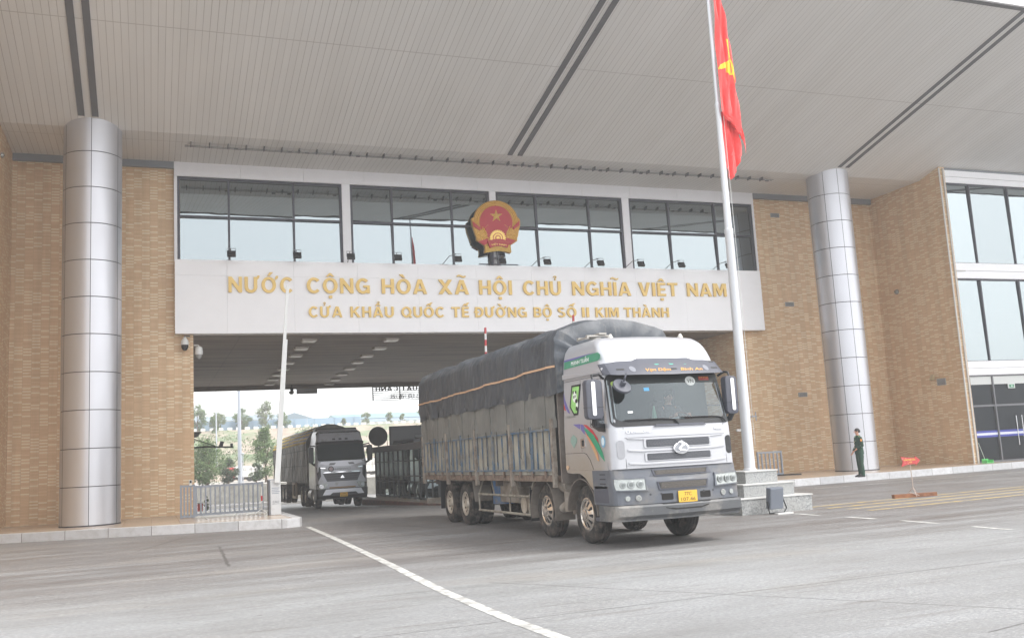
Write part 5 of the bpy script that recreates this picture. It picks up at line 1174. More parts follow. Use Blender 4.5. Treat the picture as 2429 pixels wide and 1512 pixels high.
# rice sheaves: grains along two arcs
b = MB()
def grain(px, py, ang, L=44, W=19, h=0.035):
    ca, sa = math.cos(ang), math.sin(ang); pts = []
    for u, v in ((-L / 2, 0), (0, -W / 2), (L / 2, 0), (0, W / 2)): q = EX(px + u * ca - v * sa, py + u * sa + v * ca); pts.append((q[0], EY - 0.004, q[1]))
    q = EX(px, py); pts.append((q[0], EY - 0.004 - h, q[1])); b.add(pts, [(0, 1, 4), (1, 2, 4), (2, 3, 4), (3, 0, 4)])
random.seed(4)
for s in (-1, 1):
    for row, r_ in enumerate((425, 398, 372)):
        for k in range(26):
            a = math.radians(4 + 108 * k / 25 + (2 if row % 2 else 0))
            x, y = 722 + s * r_ * math.sin(a), 560 - r_ * 0.93 * math.cos(a) + (30 if row == 2 else 0)
            if r_ < 380 and a > 1.9: continue
            grain(x, y, s * a + (0.35 if s > 0 else -0.35) + random.uniform(-0.15, 0.15))
    for k in range(60):
        u, v = random.random(), random.random()
        x = 722 + s * (240 + 200 * u - 60 * v); y = 700 + 230 * v; grain(x, y, s * (1.1 - 0.5 * v) + random.uniform(-0.3, 0.3), 46, 20)
    for k in range(7):
        a = k * 0.3; x0, y0 = 722 + s * 190, 860 - k * 26; grain(722 + s * (205 + 12 * k), 830 - 26 * k, s * (1.0 + 0.25 * k), 80, 16, 0.03)
    for k in range(5): grain(722 + s * (180 + 25 * k), 640 + 22 * k, s * (0.3 + 0.4 * k), 60, 12, 0.03)
b.build('rice_sheaf', GLD, em)
for s in (-1, 1):
    ep([(722 + s * p[0], p[1]) for p in ((480, 560), (330, 690), (345, 745), (470, 660))], EY - 0.05, EY - 0.002, 'sheaf_band', ERED)
    ep([(722 + s * p[0], p[1]) for p in ((390, 965), (250, 925), (180, 900), (190, 1000), (270, 1045))], EY - 0.04, EY - 0.002, 'ribbon_end', ERED)
for s in (-1, 1): ep([(722 + s * p[0], p[1]) for p in ((-482 * -1, 650), (322, 755), (290, 700), (205, 770), (182, 940), (320, 950), (412, 900))], EY - 0.016, EY - 0.0125, 'sheaf', MATS['emblem_dark_gold'])
# cogwheel
gp = []
for k in range(64):
    a = math.radians(-112 + 224 * k / 63); r_ = 168 if (k // 2) % 2 == 0 else 150; gp.append((735 + r_ * math.sin(a), 905 - r_ * math.cos(a)))
ep(gp, EY - 0.045, EY - 0.012, 'cogwheel', GLD, bevel=0.004)
for r_, m_, d in ((104, ERED, 0.050), (88, GLD, 0.056), (56, ERED, 0.060), (36, GLD, 0.068)): ep([(735 + r_ * math.sin(a), 905 - r_ * math.cos(a)) for a in [2 * PI * i / 28 for i in range(28)]], EY - d, EY - 0.046, 'wheel_ring', m_)
ep([(520, 965), (640, 935), (735, 925), (840, 940), (965, 985), (915, 1112), (800, 1075), (735, 1068), (660, 1075), (555, 1105)], EY - 0.085, EY - 0.03, 'ribbon', ERED, bevel=0.004)
def arc_text(s_, px0, px1, py0, py1, sag, bold=0.01):
    x0, z1 = EX(px0, py0); x1, z0 = EX(px1, py1); xm, hw_ = (x0 + x1) / 2, (x1 - x0) / 2
    text(s_, x0, x1, z0 + 0.0021 * 0.055 * 0, z1, EY - 0.086, GLD, 'lettering', em, depth=0.012, bold=bold, mapfn=lambda v: (v.x, v.y, v.z - sag * ((v.x - xm) / hw_) ** 2))
arc_text('VIỆT NAM', 585, 890, 1012, 1066, 0.03)
arc_text('CỘNG HÒA XÃ HỘI CHỦ NGHĨA', 535, 945, 965, 985, 0.06, 0.0)
b = MB()
for k in range(6):
    y_ = 1075 + k * 20; pts = [EX(475 + i * 52, y_ - (i if i < 5 else 10 - i) * 5.5 + 8) for i in range(11)]
    b.tube([(p[0], EY - 0.02, p[1]) for p in pts], 0.016, 6)
b.build('pleat', GLD, em, smooth=True)
MB().box(12.98, 13.05, 35.62, 35.7, 9.3, 9.95).box(13.19, 13.26, 35.62, 35.7, 9.3, 9.95).box(12.97, 13.27, 35.61, 35.71, 9.62, 9.68).box(12.4, 14.1, 35.63, 35.67, 9.36, 9.40).build('stand', FRAME, em)
# light truss strung under the canopy
b = MB()
zt_ = SOFF_Z - 0.1
pts = [(1.1, 33.55, zt_), (25.4, 33.4, zt_)]
b.tube(pts, 0.012, 6); b.tube([(p[0], p[1] + 0.12, p[2]) for p in pts], 0.012, 6)
random.seed(9)
x = 1.3
while x < 25.3:
    b.box(x - 0.015, x + 0.015, 33.4, 33.68, zt_ - 0.02, zt_ + 0.1)
    if random.random() < 0.35: b.box(x + 0.2, x + 0.34, 33.44 + random.uniform(0, 0.06), 33.54, zt_ - 0.05, zt_ - 0.01, Matrix.Rotation(random.uniform(-0.3, 0.3), 3, 'X'))
    x += 0.62
lt = b.build('light_rail', M('rail_dark', (104, 104, 106), 0.6)); tag(lt, 'thin dark rail of small lights strung under the canopy parallel to the windows', 'light rail')
# ---------------------------------------------------------------- flagpole, its stepped granite base, flag
def mat_granite():
    m, n, p = nt('speckled_granite'); v = worldco(n)
    c = ramp(n, noisef(n, v, 38, 3, 0.8), [(0.38, srgb(96, 98, 100)), (0.5, srgb(150, 152, 152)), (0.65, srgb(184, 186, 186))])
    c = mixc(n, ramp(n, noisef(n, v, 1.5, 5), [(0.4, (0, 0, 0, 1)), (0.75, (0.4, 0.4, 0.4, 1))]), c, srgb(150, 148, 142)); n.links.new(c, p.inputs['Base Color']); p.inputs['Roughness'].default_value = 0.45
    return m
GRAN = mat_granite(); CAPS = M('granite_cap', (196, 196, 194), 0.4)
pb = thing('stone_pedestal', 'three-stepped grey granite base of the flagpole', 'pedestal', (13.9, 20.3, 0))
PX, PY = 13.9, 20.3
z = 0.0
for hw_, h in ((1.0, 0.385), (0.72, 0.31), (0.46, 0.30)):
    st = MB().box(PX - hw_, PX + hw_, PY - hw_, PY + hw_, z - (0.1 if z == 0 else 0), z + h - 0.03).build('step', GRAN, pb, bevel=0.006)
    MB().box(PX - hw_ - 0.02, PX + hw_ + 0.02, PY - hw_ - 0.02, PY + hw_ + 0.02, z + h - 0.03, z + h).build('cap', CAPS, st, bevel=0.004); z += h
pole = thing('flagpole', 'tall grey-white tapering flagpole standing on the granite base', 'flagpole', (PX, PY, 0.995))
PM = M('pole_paint', (206, 208, 212), 0.35, 0.2)
MB().lathe([(0.16, 0.995), (0.16, 1.03), (0.136, 1.05), (0.108, 7.0), (0.114, 7.02), (0.114, 7.12), (0.094, 7.14), (0.074, 10.4), (0.08, 10.42), (0.08, 10.5), (0.056, 10.52), (0.042, 16.6)], (PX, PY, 0), n=24).build('shaft', PM, pole, smooth=True)
MB().lathe([(0.002, 16.6), (0.07, 16.62), (0.07, 16.7), (0.002, 16.76)], (PX, PY, 0), n=16).build('finial', GOLD, pole, smooth=True)
MB().tube([(PX + 0.15, PY - 0.1, 1.6), (PX + 0.10, PY - 0.1, 8.5), (PX + 0.05, PY - 0.07, 16.5)], 0.006, 5).build('halyard', M('rope_pale', (200, 200, 198), 0.8), pole)
MB().box(PX + 0.10, PX + 0.24, PY - 0.16, PY - 0.06, 2.3, 2.33).box(PX + 0.2, PX + 0.22, PY - 0.16, PY - 0.14, 2.2, 2.42).build('cleat', GREYTRIM, pole)
fl = thing('flag', 'red flag with a yellow star hanging limp from the flagpole', 'flag', (PX, PY, 9.0))
L1 = [(9.15, 14.55), (9.47, 14.50), (9.7, 14.33), (9.94, 14.14), (10.12, 13.97), (10.2, 13.90), (10.8, 13.90), (11.4, 13.905), (12.0, 13.93), (13.4, 13.95), (15.2, 13.97)]
R1 = [(9.15, 14.555), (9.6, 14.53), (10.2, 14.47), (10.64, 14.40), (11.0, 14.39), (11.11, 14.44), (11.6, 14.40), (12.3, 14.30), (13.42, 14.17), (15.2, 14.05)]
L2 = [(8.46, 14.12), (8.63, 14.06), (8.85, 14.0), (9.02, 13.915), (9.6, 13.92), (10.3, 13.95)]
R2 = [(8.46, 14.135), (8.7, 14.30), (9.0, 14.44), (9.19, 14.54), (9.42, 14.54), (10.3, 14.40)]
def flagY(x, z, lay=0):
    return PY - 0.16 + 0.16 * lay + 0.05 * math.sin(x * 26 + z * 1.4 + 2.0 * noise.noise(Vector((x * 3, z * 0.8, lay)))) + 0.035 * math.sin(x * 55 - z * 0.9)
def fpiece(b, L, R, z0, z1, lay, nu=22, nv=60):
    def f(i, j):
        z = z0 + (z1 - z0) * j / (nv - 1); u = i / (nu - 1); xl, xr = lerp(L, z), lerp(R, z); x = xl + (xr - xl) * u
        return (x, flagY(x, z, lay), z)
    b.grid(nu, nv, f)
b = MB(); fpiece(b, L1, R1, 9.15, 15.2, 0); fpiece(b, L2, R2, 8.46, 10.3, 1)
FRED = M('flag_red', (242, 84, 82), 0.6); FYEL = M('flag_yellow', (240, 226, 70), 0.6)
for mm in (FRED, FYEL):
    pn = mm.node_tree.nodes['Principled BSDF']; pn.inputs['Subsurface Weight'].default_value = 0.0
b.build('cloth', FRED, fl, smooth=True, thick=0.004, sharp=80)
stp = [(14.20, 12.24), (14.26, 12.18), (14.29, 11.68), (14.34, 11.32), (14.37, 10.67), (14.30, 11.24), (14.24, 11.27), (14.11, 11.41), (13.915, 11.39), (13.99, 11.52), (14.25, 11.65)]
conform([densify(stp, 0.04)], lambda x, z: flagY(x, z, 0), FYEL, 'star', fl, 0.008, 0.002, step=0.02, local=False)
# floodlight on the ground beside the base
t = thing('ground_floodlight', 'grey box floodlight standing on the ground in front of the granite steps', 'floodlight', (13.6, 19.0, 0))
o_ = (13.55, 18.95)
MB().box(13.38, 13.78, 18.86, 19.02, 0.12, 0.62, Matrix.Rotation(0.15, 3, 'X') @ Matrix.Rotation(0.1, 3, 'Z')).build('lamp_body', M('grey_lamp', (104, 110, 120), 0.45), t, bevel=0.03)
MB().tube([(13.36, 18.94, 0.3), (13.40, 18.94, 0.03), (13.80, 18.94, 0.03), (13.90, 18.96, 0.12), (13.80, 18.94, 0.36)], 0.016, 6).build('yoke', BLK, t)
MB().box(13.52, 13.95, 18.78, 18.92, 0.0, 0.03).build('foot', M('pale_foot', (206, 206, 204), 0.5), t)
# ---------------------------------------------------------------- arrow sign on a beam
t = thing('arrow_sign', 'red arrow-shaped sign on a thin post rising from a rusty steel beam', 'sign', (18.95, 20.35, 0))
RST = M('rusty_steel', (138, 92, 62), 0.8, dirt=(100, 62, 40), dirt_amt=0.5, dscale=9)
MB().box(18.35, 19.62, 20.25, 20.38, 0.004, 0.10, Matrix.Rotation(-0.16, 3, 'Z')).build('beam', RST, t, bevel=0.006)
MB().tube([(18.95, 20.30, 0.24), (18.94, 20.30, 0.95)], 0.012, 6).tube([(18.95, 20.3, 0.26), (18.86, 20.1, 0.03)], 0.011, 6).tube([(18.95, 20.3, 0.26), (19.12, 20.36, 0.10)], 0.011, 6).tube([(18.95, 20.3, 0.26), (18.88, 20.44, 0.10)], 0.011, 6).tube([(18.74, 20.2, 0.14), (18.9, 20.05, 0.06)], 0.011, 6).build('post', M('pale_post', (176, 160, 150), 0.6), t)
ar = MB().prism([(18.62, 1.08), (18.68, 0.945), (18.62, 0.815), (18.80, 0.86), (19.10, 0.875), (19.11, 0.83), (19.27, 0.965), (19.10, 1.08), (19.10, 1.03), (18.80, 1.055)], 'Y', 20.27, 20.285).build('arrow_plate', M('arrow_red', (176, 56, 58), 0.6, dirt=(200, 150, 140), dirt_amt=0.15, dscale=14), t)
YL = M('arrow_yellow', (222, 186, 100), 0.6)
text('LUỒNG NHẬP CẢNH', 18.71, 19.10, 0.965, 1.01, 20.268, YL, 'lettering', t, depth=0.003, bold=0.02)
text('入境', 18.86, 18.98, 0.90, 0.945, 20.268, YL, 'lettering', t, depth=0.003, fit='box')
# green object by the terminal door: dustpan
t = thing('dustpan', 'small bright green dustpan leaning at the foot of the terminal building wall', 'dustpan', (33.2, 31.1, 0.25))
MB().box(33.05, 33.4, 31.0, 31.25, 0.25, 0.27).box(33.05, 33.4, 31.25, 31.27, 0.25, 0.42).box(33.04, 33.06, 31.0, 31.27, 0.25, 0.38).box(33.4, 33.42, 31.0, 31.27, 0.25, 0.38).build('pan', M('green_plastic', (96, 200, 110), 0.4), t)
MB().cyl((33.22, 31.26, 0.40), (33.05, 31.33, 1.1), 0.012, n=6).build('handle', M('green_plastic2', (190, 200, 190), 0.4), t)
hz = MB().tube([(21.9, 33.9, 0.27), (22.8, 33.8, 0.30), (23.6, 33.6, 0.27), (24.3, 33.2, 0.27), (25.0, 32.9, 0.27)], 0.03, 6).build('hose', BLK)
tag(hz, 'short black hose lying on the platform in front of the brick wall', 'hose')
# ---------------------------------------------------------------- fences at both ends of the passage
FGR = M('gate_grey_paint', (138, 144, 154), 0.45, 0.1)
def railing(name, x0, x1, y, z0, z1, n, lab, cat='fence', skew=0.0):
    t = thing(name, lab, cat, ((x0 + x1) / 2, y, z0))
    b = MB(); r_ = 0.03
    b.box(x0, x1, y - r_, y + r_, z1 - 0.07, z1).box(x0, x1, y - r_, y + r_, z0, z0 + 0.07)
    b.box(x0 - 0.03, x0 + 0.03, y - 0.034, y + 0.034, z0 - 0.01, z1 + 0.01).box(x1 - 0.03, x1 + 0.03, y - 0.034, y + 0.034, z0 - 0.01, z1 + 0.01)
    b.build('frame', FGR, t)
    for k in range(n):
        x = x0 + (x1 - x0) * (k + 1) / (n + 1)
        MB().box(x - 0.026, x + 0.026, y - 0.02, y + 0.02, z0 + 0.07, z1 - 0.07).build('bar', FGR, t)
    return t
railing('steel_gate', 1.36, 3.46, 33.0, 0.30, 1.26, 13, 'grey steel gate with many upright bars beside the barrier cabinet')
railing('railing_panel', 0.90, 1.30, 33.0, 0.26, 1.30, 3, 'narrow grey railing panel against the brick wall left of the steel gate')
railing('railing_panel', 23.3, 24.45, 33.4, 0.28, 1.25, 5, 'grey railing panel at the right end of the passage behind the flagpole')
t = thing('gate_post_lamp', 'small pale lamp box on top of the narrow railing panel', 'lamp', (1.2, 33, 1.3))
MB().box(1.15, 1.24, 32.94, 33.06, 1.28, 1.46).build('housing', CAMW, t, bevel=0.01)
MB().box(1.165, 1.225, 32.93, 32.938, 1.36, 1.44).build('lens', CAMB, t)
# barrier cabinets with raised arms
def barrier(x, y, zb, tip, label, armlab, cab=True, stripes=False, tex=None):
    t = thing('barrier_cabinet', label, 'barrier', (x, y, zb))
    MB().box(x - 0.16, x + 0.16, y - 0.17, y + 0.17, zb, zb + 1.06).build('cabinet', M('cabinet_white', (206, 208, 210), 0.4, dirt=(170, 168, 166), dirt_amt=0.2), t, bevel=0.012)
    MB().box(x - 0.22, x - 0.162, y - 0.17, y + 0.17, zb, zb + 1.07).build('side_cover', M('cabinet_grey', (96, 98, 104), 0.45), t, bevel=0.006)
    MB().box(x - 0.225, x + 0.17, y - 0.18, y + 0.18, zb + 1.072, zb + 1.10).build('lid', M('cabinet_lid', (150, 154, 162), 0.4), t)
    b = MB()
    for k in range(4): b.box(x - 0.12, x + 0.12 - 0.03 * (k % 2), y - 0.176, y - 0.172, zb + 0.82 - k * 0.055, zb + 0.835 - k * 0.055)
    b.build('notice_lines', M('notice_print', (120, 132, 150), 0.5), t)
    text('CAU', x - 0.09, x + 0.09, zb + 0.37, zb + 0.44, y - 0.172, M('cabinet_print', (96, 98, 104), 0.5), 'lettering', t, depth=0.003, bold=0.01)
    MB().box(x - 0.11, x + 0.11, y - 0.176, y - 0.172, zb + 0.335, zb + 0.343).build('underline', MATS['cabinet_print'], t)
    a = Vector((x + 0.02, y - 0.22, zb + 0.98)); e = Vector(tip)
    arm = MB(); d = (e - a)
    n = 24 if stripes else 1
    ms = [M('arm_white', (222, 224, 224), 0.4), M('arm_red', (190, 50, 56), 0.4)]
    for k in range(n):
        arm.mat(k % 2 if stripes else 0); p0 = a + d * k / n; p1 = a + d * (k + 1) / n
        arm.box(0, 1, 0, 1, 0, 1); vs = arm.v[-8:]
        w0 = 0.055 - 0.02 * k / n if stripes else 0.06
        for i, v in enumerate(vs):
            q = p0 if v[2] == 0 else p1; ww = w0 if v[2] == 0 else (0.045 if not stripes else w0 - 0.001)
            arm.v[-8 + i] = (q.x + (v[0] - 0.5) * 2 * ww, q.y + (v[1] - 0.5) * 0.06, q.z)
    if not stripes:
        off = Vector((0.085, 0, 0))
        p0, p1 = a + off - d * 0.0, a + d * 0.72 + off * 0.8
        arm.box(0, 1, 0, 1, 0, 1)
        for i, v in enumerate(arm.v[-8:]):
            q = p0 if v[2] == 0 else p1; arm.v[-8 + i] = (q.x + (v[0] - 0.5) * 0.05, q.y + (v[1] - 0.5) * 0.05, q.z)
    arm.build('arm', ms, t)
barrier(3.64, 31.06, 0.25, (4.14, 30.84, 7.5), 'white barrier cabinet with its long white arm raised almost upright, at the platform corner', '')
barrier(11.35, 33, 0.0, (11.53, 32.8, 6.38), 'red and white barrier arm raised behind the big truck, left of two', '', stripes=True)
barrier(14.85, 33, 0.0, (15.12, 32.8, 6.85), 'red and white barrier arm raised behind the big truck, right of two', '', stripes=True)
# little folding tripod post at the gate
t = thing('warning_post', 'slim red and white warning post on a small tripod foot by the gate', 'post', (3.38, 32.5, 0.25))
b = MB(); b.cyl((3.38, 32.5, 0.36), (3.38, 32.5, 0.66), 0.022, n=8).cyl((3.38, 32.5, 0.82), (3.38, 32.5, 1.12), 0.018, n=8); b.mat(1).cyl((3.38, 32.5, 0.66), (3.38, 32.5, 0.82), 0.03, n=8)
b.build('pole', [CAMW, M('post_red', (196, 44, 50), 0.5)], t)
MB().tube([(3.38, 32.5, 0.40), (3.16, 32.4, 0.27)], 0.014, 6).tube([(3.38, 32.5, 0.40), (3.5, 32.32, 0.27)], 0.014, 6).tube([(3.38, 32.5, 0.40), (3.45, 32.7, 0.27)], 0.014, 6).build('foot', CAMW, t)
# ---------------------------------------------------------------- the second lorry coming through the passage
T2 = thing('semi_truck', 'dark grey tractor lorry with a tarpaulined trailer driving through the passage', 'truck', (8.46, 45.5, -0.36))
CAB2 = M('dark_silver_paint', (176, 178, 186), 0.35, 0.2, var=0.05, dirt=(130, 126, 122), dirt_amt=0.2, coat=0.4)
CABD = M('dark_cab_grey', (40, 41, 46), 0.45, var=0.05); GLS2 = mat_glass('tinted_screen', (0.6, 0.7, 0.72), (0.02, 0.03, 0.035), 0.06)
H2 = [(0.5, 1.20), (1.2, 1.22), (2.2, 1.215), (3.0, 1.15), (3.4, 1.08), (3.66, 1.0), (3.74, 0.9)]
Y2 = [(0.5, 0.0), (1.3, 0.0), (2.2, 0.06), (3.0, 0.26), (3.4, 0.42), (3.66, 0.62), (3.74, 0.9)]
Z2 = [0.95, 1.3, 1.7, 2.2, 2.25, 2.6, 3.0, 3.2, 3.45, 3.6, 3.68, 3.74]
m, F2, _ = shell(H2, Y2, Z2, [2.25, 1.6, 0.9, 0.36], 0.14, 0.16, 11)
c2 = m.build('cab', CAB2, T2, smooth=True, local=True, sharp=40)
def c_(polys, name, mat, parent=c2, off=0.004, thick=0.008, **k): return conform(polys, F2, mat, name, parent, off, thick, **k)
c_([rr(-1.12, 1.12, 2.24, 3.02, 0.1)], 'windscreen', GLS2, step=0.1)
c_([rr(-1.08, 1.08, 3.10, 3.62, 0.08)], 'roof_panel', CABD, step=0.1)
c_([[(-1.19, 2.18), (1.19, 2.18), (1.14, 3.14), (-1.14, 3.14)]], 'screen_surround', CABD, off=0.0, thick=0.003, step=0.06)
c_([[(-1.1, 3.02), (1.1, 3.02), (1.15, 3.12), (0.9, 3.16), (-0.9, 3.16), (-1.15, 3.12)]], 'visor', CABD, off=0.02, thick=0.14, step=0.15)
c_([[(-0.7, 3.155), (0.7, 3.155), (0.6, 3.19), (-0.6, 3.19)]], 'visor_trim', M('trim_silver', (170, 172, 176), 0.3, 0.6), off=0.1, thick=0.03)
for q in (-0.3, 0.0, 0.3): c_([rr(q - 0.07, q + 0.07, 3.22, 3.3, 0.01)], 'roof_lamp', DGREY, off=0.014)
c_([[(-0.95, 2.22), (0.95, 2.22), (1.02, 2.12), (0.4, 1.98), (-0.4, 1.98), (-1.02, 2.12)]], 'upper_panel', M('pale_silver', (206, 208, 216), 0.35, 0.3), off=0.0, thick=0.012)
for s in (-1, 1):
    c_([[(s * 0.28, 2.14), (s * 0.55, 2.14), (s * 0.62, 2.04), (s * 0.36, 2.04)]], 'vent', M('vent_silver', (120, 122, 128), 0.5), off=0.013)
    c_([[(s * 1.0, 1.98), (s * 1.18, 1.96), (s * 1.12, 1.30), (s * 0.98, 1.55)]], 'side_blade', CABD, off=0.0)
    c_([[(s * 0.76, 1.92), (s * 1.0, 1.95), (s * 1.0, 1.90), (s * 0.8, 1.88)]], 'indicator', CHR, off=0.02)
    c_([[(s * 0.70, 1.20), (s * 1.19, 1.18), (s * 1.20, 0.95), (s * 0.95, 0.90), (s * 0.74, 1.02)]], 'headlight', LAMPIN, off=-0.05, thick=0.07)
    c_([ell(s * 0.98, 1.06, 0.10, 0.09, 16)], 'lamp_bowl', CHR, off=0.025)
lg = c_([[(-0.90, 1.66), (0.90, 1.66), (0.72, 1.28), (-0.72, 1.28)]], 'grille', DGREY, off=0.0, thick=0.02)
c_([[(-0.90, 1.68), (0.90, 1.68), (0.80, 1.73), (-0.80, 1.73)]], 'grille_trim', CHR, off=0.005, thick=0.03)
for z in (1.40, 1.50, 1.60): c_([rr(-0.72, 0.72, z - 0.012, z + 0.012, 0.004)], 'grille_bar', BLK, lg, off=0.022, thick=0.012)
c_([[(0.0, 1.56), (-0.10, 1.42), (-0.02, 1.42), (0.0, 1.46), (0.02, 1.42), (0.10, 1.42)]], 'badge', CHR, lg, off=0.036, thick=0.01, step=0)
c_([ell(-0.52, 1.86, 0.13, 0.13, 24)], 'round_badge', CABD, off=0.014)
c_([ell(-0.52, 1.86, 0.09, 0.09, 24)], 'badge_centre', M('pinkish', (178, 160, 164), 0.5), off=0.024)
text('HOWO', -0.34, 0.42, 1.81, 1.90, 0, M('badge_letters', (128, 130, 138), 0.4), 'lettering', c2, depth=0.012, bold=0.02, local=True, mapfn=lambda v: (v.x, F2(v.x, v.z) - 0.012 + v.y, v.z))
HB2 = [(0.4, 1.20), (1.0, 1.22)]; YB2 = [(0.5, -0.02), (0.62, -0.14), (0.92, -0.12), (0.94, 0.0)]
m, FB2, _ = shell(HB2, YB2, [0.46, 0.5, 0.62, 0.76, 0.92, 0.95], [0.9, 0.6, 0.36], 0.14, 0.14, 11)
bp2 = m.build('bumper', CABD, T2, smooth=True, local=True, sharp=30)
conform([[(-0.95, 0.66), (-0.80, 0.92), (0.86, 0.92), (1.0, 0.66), (0.7, 0.66), (0.6, 0.76), (-0.5, 0.76), (-0.62, 0.66)]], FB2, MATS['pale_silver'], 'bumper_trim', bp2, 0.0, 0.03, step=0.12)
conform([rr(-0.62, 0.62, 0.96, 1.02, 0.02)], F2, M('amber_strip', (150, 120, 84), 0.5), 'light_strip', bp2, 0.0, 0.03, step=0.2)
conform([rr(-0.52, 0.50, 0.92, 0.945, 0.004)], FB2, LAMPIN, 'led_strip', bp2, 0.01, 0.02, step=0.2)
pl = conform([rr(-0.16, 0.20, 0.56, 0.75, 0.01)], lambda x, z: -0.16, MATS['yellow_plate'], 'number_plate', bp2, 0.0, 0.01, step=0)
text('24H', -0.05, 0.10, 0.665, 0.72, -0.171, BLK, 'lettering', pl, depth=0.002, local=True)
text('073.05', -0.12, 0.16, 0.585, 0.64, -0.171, BLK, 'lettering', pl, depth=0.002, local=True)
for s in (-1, 1):
    mh = thing_part('mirror', c2); cx = s * 1.40
    MB().prism([(cx + p[0], p[1]) for p in rr(-0.12, 0.12, 2.18, 2.92, 0.06)], 'Y', 0.2, 0.36).build('mirror_housing', BLK, mh, local=True, bevel=0.02)
    MB().tube([(s * 1.15, 0.5, 2.95), (cx, 0.35, 3.0), (cx, 0.3, 2.9)], 0.03, 6).tube([(cx, 0.3, 2.2), (s * 1.18, 0.5, 2.05)], 0.05, 6).build('mirror_arm', BLK, mh, local=True)
for s in (-1, 1):
    sf = lambda y, z, s=s: s * lerp(H2, z)
    conform([[(0.5, 2.85), (1.15, 2.85), (1.25, 2.2), (0.5, 2.1)]], sf, GLS2, 'door_glass', c2, 0.004, 0.006, step=0, axis='X-' if s < 0 else 'X+')
    conform([[(0.45, 1.02), (0.455, 2.95), (0.46, 2.95), (0.46, 1.02)], [(1.35, 1.02), (1.35, 2.95), (1.36, 2.95), (1.36, 1.02)]], sf, GAP, 'door_seam', c2, 0.002, 0.004, step=0, axis='X-' if s < 0 else 'X+')
    MB().box(min(s * 1.0, s * 1.2), max(s * 1.0, s * 1.2), 0.4, 0.85, 0.42, 0.95).build('step', CABD, T2, local=True, bevel=0.02)
# roof deflector sides
MB().box(-1.0, 1.0, 1.3, 2.2, 3.70, 3.82).build('roof_deflector', CABD, T2, local=True, bevel=0.04)
for y in (1.35,): wheel(T2, -1.12, y, -1, r=0.52, cover=True); wheel(T2, 1.12, y, 1, r=0.52, cover=True)
for y in (4.1, 5.35, 11.6, 12.95, 14.3):
    for s in (-1, 1): wheel(T2, s * 1.15, y, s, r=0.52, dual=True)
MB().box(-0.5, 0.5, 0.8, 6.5, 0.6, 0.95).box(-0.45, 0.45, 3.0, 16.5, 0.95, 1.25).box(-1.1, 1.1, 9.0, 9.2, 0.5, 1.1).build('chassis', CHAS, T2, local=True)
MB().cyl((-0.85, 2.5, 0.65), (-0.85, 3.4, 0.65), 0.28, n=20).cyl((0.85, 2.5, 0.65), (0.85, 3.4, 0.65), 0.28, n=20).build('fuel_tank', M('alu_tank', (150, 146, 140), 0.35, 0.6), T2, local=True, smooth=True)
MB().box(-1.15, -1.05, 7.6, 8.9, 0.35, 0.45).box(-1.15, -1.05, 7.6, 7.7, 0.45, 1.1).box(-1.15, -1.05, 8.8, 8.9, 0.45, 1.1).box(-1.15, -1.05, 7.6, 8.9, 1.1, 1.2).build('side_frame', M('dusty_frame', (176, 160, 140), 0.7), T2, local=True)
tr2 = MB().box(-1.22, 1.22, 2.7, 16.6, 1.22, 1.38).build('trailer_bed', M('trailer_edge', (120, 116, 106), 0.7, dirt=(60, 56, 52), dirt_amt=0.5, dscale=8), T2, local=True)
TARP3 = mat_tarp('dark_trailer_tarpaulin', (66, 65, 63), (112, 108, 102))
YB0s, YB1s = YB0, YB1
b = MB(); NYY = 80
prf = [(-1.24, 1.32 + 1.9 * i / 10, -1) for i in range(11)] + [(-1.12, 3.46, -0.7), (-0.9, 3.72, -0.5), (-0.55, 3.96, -0.3), (-0.15, 4.08, 0), (0.2, 4.06, 0), (0.6, 3.92, 0.3), (0.95, 3.68, 0.5), (1.12, 3.44, 0.7)] + [(1.24, 3.22 - 1.9 * i / 10, 1) for i in range(11)]
def PT(i, j):
    x, z, nx = prf[i]; y = 2.75 + 13.8 * j / (NYY - 1)
    d = 0.05 * nz(x, y * 1.5, z, 1.3, 77) + 0.03 * nz(x, y * 2, z * 0.5, 4, 78) + 0.02 * math.sin(y * 7 + 3 * nz(y, z, 0, 0.8))
    if z < 1.4: z -= 0.06 * abs(math.sin(y * 3))
    fall = 0.05 * (y - 2.75) / 13.8
    return (x + nx * d * 1.4, y, z + (1 - abs(nx)) * d - fall * (1 if z > 2 else 0))
b.grid(len(prf), NYY, PT); b.add([PT(i, 0) for i in range(len(prf))] + [(0, 2.8, 1.4)], [(i, i + 1, len(prf)) for i in range(len(prf) - 1)])
t2 = b.build('tarpaulin', TARP3, T2, smooth=True, local=True, sharp=70)
YW = M('yellow_webbing', (222, 190, 84), 0.7, dirt=(130, 122, 92), dirt_amt=0.35, dscale=7)
for zz_ in ((10.3, 11.1), (11.5, 12.3)):
    pass
b = MB()
for i0, i1 in ((9.6, 10.2), (10.5, 10.9), (11.3, 11.8), (12.2, 12.6)):
    def W(t, j):
        i = int(t); f = t - i; a = Vector(PT(i, j)); c = Vector(PT(i + 1, j)); q = a.lerp(c, f); return q + Vector((-0.02, 0, 0.02))
    vs = []
    for j in range(NYY): vs += [W(i0, j), W(i1, j)]
    b.add(vs, [(2 * j, 2 * j + 1, 2 * j + 3, 2 * j + 2) for j in range(NYY - 1)])
b.build('yellow_webbing', YW, t2, smooth=True, local=True)
b = MB()
for j in range(3, NYY, 5): b.tube([Vector(PT(i, j)) + Vector((-0.015, 0, 0)) for i in range(0, 11)], 0.012, 4)
for i in (4, 8): b.tube([Vector(PT(i, j)) + Vector((-0.018, 0, 0)) for j in range(NYY)], 0.012, 4)
b.build('rope', M('black_rope', (40, 40, 40), 0.9), t2, local=True)
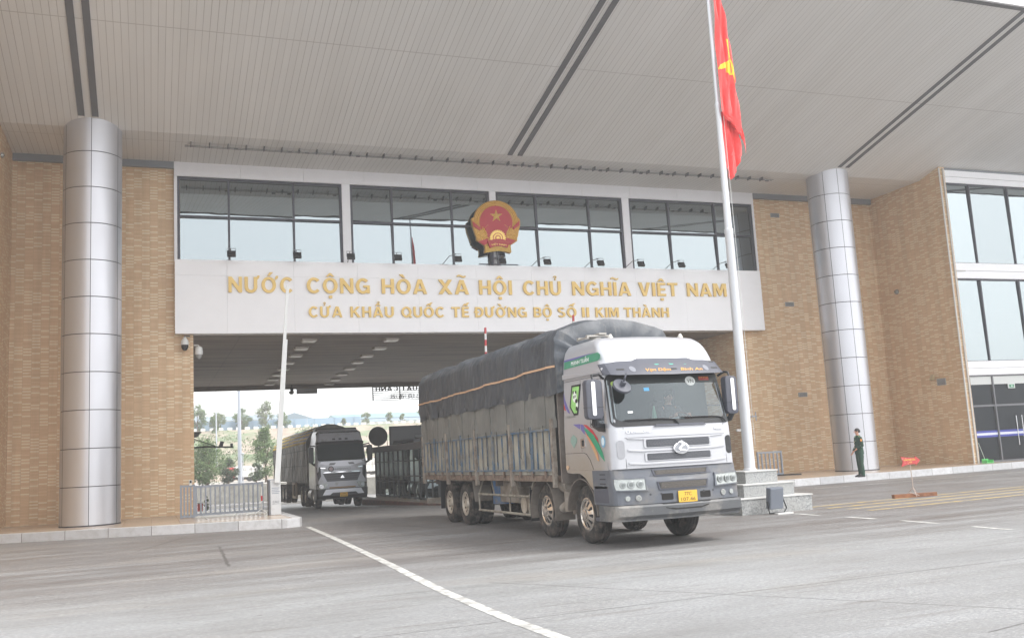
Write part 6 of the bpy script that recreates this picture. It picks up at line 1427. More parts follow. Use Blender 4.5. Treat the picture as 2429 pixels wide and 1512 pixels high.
# ---------------------------------------------------------------- inspection booth on its island beyond the gate
isl = MB().prism([(10.35, 34), (10.7, 33.4), (14.2, 33.4), (14.2, 51), (10.7, 51), (10.35, 50.4)], 'Z', -0.9, 0.16).build('island', TILES); struct(isl)
b = MB()
for y0 in range(34, 50, 1): b.box(10.28, 10.35, y0 + 0.01, y0 + 0.99, -0.9, 0.14 - 0.012 * (y0 - 33))
struct(b.build('island_kerb', M('red_brick_kerb', (128, 84, 74), 0.8, dirt=(90, 80, 74), dirt_amt=0.5, dscale=4)))
isl.location.z = -0.18; bpy.data.objects['island_kerb'].location.z = -0.12
bo = thing('inspection_booth', 'long glass-walled inspection booth with a flat grey roof on the island beyond the gate', 'booth', (12.3, 44, 0))
bo['label'] = 'long glass-walled inspection booth with flat grey roof beyond the gate'
BX, Z0b = 11.0, -0.05
b = MB(); b.box(10.62, 14.0, 36.5, 50.2, 2.18, 2.46).build('roof', M('booth_roof', (118, 116, 118), 0.6), bo, bevel=0.02)
b = MB(); ymul = [37 + 0.98 * k for k in range(14)]
for k, y in enumerate(ymul): b.box(BX - 0.03, BX + 0.05, y - (0.035 if k % 3 == 0 else 0.016), y + (0.035 if k % 3 == 0 else 0.016), Z0b - 0.2, 2.18)
for z in (0.02, 0.72, 0.98, 1.66): b.box(BX - 0.026, BX + 0.04, 37, 49.74, z, z + 0.045)
for x in (11.6, 12.3, 13.0, 13.7): b.box(x - 0.03, x + 0.03, 49.70, 49.80, Z0b - 0.2, 2.18)
b.build('frame', M('booth_frame', (66, 66, 70), 0.5), bo)
for a, c in zip(ymul, ymul[1:]): MB().add([(BX + 0.01, a, Z0b - 0.2), (BX + 0.01, c, Z0b - 0.2), (BX + 0.012, c, 2.18), (BX + 0.012, a, 2.18)], [(0, 1, 2, 3)]).build('pane', mat_glass('booth_glass', (0.62, 0.72, 0.72), None, 0.30) if 'bg' not in MATS else MATS['bg'], bo); MATS.setdefault('bg', bpy.data.materials['booth_glass'])
MB().box(13.7, 13.8, 37, 49.7, -0.3, 2.18).box(11.5, 13.6, 44.0, 44.1, -0.3, 2.18).box(11.3, 12.0, 38.5, 43.5, -0.2, 0.6).box(11.2, 13.6, 49.2, 49.4, -0.3, 0.9).build('partition', M('booth_partition', (118, 124, 122), 0.7, var=0.3, vscale=1.2), bo)
t = thing('satellite_dish', 'black round dish on a short mast at the far corner of the booth roof', 'dish', (11.0, 49.0, 2.46))
DD = M('dish_black', (38, 38, 42), 0.5)
MB().lathe([(0.002, 0.10), (0.25, 0.07), (0.50, 0.0), (0.50, -0.02), (0.25, 0.05), (0.002, 0.08)], (11.0, 48.9, 3.02), 'Y', 32).build('dish', DD, t, smooth=True)
MB().cyl((11.05, 49.05, 2.46), (11.05, 49.05, 3.0), 0.04, n=8).tube([(11.05, 49.05, 2.75), (11.5, 49.0, 2.85), (11.5, 49, 2.46)], 0.02, 6).build('mast', DD, t)
t = thing('roof_screen', 'large tilted dark screen board lying above the booth roof', 'screen', (12.4, 48, 3.0))
MB().box(11.45, 14.3, 47.9, 48.0, 2.52, 3.42).build('panel', M('screen_dark', (58, 62, 68), 0.35), t, bevel=0.01)
MB().box(11.4, 14.35, 47.88, 48.02, 3.422, 3.47).box(11.38, 11.44, 47.88, 48.02, 2.46, 3.47).build('frame', DD, t)
LF = M('unlit_flood', (108, 112, 114), 0.4)
for k, (x, y, z) in enumerate(((12.0, 44.2, 2.72), (12.2, 42.2, 2.78), (11.7, 45.5, 2.58), (11.45, 46.4, 2.55))):
    t = thing('roof_floodlight', ['third', 'nearest', 'fourth', 'farthest'][k] + ' of the flat floodlights standing on the booth roof', 'floodlight', (x, y, 2.46), group='floodlights on the booth roof')
    MB().box(x - 0.28, x + 0.28, y - 0.1, y + 0.1, z, z + 0.12, Matrix.Rotation(-0.4, 3, 'X')).build('lamp_body', LF if k < 2 else DD, t, bevel=0.02)
    MB().cyl((x, y, 2.46), (x, y, z + 0.03), 0.025, n=6).cyl((x + 0.2, y + 0.1, 2.46), (x + 0.1, y, z + 0.03), 0.02, n=6).build('bracket', DD, t)
t = thing('booth_camera', 'white camera box on an arm from the booth corner over the truck mirror', 'camera', (10.9, 49.4, 2.5))
t['label'] = 'small camera on a bracket at the far corner of the booth roof edge'
MB().box(10.2, 10.75, 49.3, 49.5, 2.50, 2.62).build('camera_body', M('cam_grey', (120, 120, 122), 0.5), t, bevel=0.02)
MB().cyl((10.6, 49.4, 2.5), (10.62, 49.5, 2.35), 0.03, n=6).build('bracket', DD, t)
t = thing('lane_camera_arm', 'black pole arm with two cameras reaching out from the passage wall on the left', 'camera arm', (1.45, 42, 2.8))
MB().tube([(1.0, 42, 2.70), (2.2, 42, 2.72), (3.25, 42, 2.66)], 0.035, 6).tube([(1.2, 42, 3.35), (1.7, 42, 3.05), (2.5, 42, 2.74)], 0.018, 6).build('arm', DD, t)
MB().box(2.68, 2.83, 41.9, 42.05, 2.66, 2.92, Matrix.Rotation(0.3, 3, 'Y')).build('camera_body', DD, t, bevel=0.01)
MB().box(3.12, 3.22, 41.9, 42.05, 2.66, 2.82).build('camera_body', DD, t, bevel=0.01)
MB().prism([(1.2, 3.35), (1.98, 3.35), (1.80, 3.14), (1.2, 3.05)], 'Y', 41.8, 42.2).prism([(1.2, 2.97), (1.72, 2.97), (1.62, 2.80), (1.2, 2.75)], 'Y', 41.8, 42.2).build('lamp_head', DD, t)
# ---------------------------------------------------------------- the yard and the slope beyond
def gmat(name, stops, sc=1.0, sec=None, st=(1, 1, 1)):
    m, n, p = nt(name); c = ramp(n, noisef(n, worldco(n, st), sc, 9, 0.7), stops)
    if sec: c = mixc(n, ramp(n, noisef(n, worldco(n), sec[0], 6, 0.65), [(sec[2], (0, 0, 0, 1)), (sec[2] + 0.12, (1, 1, 1, 1))]), c, srgb(*sec[1]))
    n.links.new(c, p.inputs['Base Color']); p.inputs['Roughness'].default_value = 0.9; return m
RW = gmat('rubble_wall', [(0.3, srgb(120, 118, 112)), (0.7, srgb(170, 168, 160))], 2.0)
rw = MB().box(-20, 60, 75, 75.6, -1.2, 0.55).build('retaining_wall', RW); tag(rw, 'low rough stone retaining wall along the far side of the yard', 'wall')
struct(MB().box(-20, 60, 75.6, 112, -1.2, 0.5).build('upper_yard', gmat('yard_floor', [(0.3, srgb(150, 146, 140)), (0.7, srgb(180, 176, 170))], 0.5)))
SLM = gmat('bare_slope', [(0.3, srgb(140, 124, 112)), (0.5, srgb(160, 146, 132)), (0.7, srgb(178, 166, 152))], 0.35, (0.22, (112, 128, 96), 0.47), (1, 1, 1.5))
NXs = 90
def slp(i, j):
    x = -60 + 200 * i / (NXs - 1); t = j / 14.0; y = 111.5 + 29 * t; z = 0.5 + 6.8 * t + (0.5 * nz(x, y, 0, 0.12, 5) + 0.35 * nz(x, y, 0, 0.4, 6)) * math.sin(PI * t)
    return (x, y, z)
struct(MB().grid(NXs, 15, slp).add([(-200, 140.4, 7.3), (300, 140.4, 7.3), (400, 420, 7.3), (-300, 420, 7.3)], [(0, 1, 2, 3)]).build('hillside', SLM, smooth=True))
KW = M('whitewashed_block', (232, 232, 226), 0.6)
first = None
for k in range(44):
    x = 3.2 + k * 1.2
    if first is None: first = o = MB().box(-0.32, 0.32, -0.2, 0.2, -0.1, 0.34).build('parapet_block', KW, bevel=0.03)
    else: o = first.copy(); COL.objects.link(o)
    o.location = (x, 140.7, 7.3)
    tag(o, 'small whitewashed block in the row along the top of the slope', 'block', 'white blocks along the top of the slope')
fn_ = MB().box(2, 30, 145, 145.15, 7.3, 8.75)
for k in range(10): fn_.box(2 + k * 3, 2.12 + k * 3, 144.9, 145.0, 7.3, 8.85)
fo = fn_.build('site_fence', M('blue_sheet_fence', (140, 164, 186), 0.5)); tag(fo, 'pale blue sheet metal fence behind the white blocks on the hill', 'fence')
def house(name, lab, x0, x1, y0, y1, zb, ze, zr, wallm, roofm, ridge='X', nwin=0):
    t = thing(name, lab, 'building', ((x0 + x1) / 2, (y0 + y1) / 2, zb))
    MB().box(x0, x1, y0, y1, zb, ze).build('wall', wallm, t)
    b = MB(); e = 0.4; ym, xm = (y0 + y1) / 2, (x0 + x1) / 2
    if ridge == 'X': b.prism([(y0 - e, ze - 0.05), (ym, zr), (y1 + e, ze - 0.05)], 'X', x0 - e, x1 + e)
    else: b.prism([(x0 - e, ze - 0.05), (xm, zr), (x1 + e, ze - 0.05)], 'Y', y0 - e, y1 + e)
    b.build('roof', roofm, t)
    for k in range(nwin):
        x = x0 + (x1 - x0) * (k + 0.5) / nwin; MB().box(x - 0.5, x + 0.5, y0 - 0.05, y0 - 0.003, ze - 2.0, ze - 1.0).build('window', MATS['screen_dark'], t)
BLW = M('pale_blue_cladding', (128, 164, 196), 0.5); WHW = M('white_cladding', (214, 216, 214), 0.6); RFB = M('grey_blue_roof', (112, 130, 144), 0.5); RFG = M('green_blue_roof', (104, 140, 146), 0.5)
house('warehouse', 'long low warehouse with a pale grey roof on the hill at left', 2, 25.5, 200, 214, 7.3, 11.6, 12.9, WHW, RFB, nwin=8)
house('warehouse', 'pale blue gabled warehouse in the middle of the hill', 17.6, 28.4, 167, 185, 7.3, 9.0, 10.9, BLW, RFB, 'Y', 0)
house('warehouse', 'long warehouse with a green-blue roof on the hill at right', 36.8, 80, 200, 216, 7.3, 11.0, 12.4, BLW, RFG, nwin=12)
house('warehouse', 'low pale shed between the gabled warehouse and the long one', 28.8, 60, 192, 198, 7.3, 9.9, 10.6, WHW, RFB, nwin=6)
# trees
BARK = M('bark', (104, 88, 74), 0.9, var=0.15, vscale=10)
def leafm(name, a, b_):
    m, n, p = nt(name); c = ramp(n, noisef(n, worldco(n), 2.2, 4), [(0.3, (*a, 1)), (0.7, (*b_, 1))]); n.links.new(c, p.inputs['Base Color'])
    p.inputs['Roughness'].default_value = 0.6
    return m
LF1 = leafm('leaf_green', (0.045, 0.085, 0.03), (0.11, 0.17, 0.05)); LF2 = leafm('leaf_olive', (0.07, 0.10, 0.04), (0.15, 0.19, 0.08)); LF3 = leafm('leaf_dark', (0.03, 0.055, 0.03), (0.07, 0.105, 0.045))
def crown_bm(R, H, n, leaf, seed, z0):
    rnd = random.Random(seed); b = MB(); cl = []
    for k in range(max(8, n // 60)):
        a = rnd.uniform(0, 2 * PI); rr_ = R * math.sqrt(rnd.random()) * 0.8; zz_ = z0 + H * rnd.random()
        f = math.sin(PI * min(0.97, max(0.08, (zz_ - z0) / H * 0.85 + 0.12))) ; cl.append(Vector((rr_ * f * math.cos(a), rr_ * f * math.sin(a), zz_)))
    for c in cl:
        cr = R * rnd.uniform(0.22, 0.42)
        for k in range(n // len(cl)):
            d = Vector((rnd.gauss(0, 1), rnd.gauss(0, 1), rnd.gauss(0, 0.8))).normalized() * cr * rnd.random() ** 0.4
            p = c + d; u = Vector((rnd.gauss(0, 1), rnd.gauss(0, 1), rnd.gauss(0, 1))).normalized(); v = u.orthogonal().normalized(); s_ = leaf * rnd.uniform(0.6, 1.4)
            b.add([p - u * s_, p + v * s_ * 0.6, p + u * s_, p - v * s_ * 0.6], [(0, 1, 2, 3)])
    return b, cl
def tree(loc, R, H, z0, n, leaf, mat, seed, lab, group=None, cat='tree', name='tree'):
    t = thing(name, lab, cat, loc, group=group)
    b, cl = crown_bm(R, H, n, leaf, seed, z0); b.build('crown', mat, t, local=True, fix=False)
    tb_ = MB(); top = z0 + H * 0.6; tr_ = max(0.05, R * 0.07)
    tb_.tube([(0, 0, -0.1), (0.05 * R, 0, z0 * 0.6), (0, 0.04 * R, z0 + H * 0.3), (0, 0, top)], [tr_ * 1.2, tr_, tr_ * 0.7, tr_ * 0.3], 8)
    for c in cl[:9]: tb_.tube([(0, 0, z0 + (c.z - z0) * 0.3), tuple(c * 0.6 + Vector((0, 0, (z0 + (c.z - z0) * 0.5) * 0.4))), tuple(c)], [tr_ * 0.4, tr_ * 0.3, tr_ * 0.1], 5)
    tb_.build('trunk', BARK, t, local=True); return t
tree((4.3, 84, 0.5), 1.9, 3.1, 0.5, 5200, 0.085, LF1, 1, 'dense green tree left of the tall grey mast, behind the steel gate')
tree((2.4, 86, 0.5), 1.7, 2.8, 0.5, 3600, 0.085, LF1, 2, 'dense green tree half hidden by the left brick wall of the passage')
tree((6.3, 88, 0.5), 1.0, 1.9, 0.2, 2000, 0.08, LF3, 12, 'low green bush right behind the gate, between the two leafy trees')
tree((9.3, 86, 0.5), 1.3, 4.0, 0.6, 3600, 0.085, LF1, 3, 'tall narrow green tree just left of the dark tarpaulined trailer')
tree((8.2, 83, 0.5), 0.7, 1.5, 0.2, 1200, 0.07, LF3, 4, 'small dark bush in front of the white container')
for k, (x, H_, R_) in enumerate(((5.6, 3.6, 1.5), (8.4, 2.6, 1.5), (11.8, 3.0, 1.5), (15.0, 3.9, 1.7), (17.5, 2.3, 1.3), (3.0, 3.0, 1.6), (7.6, 2.9, 0.8))):
    tree((x + 0.5, 142 + (k % 3) * 0.8 if k != 6 else 139.2, 7.2 if k != 6 else 6.2), R_, H_ - 0.4, 0.4, 1500, 0.12, (LF1, LF2)[k % 2], 20 + k, ['feathery tree on the hill near the left wall, before the long warehouse roof', 'low spreading tree on the hill left of the tall mast', 'hilltop tree just right of the tall mast', 'tallest feathery tree on the hill, left of the gabled warehouse', 'low bush-like tree on the hill beside the gabled warehouse', 'hilltop tree at the very edge of the left brick wall', 'slim dark tree growing on the slope edge below the thin mast'][k])
for k, (x, H_, R_) in enumerate(((26.3, 1.1, 0.5), (29.6, 2.0, 1.05), (33.0, 1.9, 0.9), (35.2, 1.5, 0.6), (38.3, 2.3, 1.1), (42.0, 2.5, 1.2))):
    tree((x * 1.02, 142, 7.2), R_, H_ - 0.3, 0.35, 800, 0.10, LF2, 40 + k, ['tiny', 'second', 'third', 'small fourth', 'fifth', 'sixth and tallest'][k] + ' of the hilltop saplings in a row right of the semi truck', group='saplings in a row on the hilltop')
# shrubs and creepers on the slope
b = MB(); rnd = random.Random(8)
for k in range(700):
    x, y_ = rnd.uniform(-6, 70), rnd.uniform(112, 139)
    if nz(x, y_, 0, 0.09, 60) < -0.08: continue
    z = 0.5 + 6.8 * (y_ - 111.5) / 29; r_ = rnd.uniform(0.3, 1.0)
    for q in range(26):
        p = Vector((x, y_, z)) + Vector((rnd.gauss(0, r_), rnd.gauss(0, r_), abs(rnd.gauss(0, r_ * 0.5)))); u = Vector((rnd.gauss(0, 1), rnd.gauss(0, 1), rnd.gauss(0, 1))).normalized(); v = u.orthogonal().normalized(); s_ = rnd.uniform(0.08, 0.2)
        b.add([p - u * s_, p + v * s_ * 0.7, p + u * s_, p - v * s_ * 0.7], [(0, 1, 2, 3)])
sv = b.build('slope_shrubs', LF2, fix=False); tag(sv, 'low scrub and creepers over the bare reddish slope', 'scrub', kind='stuff')
# masts
MST = M('galvanised_mast', (176, 182, 192), 0.4, 0.3)
def mast(x, y, zb, zt, r0, lab, head=True):
    t = thing('light_mast', lab, 'mast', (x, y, zb)); MB().cyl((x, y, zb), (x, y, zt), r0, r0 * 0.55, 14).build('shaft', MST, t, smooth=True)
    MB().box(x - 0.4, x + 0.4, y - 0.1, y + 0.1, zt, zt + 0.15).build('lamp_head', MST, t)
mast(7.5, 90, 0.5, 15, 0.19, 'tall thick pale grey mast rising from the yard behind the steel gate')
mast(7.2, 118, 1.8, 17, 0.09, 'thin distant mast near the left brick wall, rising past the hilltop')
mast(21.6, 143, 7.3, 9.7, 0.05, 'short thin lamp post on the hilltop right of the gabled warehouse')
t = thing('yard_lamp', 'small globe lamp on a thin post beside the thick mast', 'lamp', (6.9, 80, 0.5))
MB().cyl((6.9, 80, 0.5), (6.9, 80, 2.85), 0.035, n=8).build('post', MST, t); MB().lathe([(0.002, 2.82), (0.11, 2.88), (0.13, 2.97), (0.002, 3.08)], (6.9, 80, 0), n=12).build('globe', M('globe', (170, 176, 176), 0.3), t, smooth=True)
# containers on lorries in the yard
def container(x0, x1, y, z0, z1, lab, mirror=False):
    t = thing('container_truck', lab, 'truck', ((x0 + x1) / 2, y, 0.5))
    W1 = M('container_white', (222, 222, 216), 0.5, dirt=(180, 176, 168), dirt_amt=0.2); RD = M('container_red', (178, 52, 56), 0.5)
    b = MB(); n = int((x1 - x0) / 0.15); b.grid(n * 2, 2, lambda i, j: (x0 + (x1 - x0) * i / (2 * n - 1), y + (0.04 if (i // 2) % 2 else 0), z0 + (z1 - z0) * j)); b.box(x0, x1, y + 0.06, y + 2.4, z0, z1)
    b.build('container', W1, t)
    MB().box(x0 - 0.75, x0 - 0.1, y + 0.1, y + 2.3, 0.9, z1 - 0.1).build('cab', RD, t, bevel=0.08)
    text('T', x0 - 0.62, x0 - 0.25, z1 - 0.75, z1 - 0.4, y + 0.095, WHW, 'lettering', t, depth=0.01)
    text('G BAO', x0 + 0.7, x1 - 0.1, z0 + 0.65, z0 + 0.88, y - 0.005, M('faded_print', (150, 146, 150), 0.6), 'lettering', t, depth=0.01, bold=0.02)
    for s in range(4): 
        xx_ = x0 - 0.4 + s * (x1 - x0) / 3; MB().cyl((xx_, y + 0.2, 0.85), (xx_, y + 0.5, 0.85), 0.35, n=16).build('wheel', RUB, t)
    MB().box(x0 - 0.6, x1, y + 0.4, y + 2.0, z0 - 0.25, z0 - 0.02).build('chassis', CHAS, t)
container(7.9, 10.6, 100, 0.95, 2.05, 'white container lorry with a red cab parked behind the thick mast')
container(19.2, 25.0, 95, 0.85, 2.15, 'white container lorry parked beyond the booth, right of the semi truck')
# items just behind the gate
t = thing('red_bin', 'small red bin on the ground beyond the steel gate', 'bin', (2.65, 60, -0.75)); MB().box(2.55, 2.85, 59.8, 60.1, -0.75, -0.15).build('bin_body', M('bin_red', (196, 70, 66), 0.5), t, bevel=0.03); MB().box(2.53, 2.87, 59.78, 60.12, -0.148, -0.08).build('lid', M('bin_white', (214, 214, 210), 0.5), t)
for x, lab in ((3.05, 'small green potted shrub beside the red bin beyond the steel gate'),):
    tree((x, 60, -0.75), 0.22, 0.8, 0.15, 500, 0.04, LF1, 70, lab, cat='plant', name='potted_shrub')
# kerb and hedge line across the yard
struct(MB().box(-20, 60, 66, 66.4, -0.9, -0.55).build('yard_kerb', M('pale_kerb', (204, 202, 198), 0.6)))
# tree line and low hills behind the camera, seen only in the window glass
# ---------------------------------------------------------------- people
def skin(name, V_, E_, Rr, mat, parent, sub=2, local=True):
    me = bpy.data.meshes.new(name); me.from_pydata([tuple(v) for v in V_], E_, []); o = bpy.data.objects.new(name, me); COL.objects.link(o)
    sm = o.modifiers.new('s', 'SKIN'); sm.use_smooth_shade = True
    for i, r_ in enumerate(Rr):
        sv_ = me.skin_vertices[0].data[i]; sv_.radius = r_ if isinstance(r_, tuple) else (r_, r_); sv_.use_root = (i == 0)
    ss = o.modifiers.new('u', 'SUBSURF'); ss.levels = sub; ss.render_levels = sub
    dg = bpy.context.evaluated_depsgraph_get(); m2 = bpy.data.meshes.new_from_object(o.evaluated_get(dg)); bpy.data.objects.remove(o); bpy.data.meshes.remove(me)
    m2.materials.clear(); m2.materials.append(mat); m2.name = name
    m2.polygons.foreach_set('use_smooth', [True] * len(m2.polygons))
    q = bpy.data.objects.new(name, m2); COL.objects.link(q); q.parent = parent; return q
SKN = M('skin', (206, 152, 126), 0.55); HAIR = M('black_hair', (28, 24, 24), 0.6)
class Sk:
    def __init__(s): s.V = []; s.E = []; s.R = []
    def chain(s, pts, start=None):
        """pts: (x,y,z,r); returns index of last"""
        p = start
        for q in pts:
            s.V.append(q[:3]); s.R.append(q[3]); i = len(s.V) - 1
            if p is not None: s.E.append((p, i))
            p = i
        return p
def hand(sk, wrist_i, w_, d, side, curl=0.5):
    """palm and five fingers from a wrist at w_ going along d"""
    w_ = Vector(w_); d = Vector(d).normalized(); sd_ = d.cross(Vector((0, 0, 1))); sd_ = (sd_ if sd_.length > 0.1 else Vector((1, 0, 0))).normalized(); pn = d.cross(sd_).normalized()
    palm = sk.chain([(*(w_ + d * 0.045), (0.036, 0.02)), (*(w_ + d * 0.085), (0.038, 0.018))], wrist_i)
    for k, L in enumerate((0.070, 0.078, 0.073, 0.058)):
        b0 = w_ + d * 0.095 + sd_ * (k - 1.5) * 0.020
        p1 = b0 + d * L * 0.45 - pn * curl * 0.010 * 1; p2 = p1 + (d * (1 - curl) - pn * curl).normalized() * L * 0.35; p3 = p2 + (d * (0.6 - curl) - pn * (curl + 0.2)).normalized() * L * 0.28
        sk.chain([(*b0, 0.0095), (*p1, 0.009), (*p2, 0.0085), (*p3, 0.007)], palm)
    t0 = w_ + d * 0.035 - sd_ * 0.034 * side
    sk.chain([(*t0, 0.012), (*(t0 + d * 0.035 - sd_ * side * 0.018), 0.0105), (*(t0 + d * 0.062 - sd_ * side * 0.016 - pn * 0.012), 0.0085)], wrist_i)
def head_parts(root, hc, rz, rt=0.0):
    """hair, ears, eyes, nose and mouth round a head centred at hc, face towards -Y turned by rz"""
    T_ = Matrix.Translation(hc) @ Matrix.Rotation(rz, 4, 'Z')
    def tf(b): b.v = [tuple(T_ @ Vector(v)) for v in b.v]; return b
    b = MB()
    n1, n2 = 16, 9
    def hp(i, j):
        th = 2 * PI * i / n1; ph = (PI * 0.62) * j / (n2 - 1)
        front = max(0, -math.sin(th)); ph *= (1 - 0.42 * front)
        return (0.083 * math.cos(th) * math.sin(ph), 0.102 * math.sin(th) * math.sin(ph) + 0.008, 0.118 * math.cos(ph) + 0.012)
    b.grid(n1 + 1, n2, hp); tf(b).build('hair', HAIR, root, smooth=True, local=True, thick=0.006)
    b = MB()
    for s in (-1, 1): b.lathe([(0.002, -0.012), (0.018, -0.006), (0.026, 0.0), (0.018, 0.008), (0.002, 0.006)], (s * 0.078, 0.005, -0.005), 'X', 10)
    b.prism([(-0.012, -0.012), (0.012, -0.012), (0.004, 0.028), (-0.004, 0.028)], 'Y', -0.112, -0.085); b.prism([(-0.015, -0.022), (0.015, -0.022), (0.006, -0.005), (-0.006, -0.005)], 'Y', -0.118, -0.09)
    tf(b).build('face_feature', SKN, root, smooth=True, local=True)
    b = MB()
    for s in (-1, 1): b.box(s * 0.032 - 0.013, s * 0.032 + 0.013, -0.096, -0.088, 0.018, 0.026).box(s * 0.032 - 0.018, s * 0.032 + 0.018, -0.098, -0.088, 0.040, 0.046)
    tf(b).build('eye', HAIR, root, local=True)
    b = MB(); b.box(-0.022, 0.022, -0.098, -0.085, -0.048, -0.040); tf(b).build('mouth', M('lips', (160, 92, 84), 0.5), root, local=True)
def loft(b, rings, n=16, cap=True):
    """rings: (cx, cy, z, rx, ry)"""
    b.grid(n + 1, len(rings), lambda i, j: (rings[j][0] + rings[j][3] * math.cos(2 * PI * i / n), rings[j][1] + rings[j][4] * math.sin(2 * PI * i / n), rings[j][2]))
    if cap:
        for r_ in (rings[0], rings[-1]): b.add([(r_[0] + r_[3] * math.cos(2 * PI * i / n), r_[1] + r_[4] * math.sin(2 * PI * i / n), r_[2]) for i in range(n)], [tuple(range(n))])
    return b
# officer, local frame faces -Y; scaled to 1.67 m
P1 = thing('person', 'man in a dark green uniform with gold buttons standing by the column, head turned left', 'person', (23.49, 27.55, 0.25), math.radians(-110))
P1['label'] = 'standing man in dark green uniform with shoulder patch, looking left by the column'
sk = Sk()
pel = sk.chain([(0, 0.0, 0.90, (0.13, 0.10))])
ch = sk.chain([(0, 0, 1.08, (0.12, 0.09)), (0, 0.0, 1.30, (0.14, 0.10)), (0, 0.01, 1.39, (0.10, 0.08)), (0, 0.0, 1.44, 0.055), (0, -0.01, 1.49, 0.052)], pel)
sk.chain([(0.0, -0.025, 1.535, (0.056, 0.066)), (0, -0.01, 1.60, (0.074, 0.088)), (0, 0.0, 1.655, (0.060, 0.072))], ch)
nS = 2
for s, pts in ((1, [(0.19, 0.0, 1.36, 0.055), (0.225, 0.03, 1.10, 0.044), (0.16, -0.14, 0.985, 0.033)]), (-1, [(-0.19, 0.0, 1.36, 0.055), (-0.215, 0.0, 1.08, 0.044), (-0.19, -0.14, 0.89, 0.033)])):
    wi = sk.chain(pts, 2); a, c = Vector(pts[-2][:3]), Vector(pts[-1][:3]); hand(sk, wi, c + (c - a).normalized() * 0.01, (c - a) + Vector((0, -0.02, -0.06)), s, 0.55)
for s in (-1, 1): sk.chain([(s * 0.10, 0, 0.84, 0.085), (s * 0.11, -0.01, 0.47, 0.055), (s * 0.115, 0.01, 0.10, 0.042), (s * 0.12, -0.10, 0.04, 0.035)], 0)
skin('body', sk.V, sk.E, sk.R, SKN, P1)
head_parts(P1, Vector((0, -0.005, 1.585)), math.radians(-15))
UNI = M('green_uniform', (24, 62, 46), 0.75, var=0.12, vscale=12)
b = MB()
loft(b, [(0, 0.0, 0.80, 0.205, 0.150), (0, 0, 0.90, 0.198, 0.148), (0, 0, 1.03, 0.176, 0.132), (0, 0, 1.18, 0.192, 0.138), (0, 0, 1.32, 0.215, 0.128), (0, 0.005, 1.385, 0.19, 0.105), (0, 0.005, 1.425, 0.10, 0.085), (0, 0.005, 1.46, 0.075, 0.078)], 20)
b.tube([(0.185, 0, 1.385), (0.215, 0.01, 1.28), (0.235, 0.035, 1.09), (0.20, -0.05, 1.03), (0.168, -0.125, 0.992)], [0.070, 0.072, 0.062, 0.057, 0.05], 12)
b.tube([(-0.185, 0, 1.385), (-0.21, 0.0, 1.26), (-0.222, 0.0, 1.08), (-0.205, -0.07, 0.98), (-0.193, -0.125, 0.91)], [0.070, 0.072, 0.062, 0.057, 0.05], 12)
b.build('tunic', UNI, P1, smooth=True, local=True, sharp=60)
b = MB()
for s in (-1, 1): b.tube([(s * 0.09, 0.0, 0.88), (s * 0.105, 0, 0.70), (s * 0.112, -0.01, 0.47), (s * 0.118, 0.012, 0.16), (s * 0.12, 0.0, 0.055)], [0.108, 0.100, 0.078, 0.070, 0.074], 14)
b.build('trousers', UNI, P1, smooth=True, local=True, sharp=60)
for s in (-1, 1): loft(MB(), [(s * 0.12, -0.06, 0.0, 0.052, 0.135), (s * 0.12, -0.06, 0.035, 0.055, 0.14), (s * 0.12, -0.03, 0.075, 0.046, 0.10), (s * 0.12, 0.02, 0.105, 0.038, 0.05)], 14).build('shoe', BLK, P1, smooth=True, local=True)
GB = M('gold_button', (222, 206, 160), 0.3, 0.4)
b = MB()
for z in (0.93, 1.03, 1.13, 1.23): b.cyl((0.0, -0.135, z), (0.0, -0.152, z), 0.016, n=10)
b.build('button', GB, P1, local=True)
b = MB()
for s in (-1, 1): b.box(s * 0.13 - 0.055, s * 0.13 + 0.055, -0.02, 0.03, 1.405, 1.418, Matrix.Rotation(s * 0.35, 3, 'Y'))
b.box(-0.045, -0.01, -0.10, -0.07, 1.40, 1.44).box(0.01, 0.045, -0.10, -0.07, 1.40, 1.44).box(0.05, 0.13, -0.135, -0.115, 1.26, 1.285)
b.build('rank_badge', M('rank_green', (112, 140, 96), 0.5), P1, local=True)
MB().prism(ell(0.0, 1.285, 0.038, 0.048, 14), 'X', 0.285, 0.292).build('sleeve_patch', M('patch_red', (206, 84, 50), 0.5), P1, local=True)
MB().prism(ell(0.0, 1.285, 0.022, 0.030, 14), 'X', 0.292, 0.296).build('patch_centre', M('patch_yellow', (226, 190, 80), 0.5), P1, local=True)
MB().tube([Vector((0.215, 0.0, 1.045)) + Vector((0.062 * math.cos(a) * 0.9, 0.03 * math.cos(a) * 0 - 0.055 * 0, 0)) for a in (0,)] + [(0.262, -0.02, 1.055), (0.235, -0.075, 1.05)], 0.008, 6).build('cuff_braid', M('braid', (190, 196, 170), 0.6), P1, local=True)
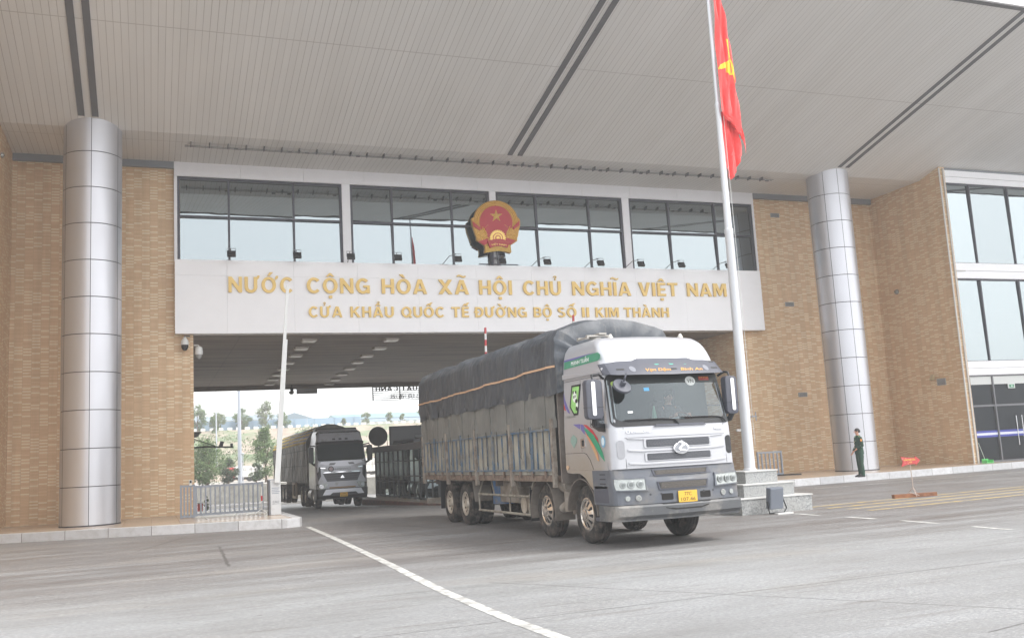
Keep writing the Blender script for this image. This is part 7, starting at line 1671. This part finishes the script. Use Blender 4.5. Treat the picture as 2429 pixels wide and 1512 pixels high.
# the driver, seated behind the wheel of the big lorry
P2_ = thing('person', 'driver in a dark patterned shirt seated behind the wheel of the big silver lorry', 'person', (9.25, 15.98, 1.9))
sk = Sk()
sk.chain([(0, 0.05, 0.08, (0.14, 0.11)), (0, 0.06, 0.28, (0.13, 0.10)), (0, 0.05, 0.47, (0.15, 0.10)), (0, 0.04, 0.56, (0.08, 0.07)), (0, 0.02, 0.62, 0.052)])
sk.chain([(0, -0.01, 0.665, (0.056, 0.066)), (0, 0.0, 0.73, (0.074, 0.088)), (0, 0.01, 0.785, (0.060, 0.072))], 4)
for s, pts in ((1, [(0.19, 0.03, 0.50, 0.055), (0.25, -0.12, 0.27, 0.044), (0.17, -0.36, 0.32, 0.033)]), (-1, [(-0.19, 0.03, 0.50, 0.055), (-0.25, -0.12, 0.27, 0.044), (-0.17, -0.36, 0.32, 0.033)])):
    wi = sk.chain(pts, 2); a, c = Vector(pts[-2][:3]), Vector(pts[-1][:3]); hand(sk, wi, c, (c - a), s, 0.85)
for s in (-1, 1): sk.chain([(s * 0.12, -0.1, 0.06, 0.085), (s * 0.15, -0.42, 0.10, 0.06), (s * 0.15, -0.50, -0.25, 0.045)], 0)
skin('body', sk.V, sk.E, sk.R, SKN, P2_)
head_parts(P2_, Vector((0, 0.005, 0.715)), 0.15)
b = MB(); loft(b, [(0, 0.05, 0.0, 0.19, 0.14), (0, 0.06, 0.25, 0.18, 0.135), (0, 0.05, 0.45, 0.21, 0.13), (0, 0.05, 0.53, 0.17, 0.10), (0, 0.04, 0.58, 0.08, 0.08)], 18)
for s in (-1, 1): b.tube([(s * 0.18, 0.03, 0.51), (s * 0.22, -0.04, 0.40), (s * 0.255, -0.13, 0.27), (s * 0.18, -0.33, 0.315)], [0.07, 0.068, 0.058, 0.046], 10)
b.build('shirt', M('dark_patterned_shirt', (84, 80, 84), 0.8, var=0.5, vscale=14), P2_, smooth=True, local=True)
# ---------------------------------------------------------------- haze: the pale air that fades the far hill
b = MB().box(-70, 130, -25, 240, -2.2, 19.0); hz_ = b.build('haze', nt('haze_air')[0])
hm = hz_.data.materials[0]; n = hm.node_tree; n.nodes.remove(n.nodes['Principled BSDF'])
pv = n.nodes.new('ShaderNodeVolumePrincipled'); pv.inputs['Density'].default_value = 0.0018; pv.inputs['Color'].default_value = (0.97, 0.985, 1.0, 1); pv.inputs['Anisotropy'].default_value = 0.2
n.links.new(pv.outputs[0], n.nodes['Material Output'].inputs['Volume'])
tag(hz_, 'pale hazy air fading the far hillside', 'haze', kind='stuff')
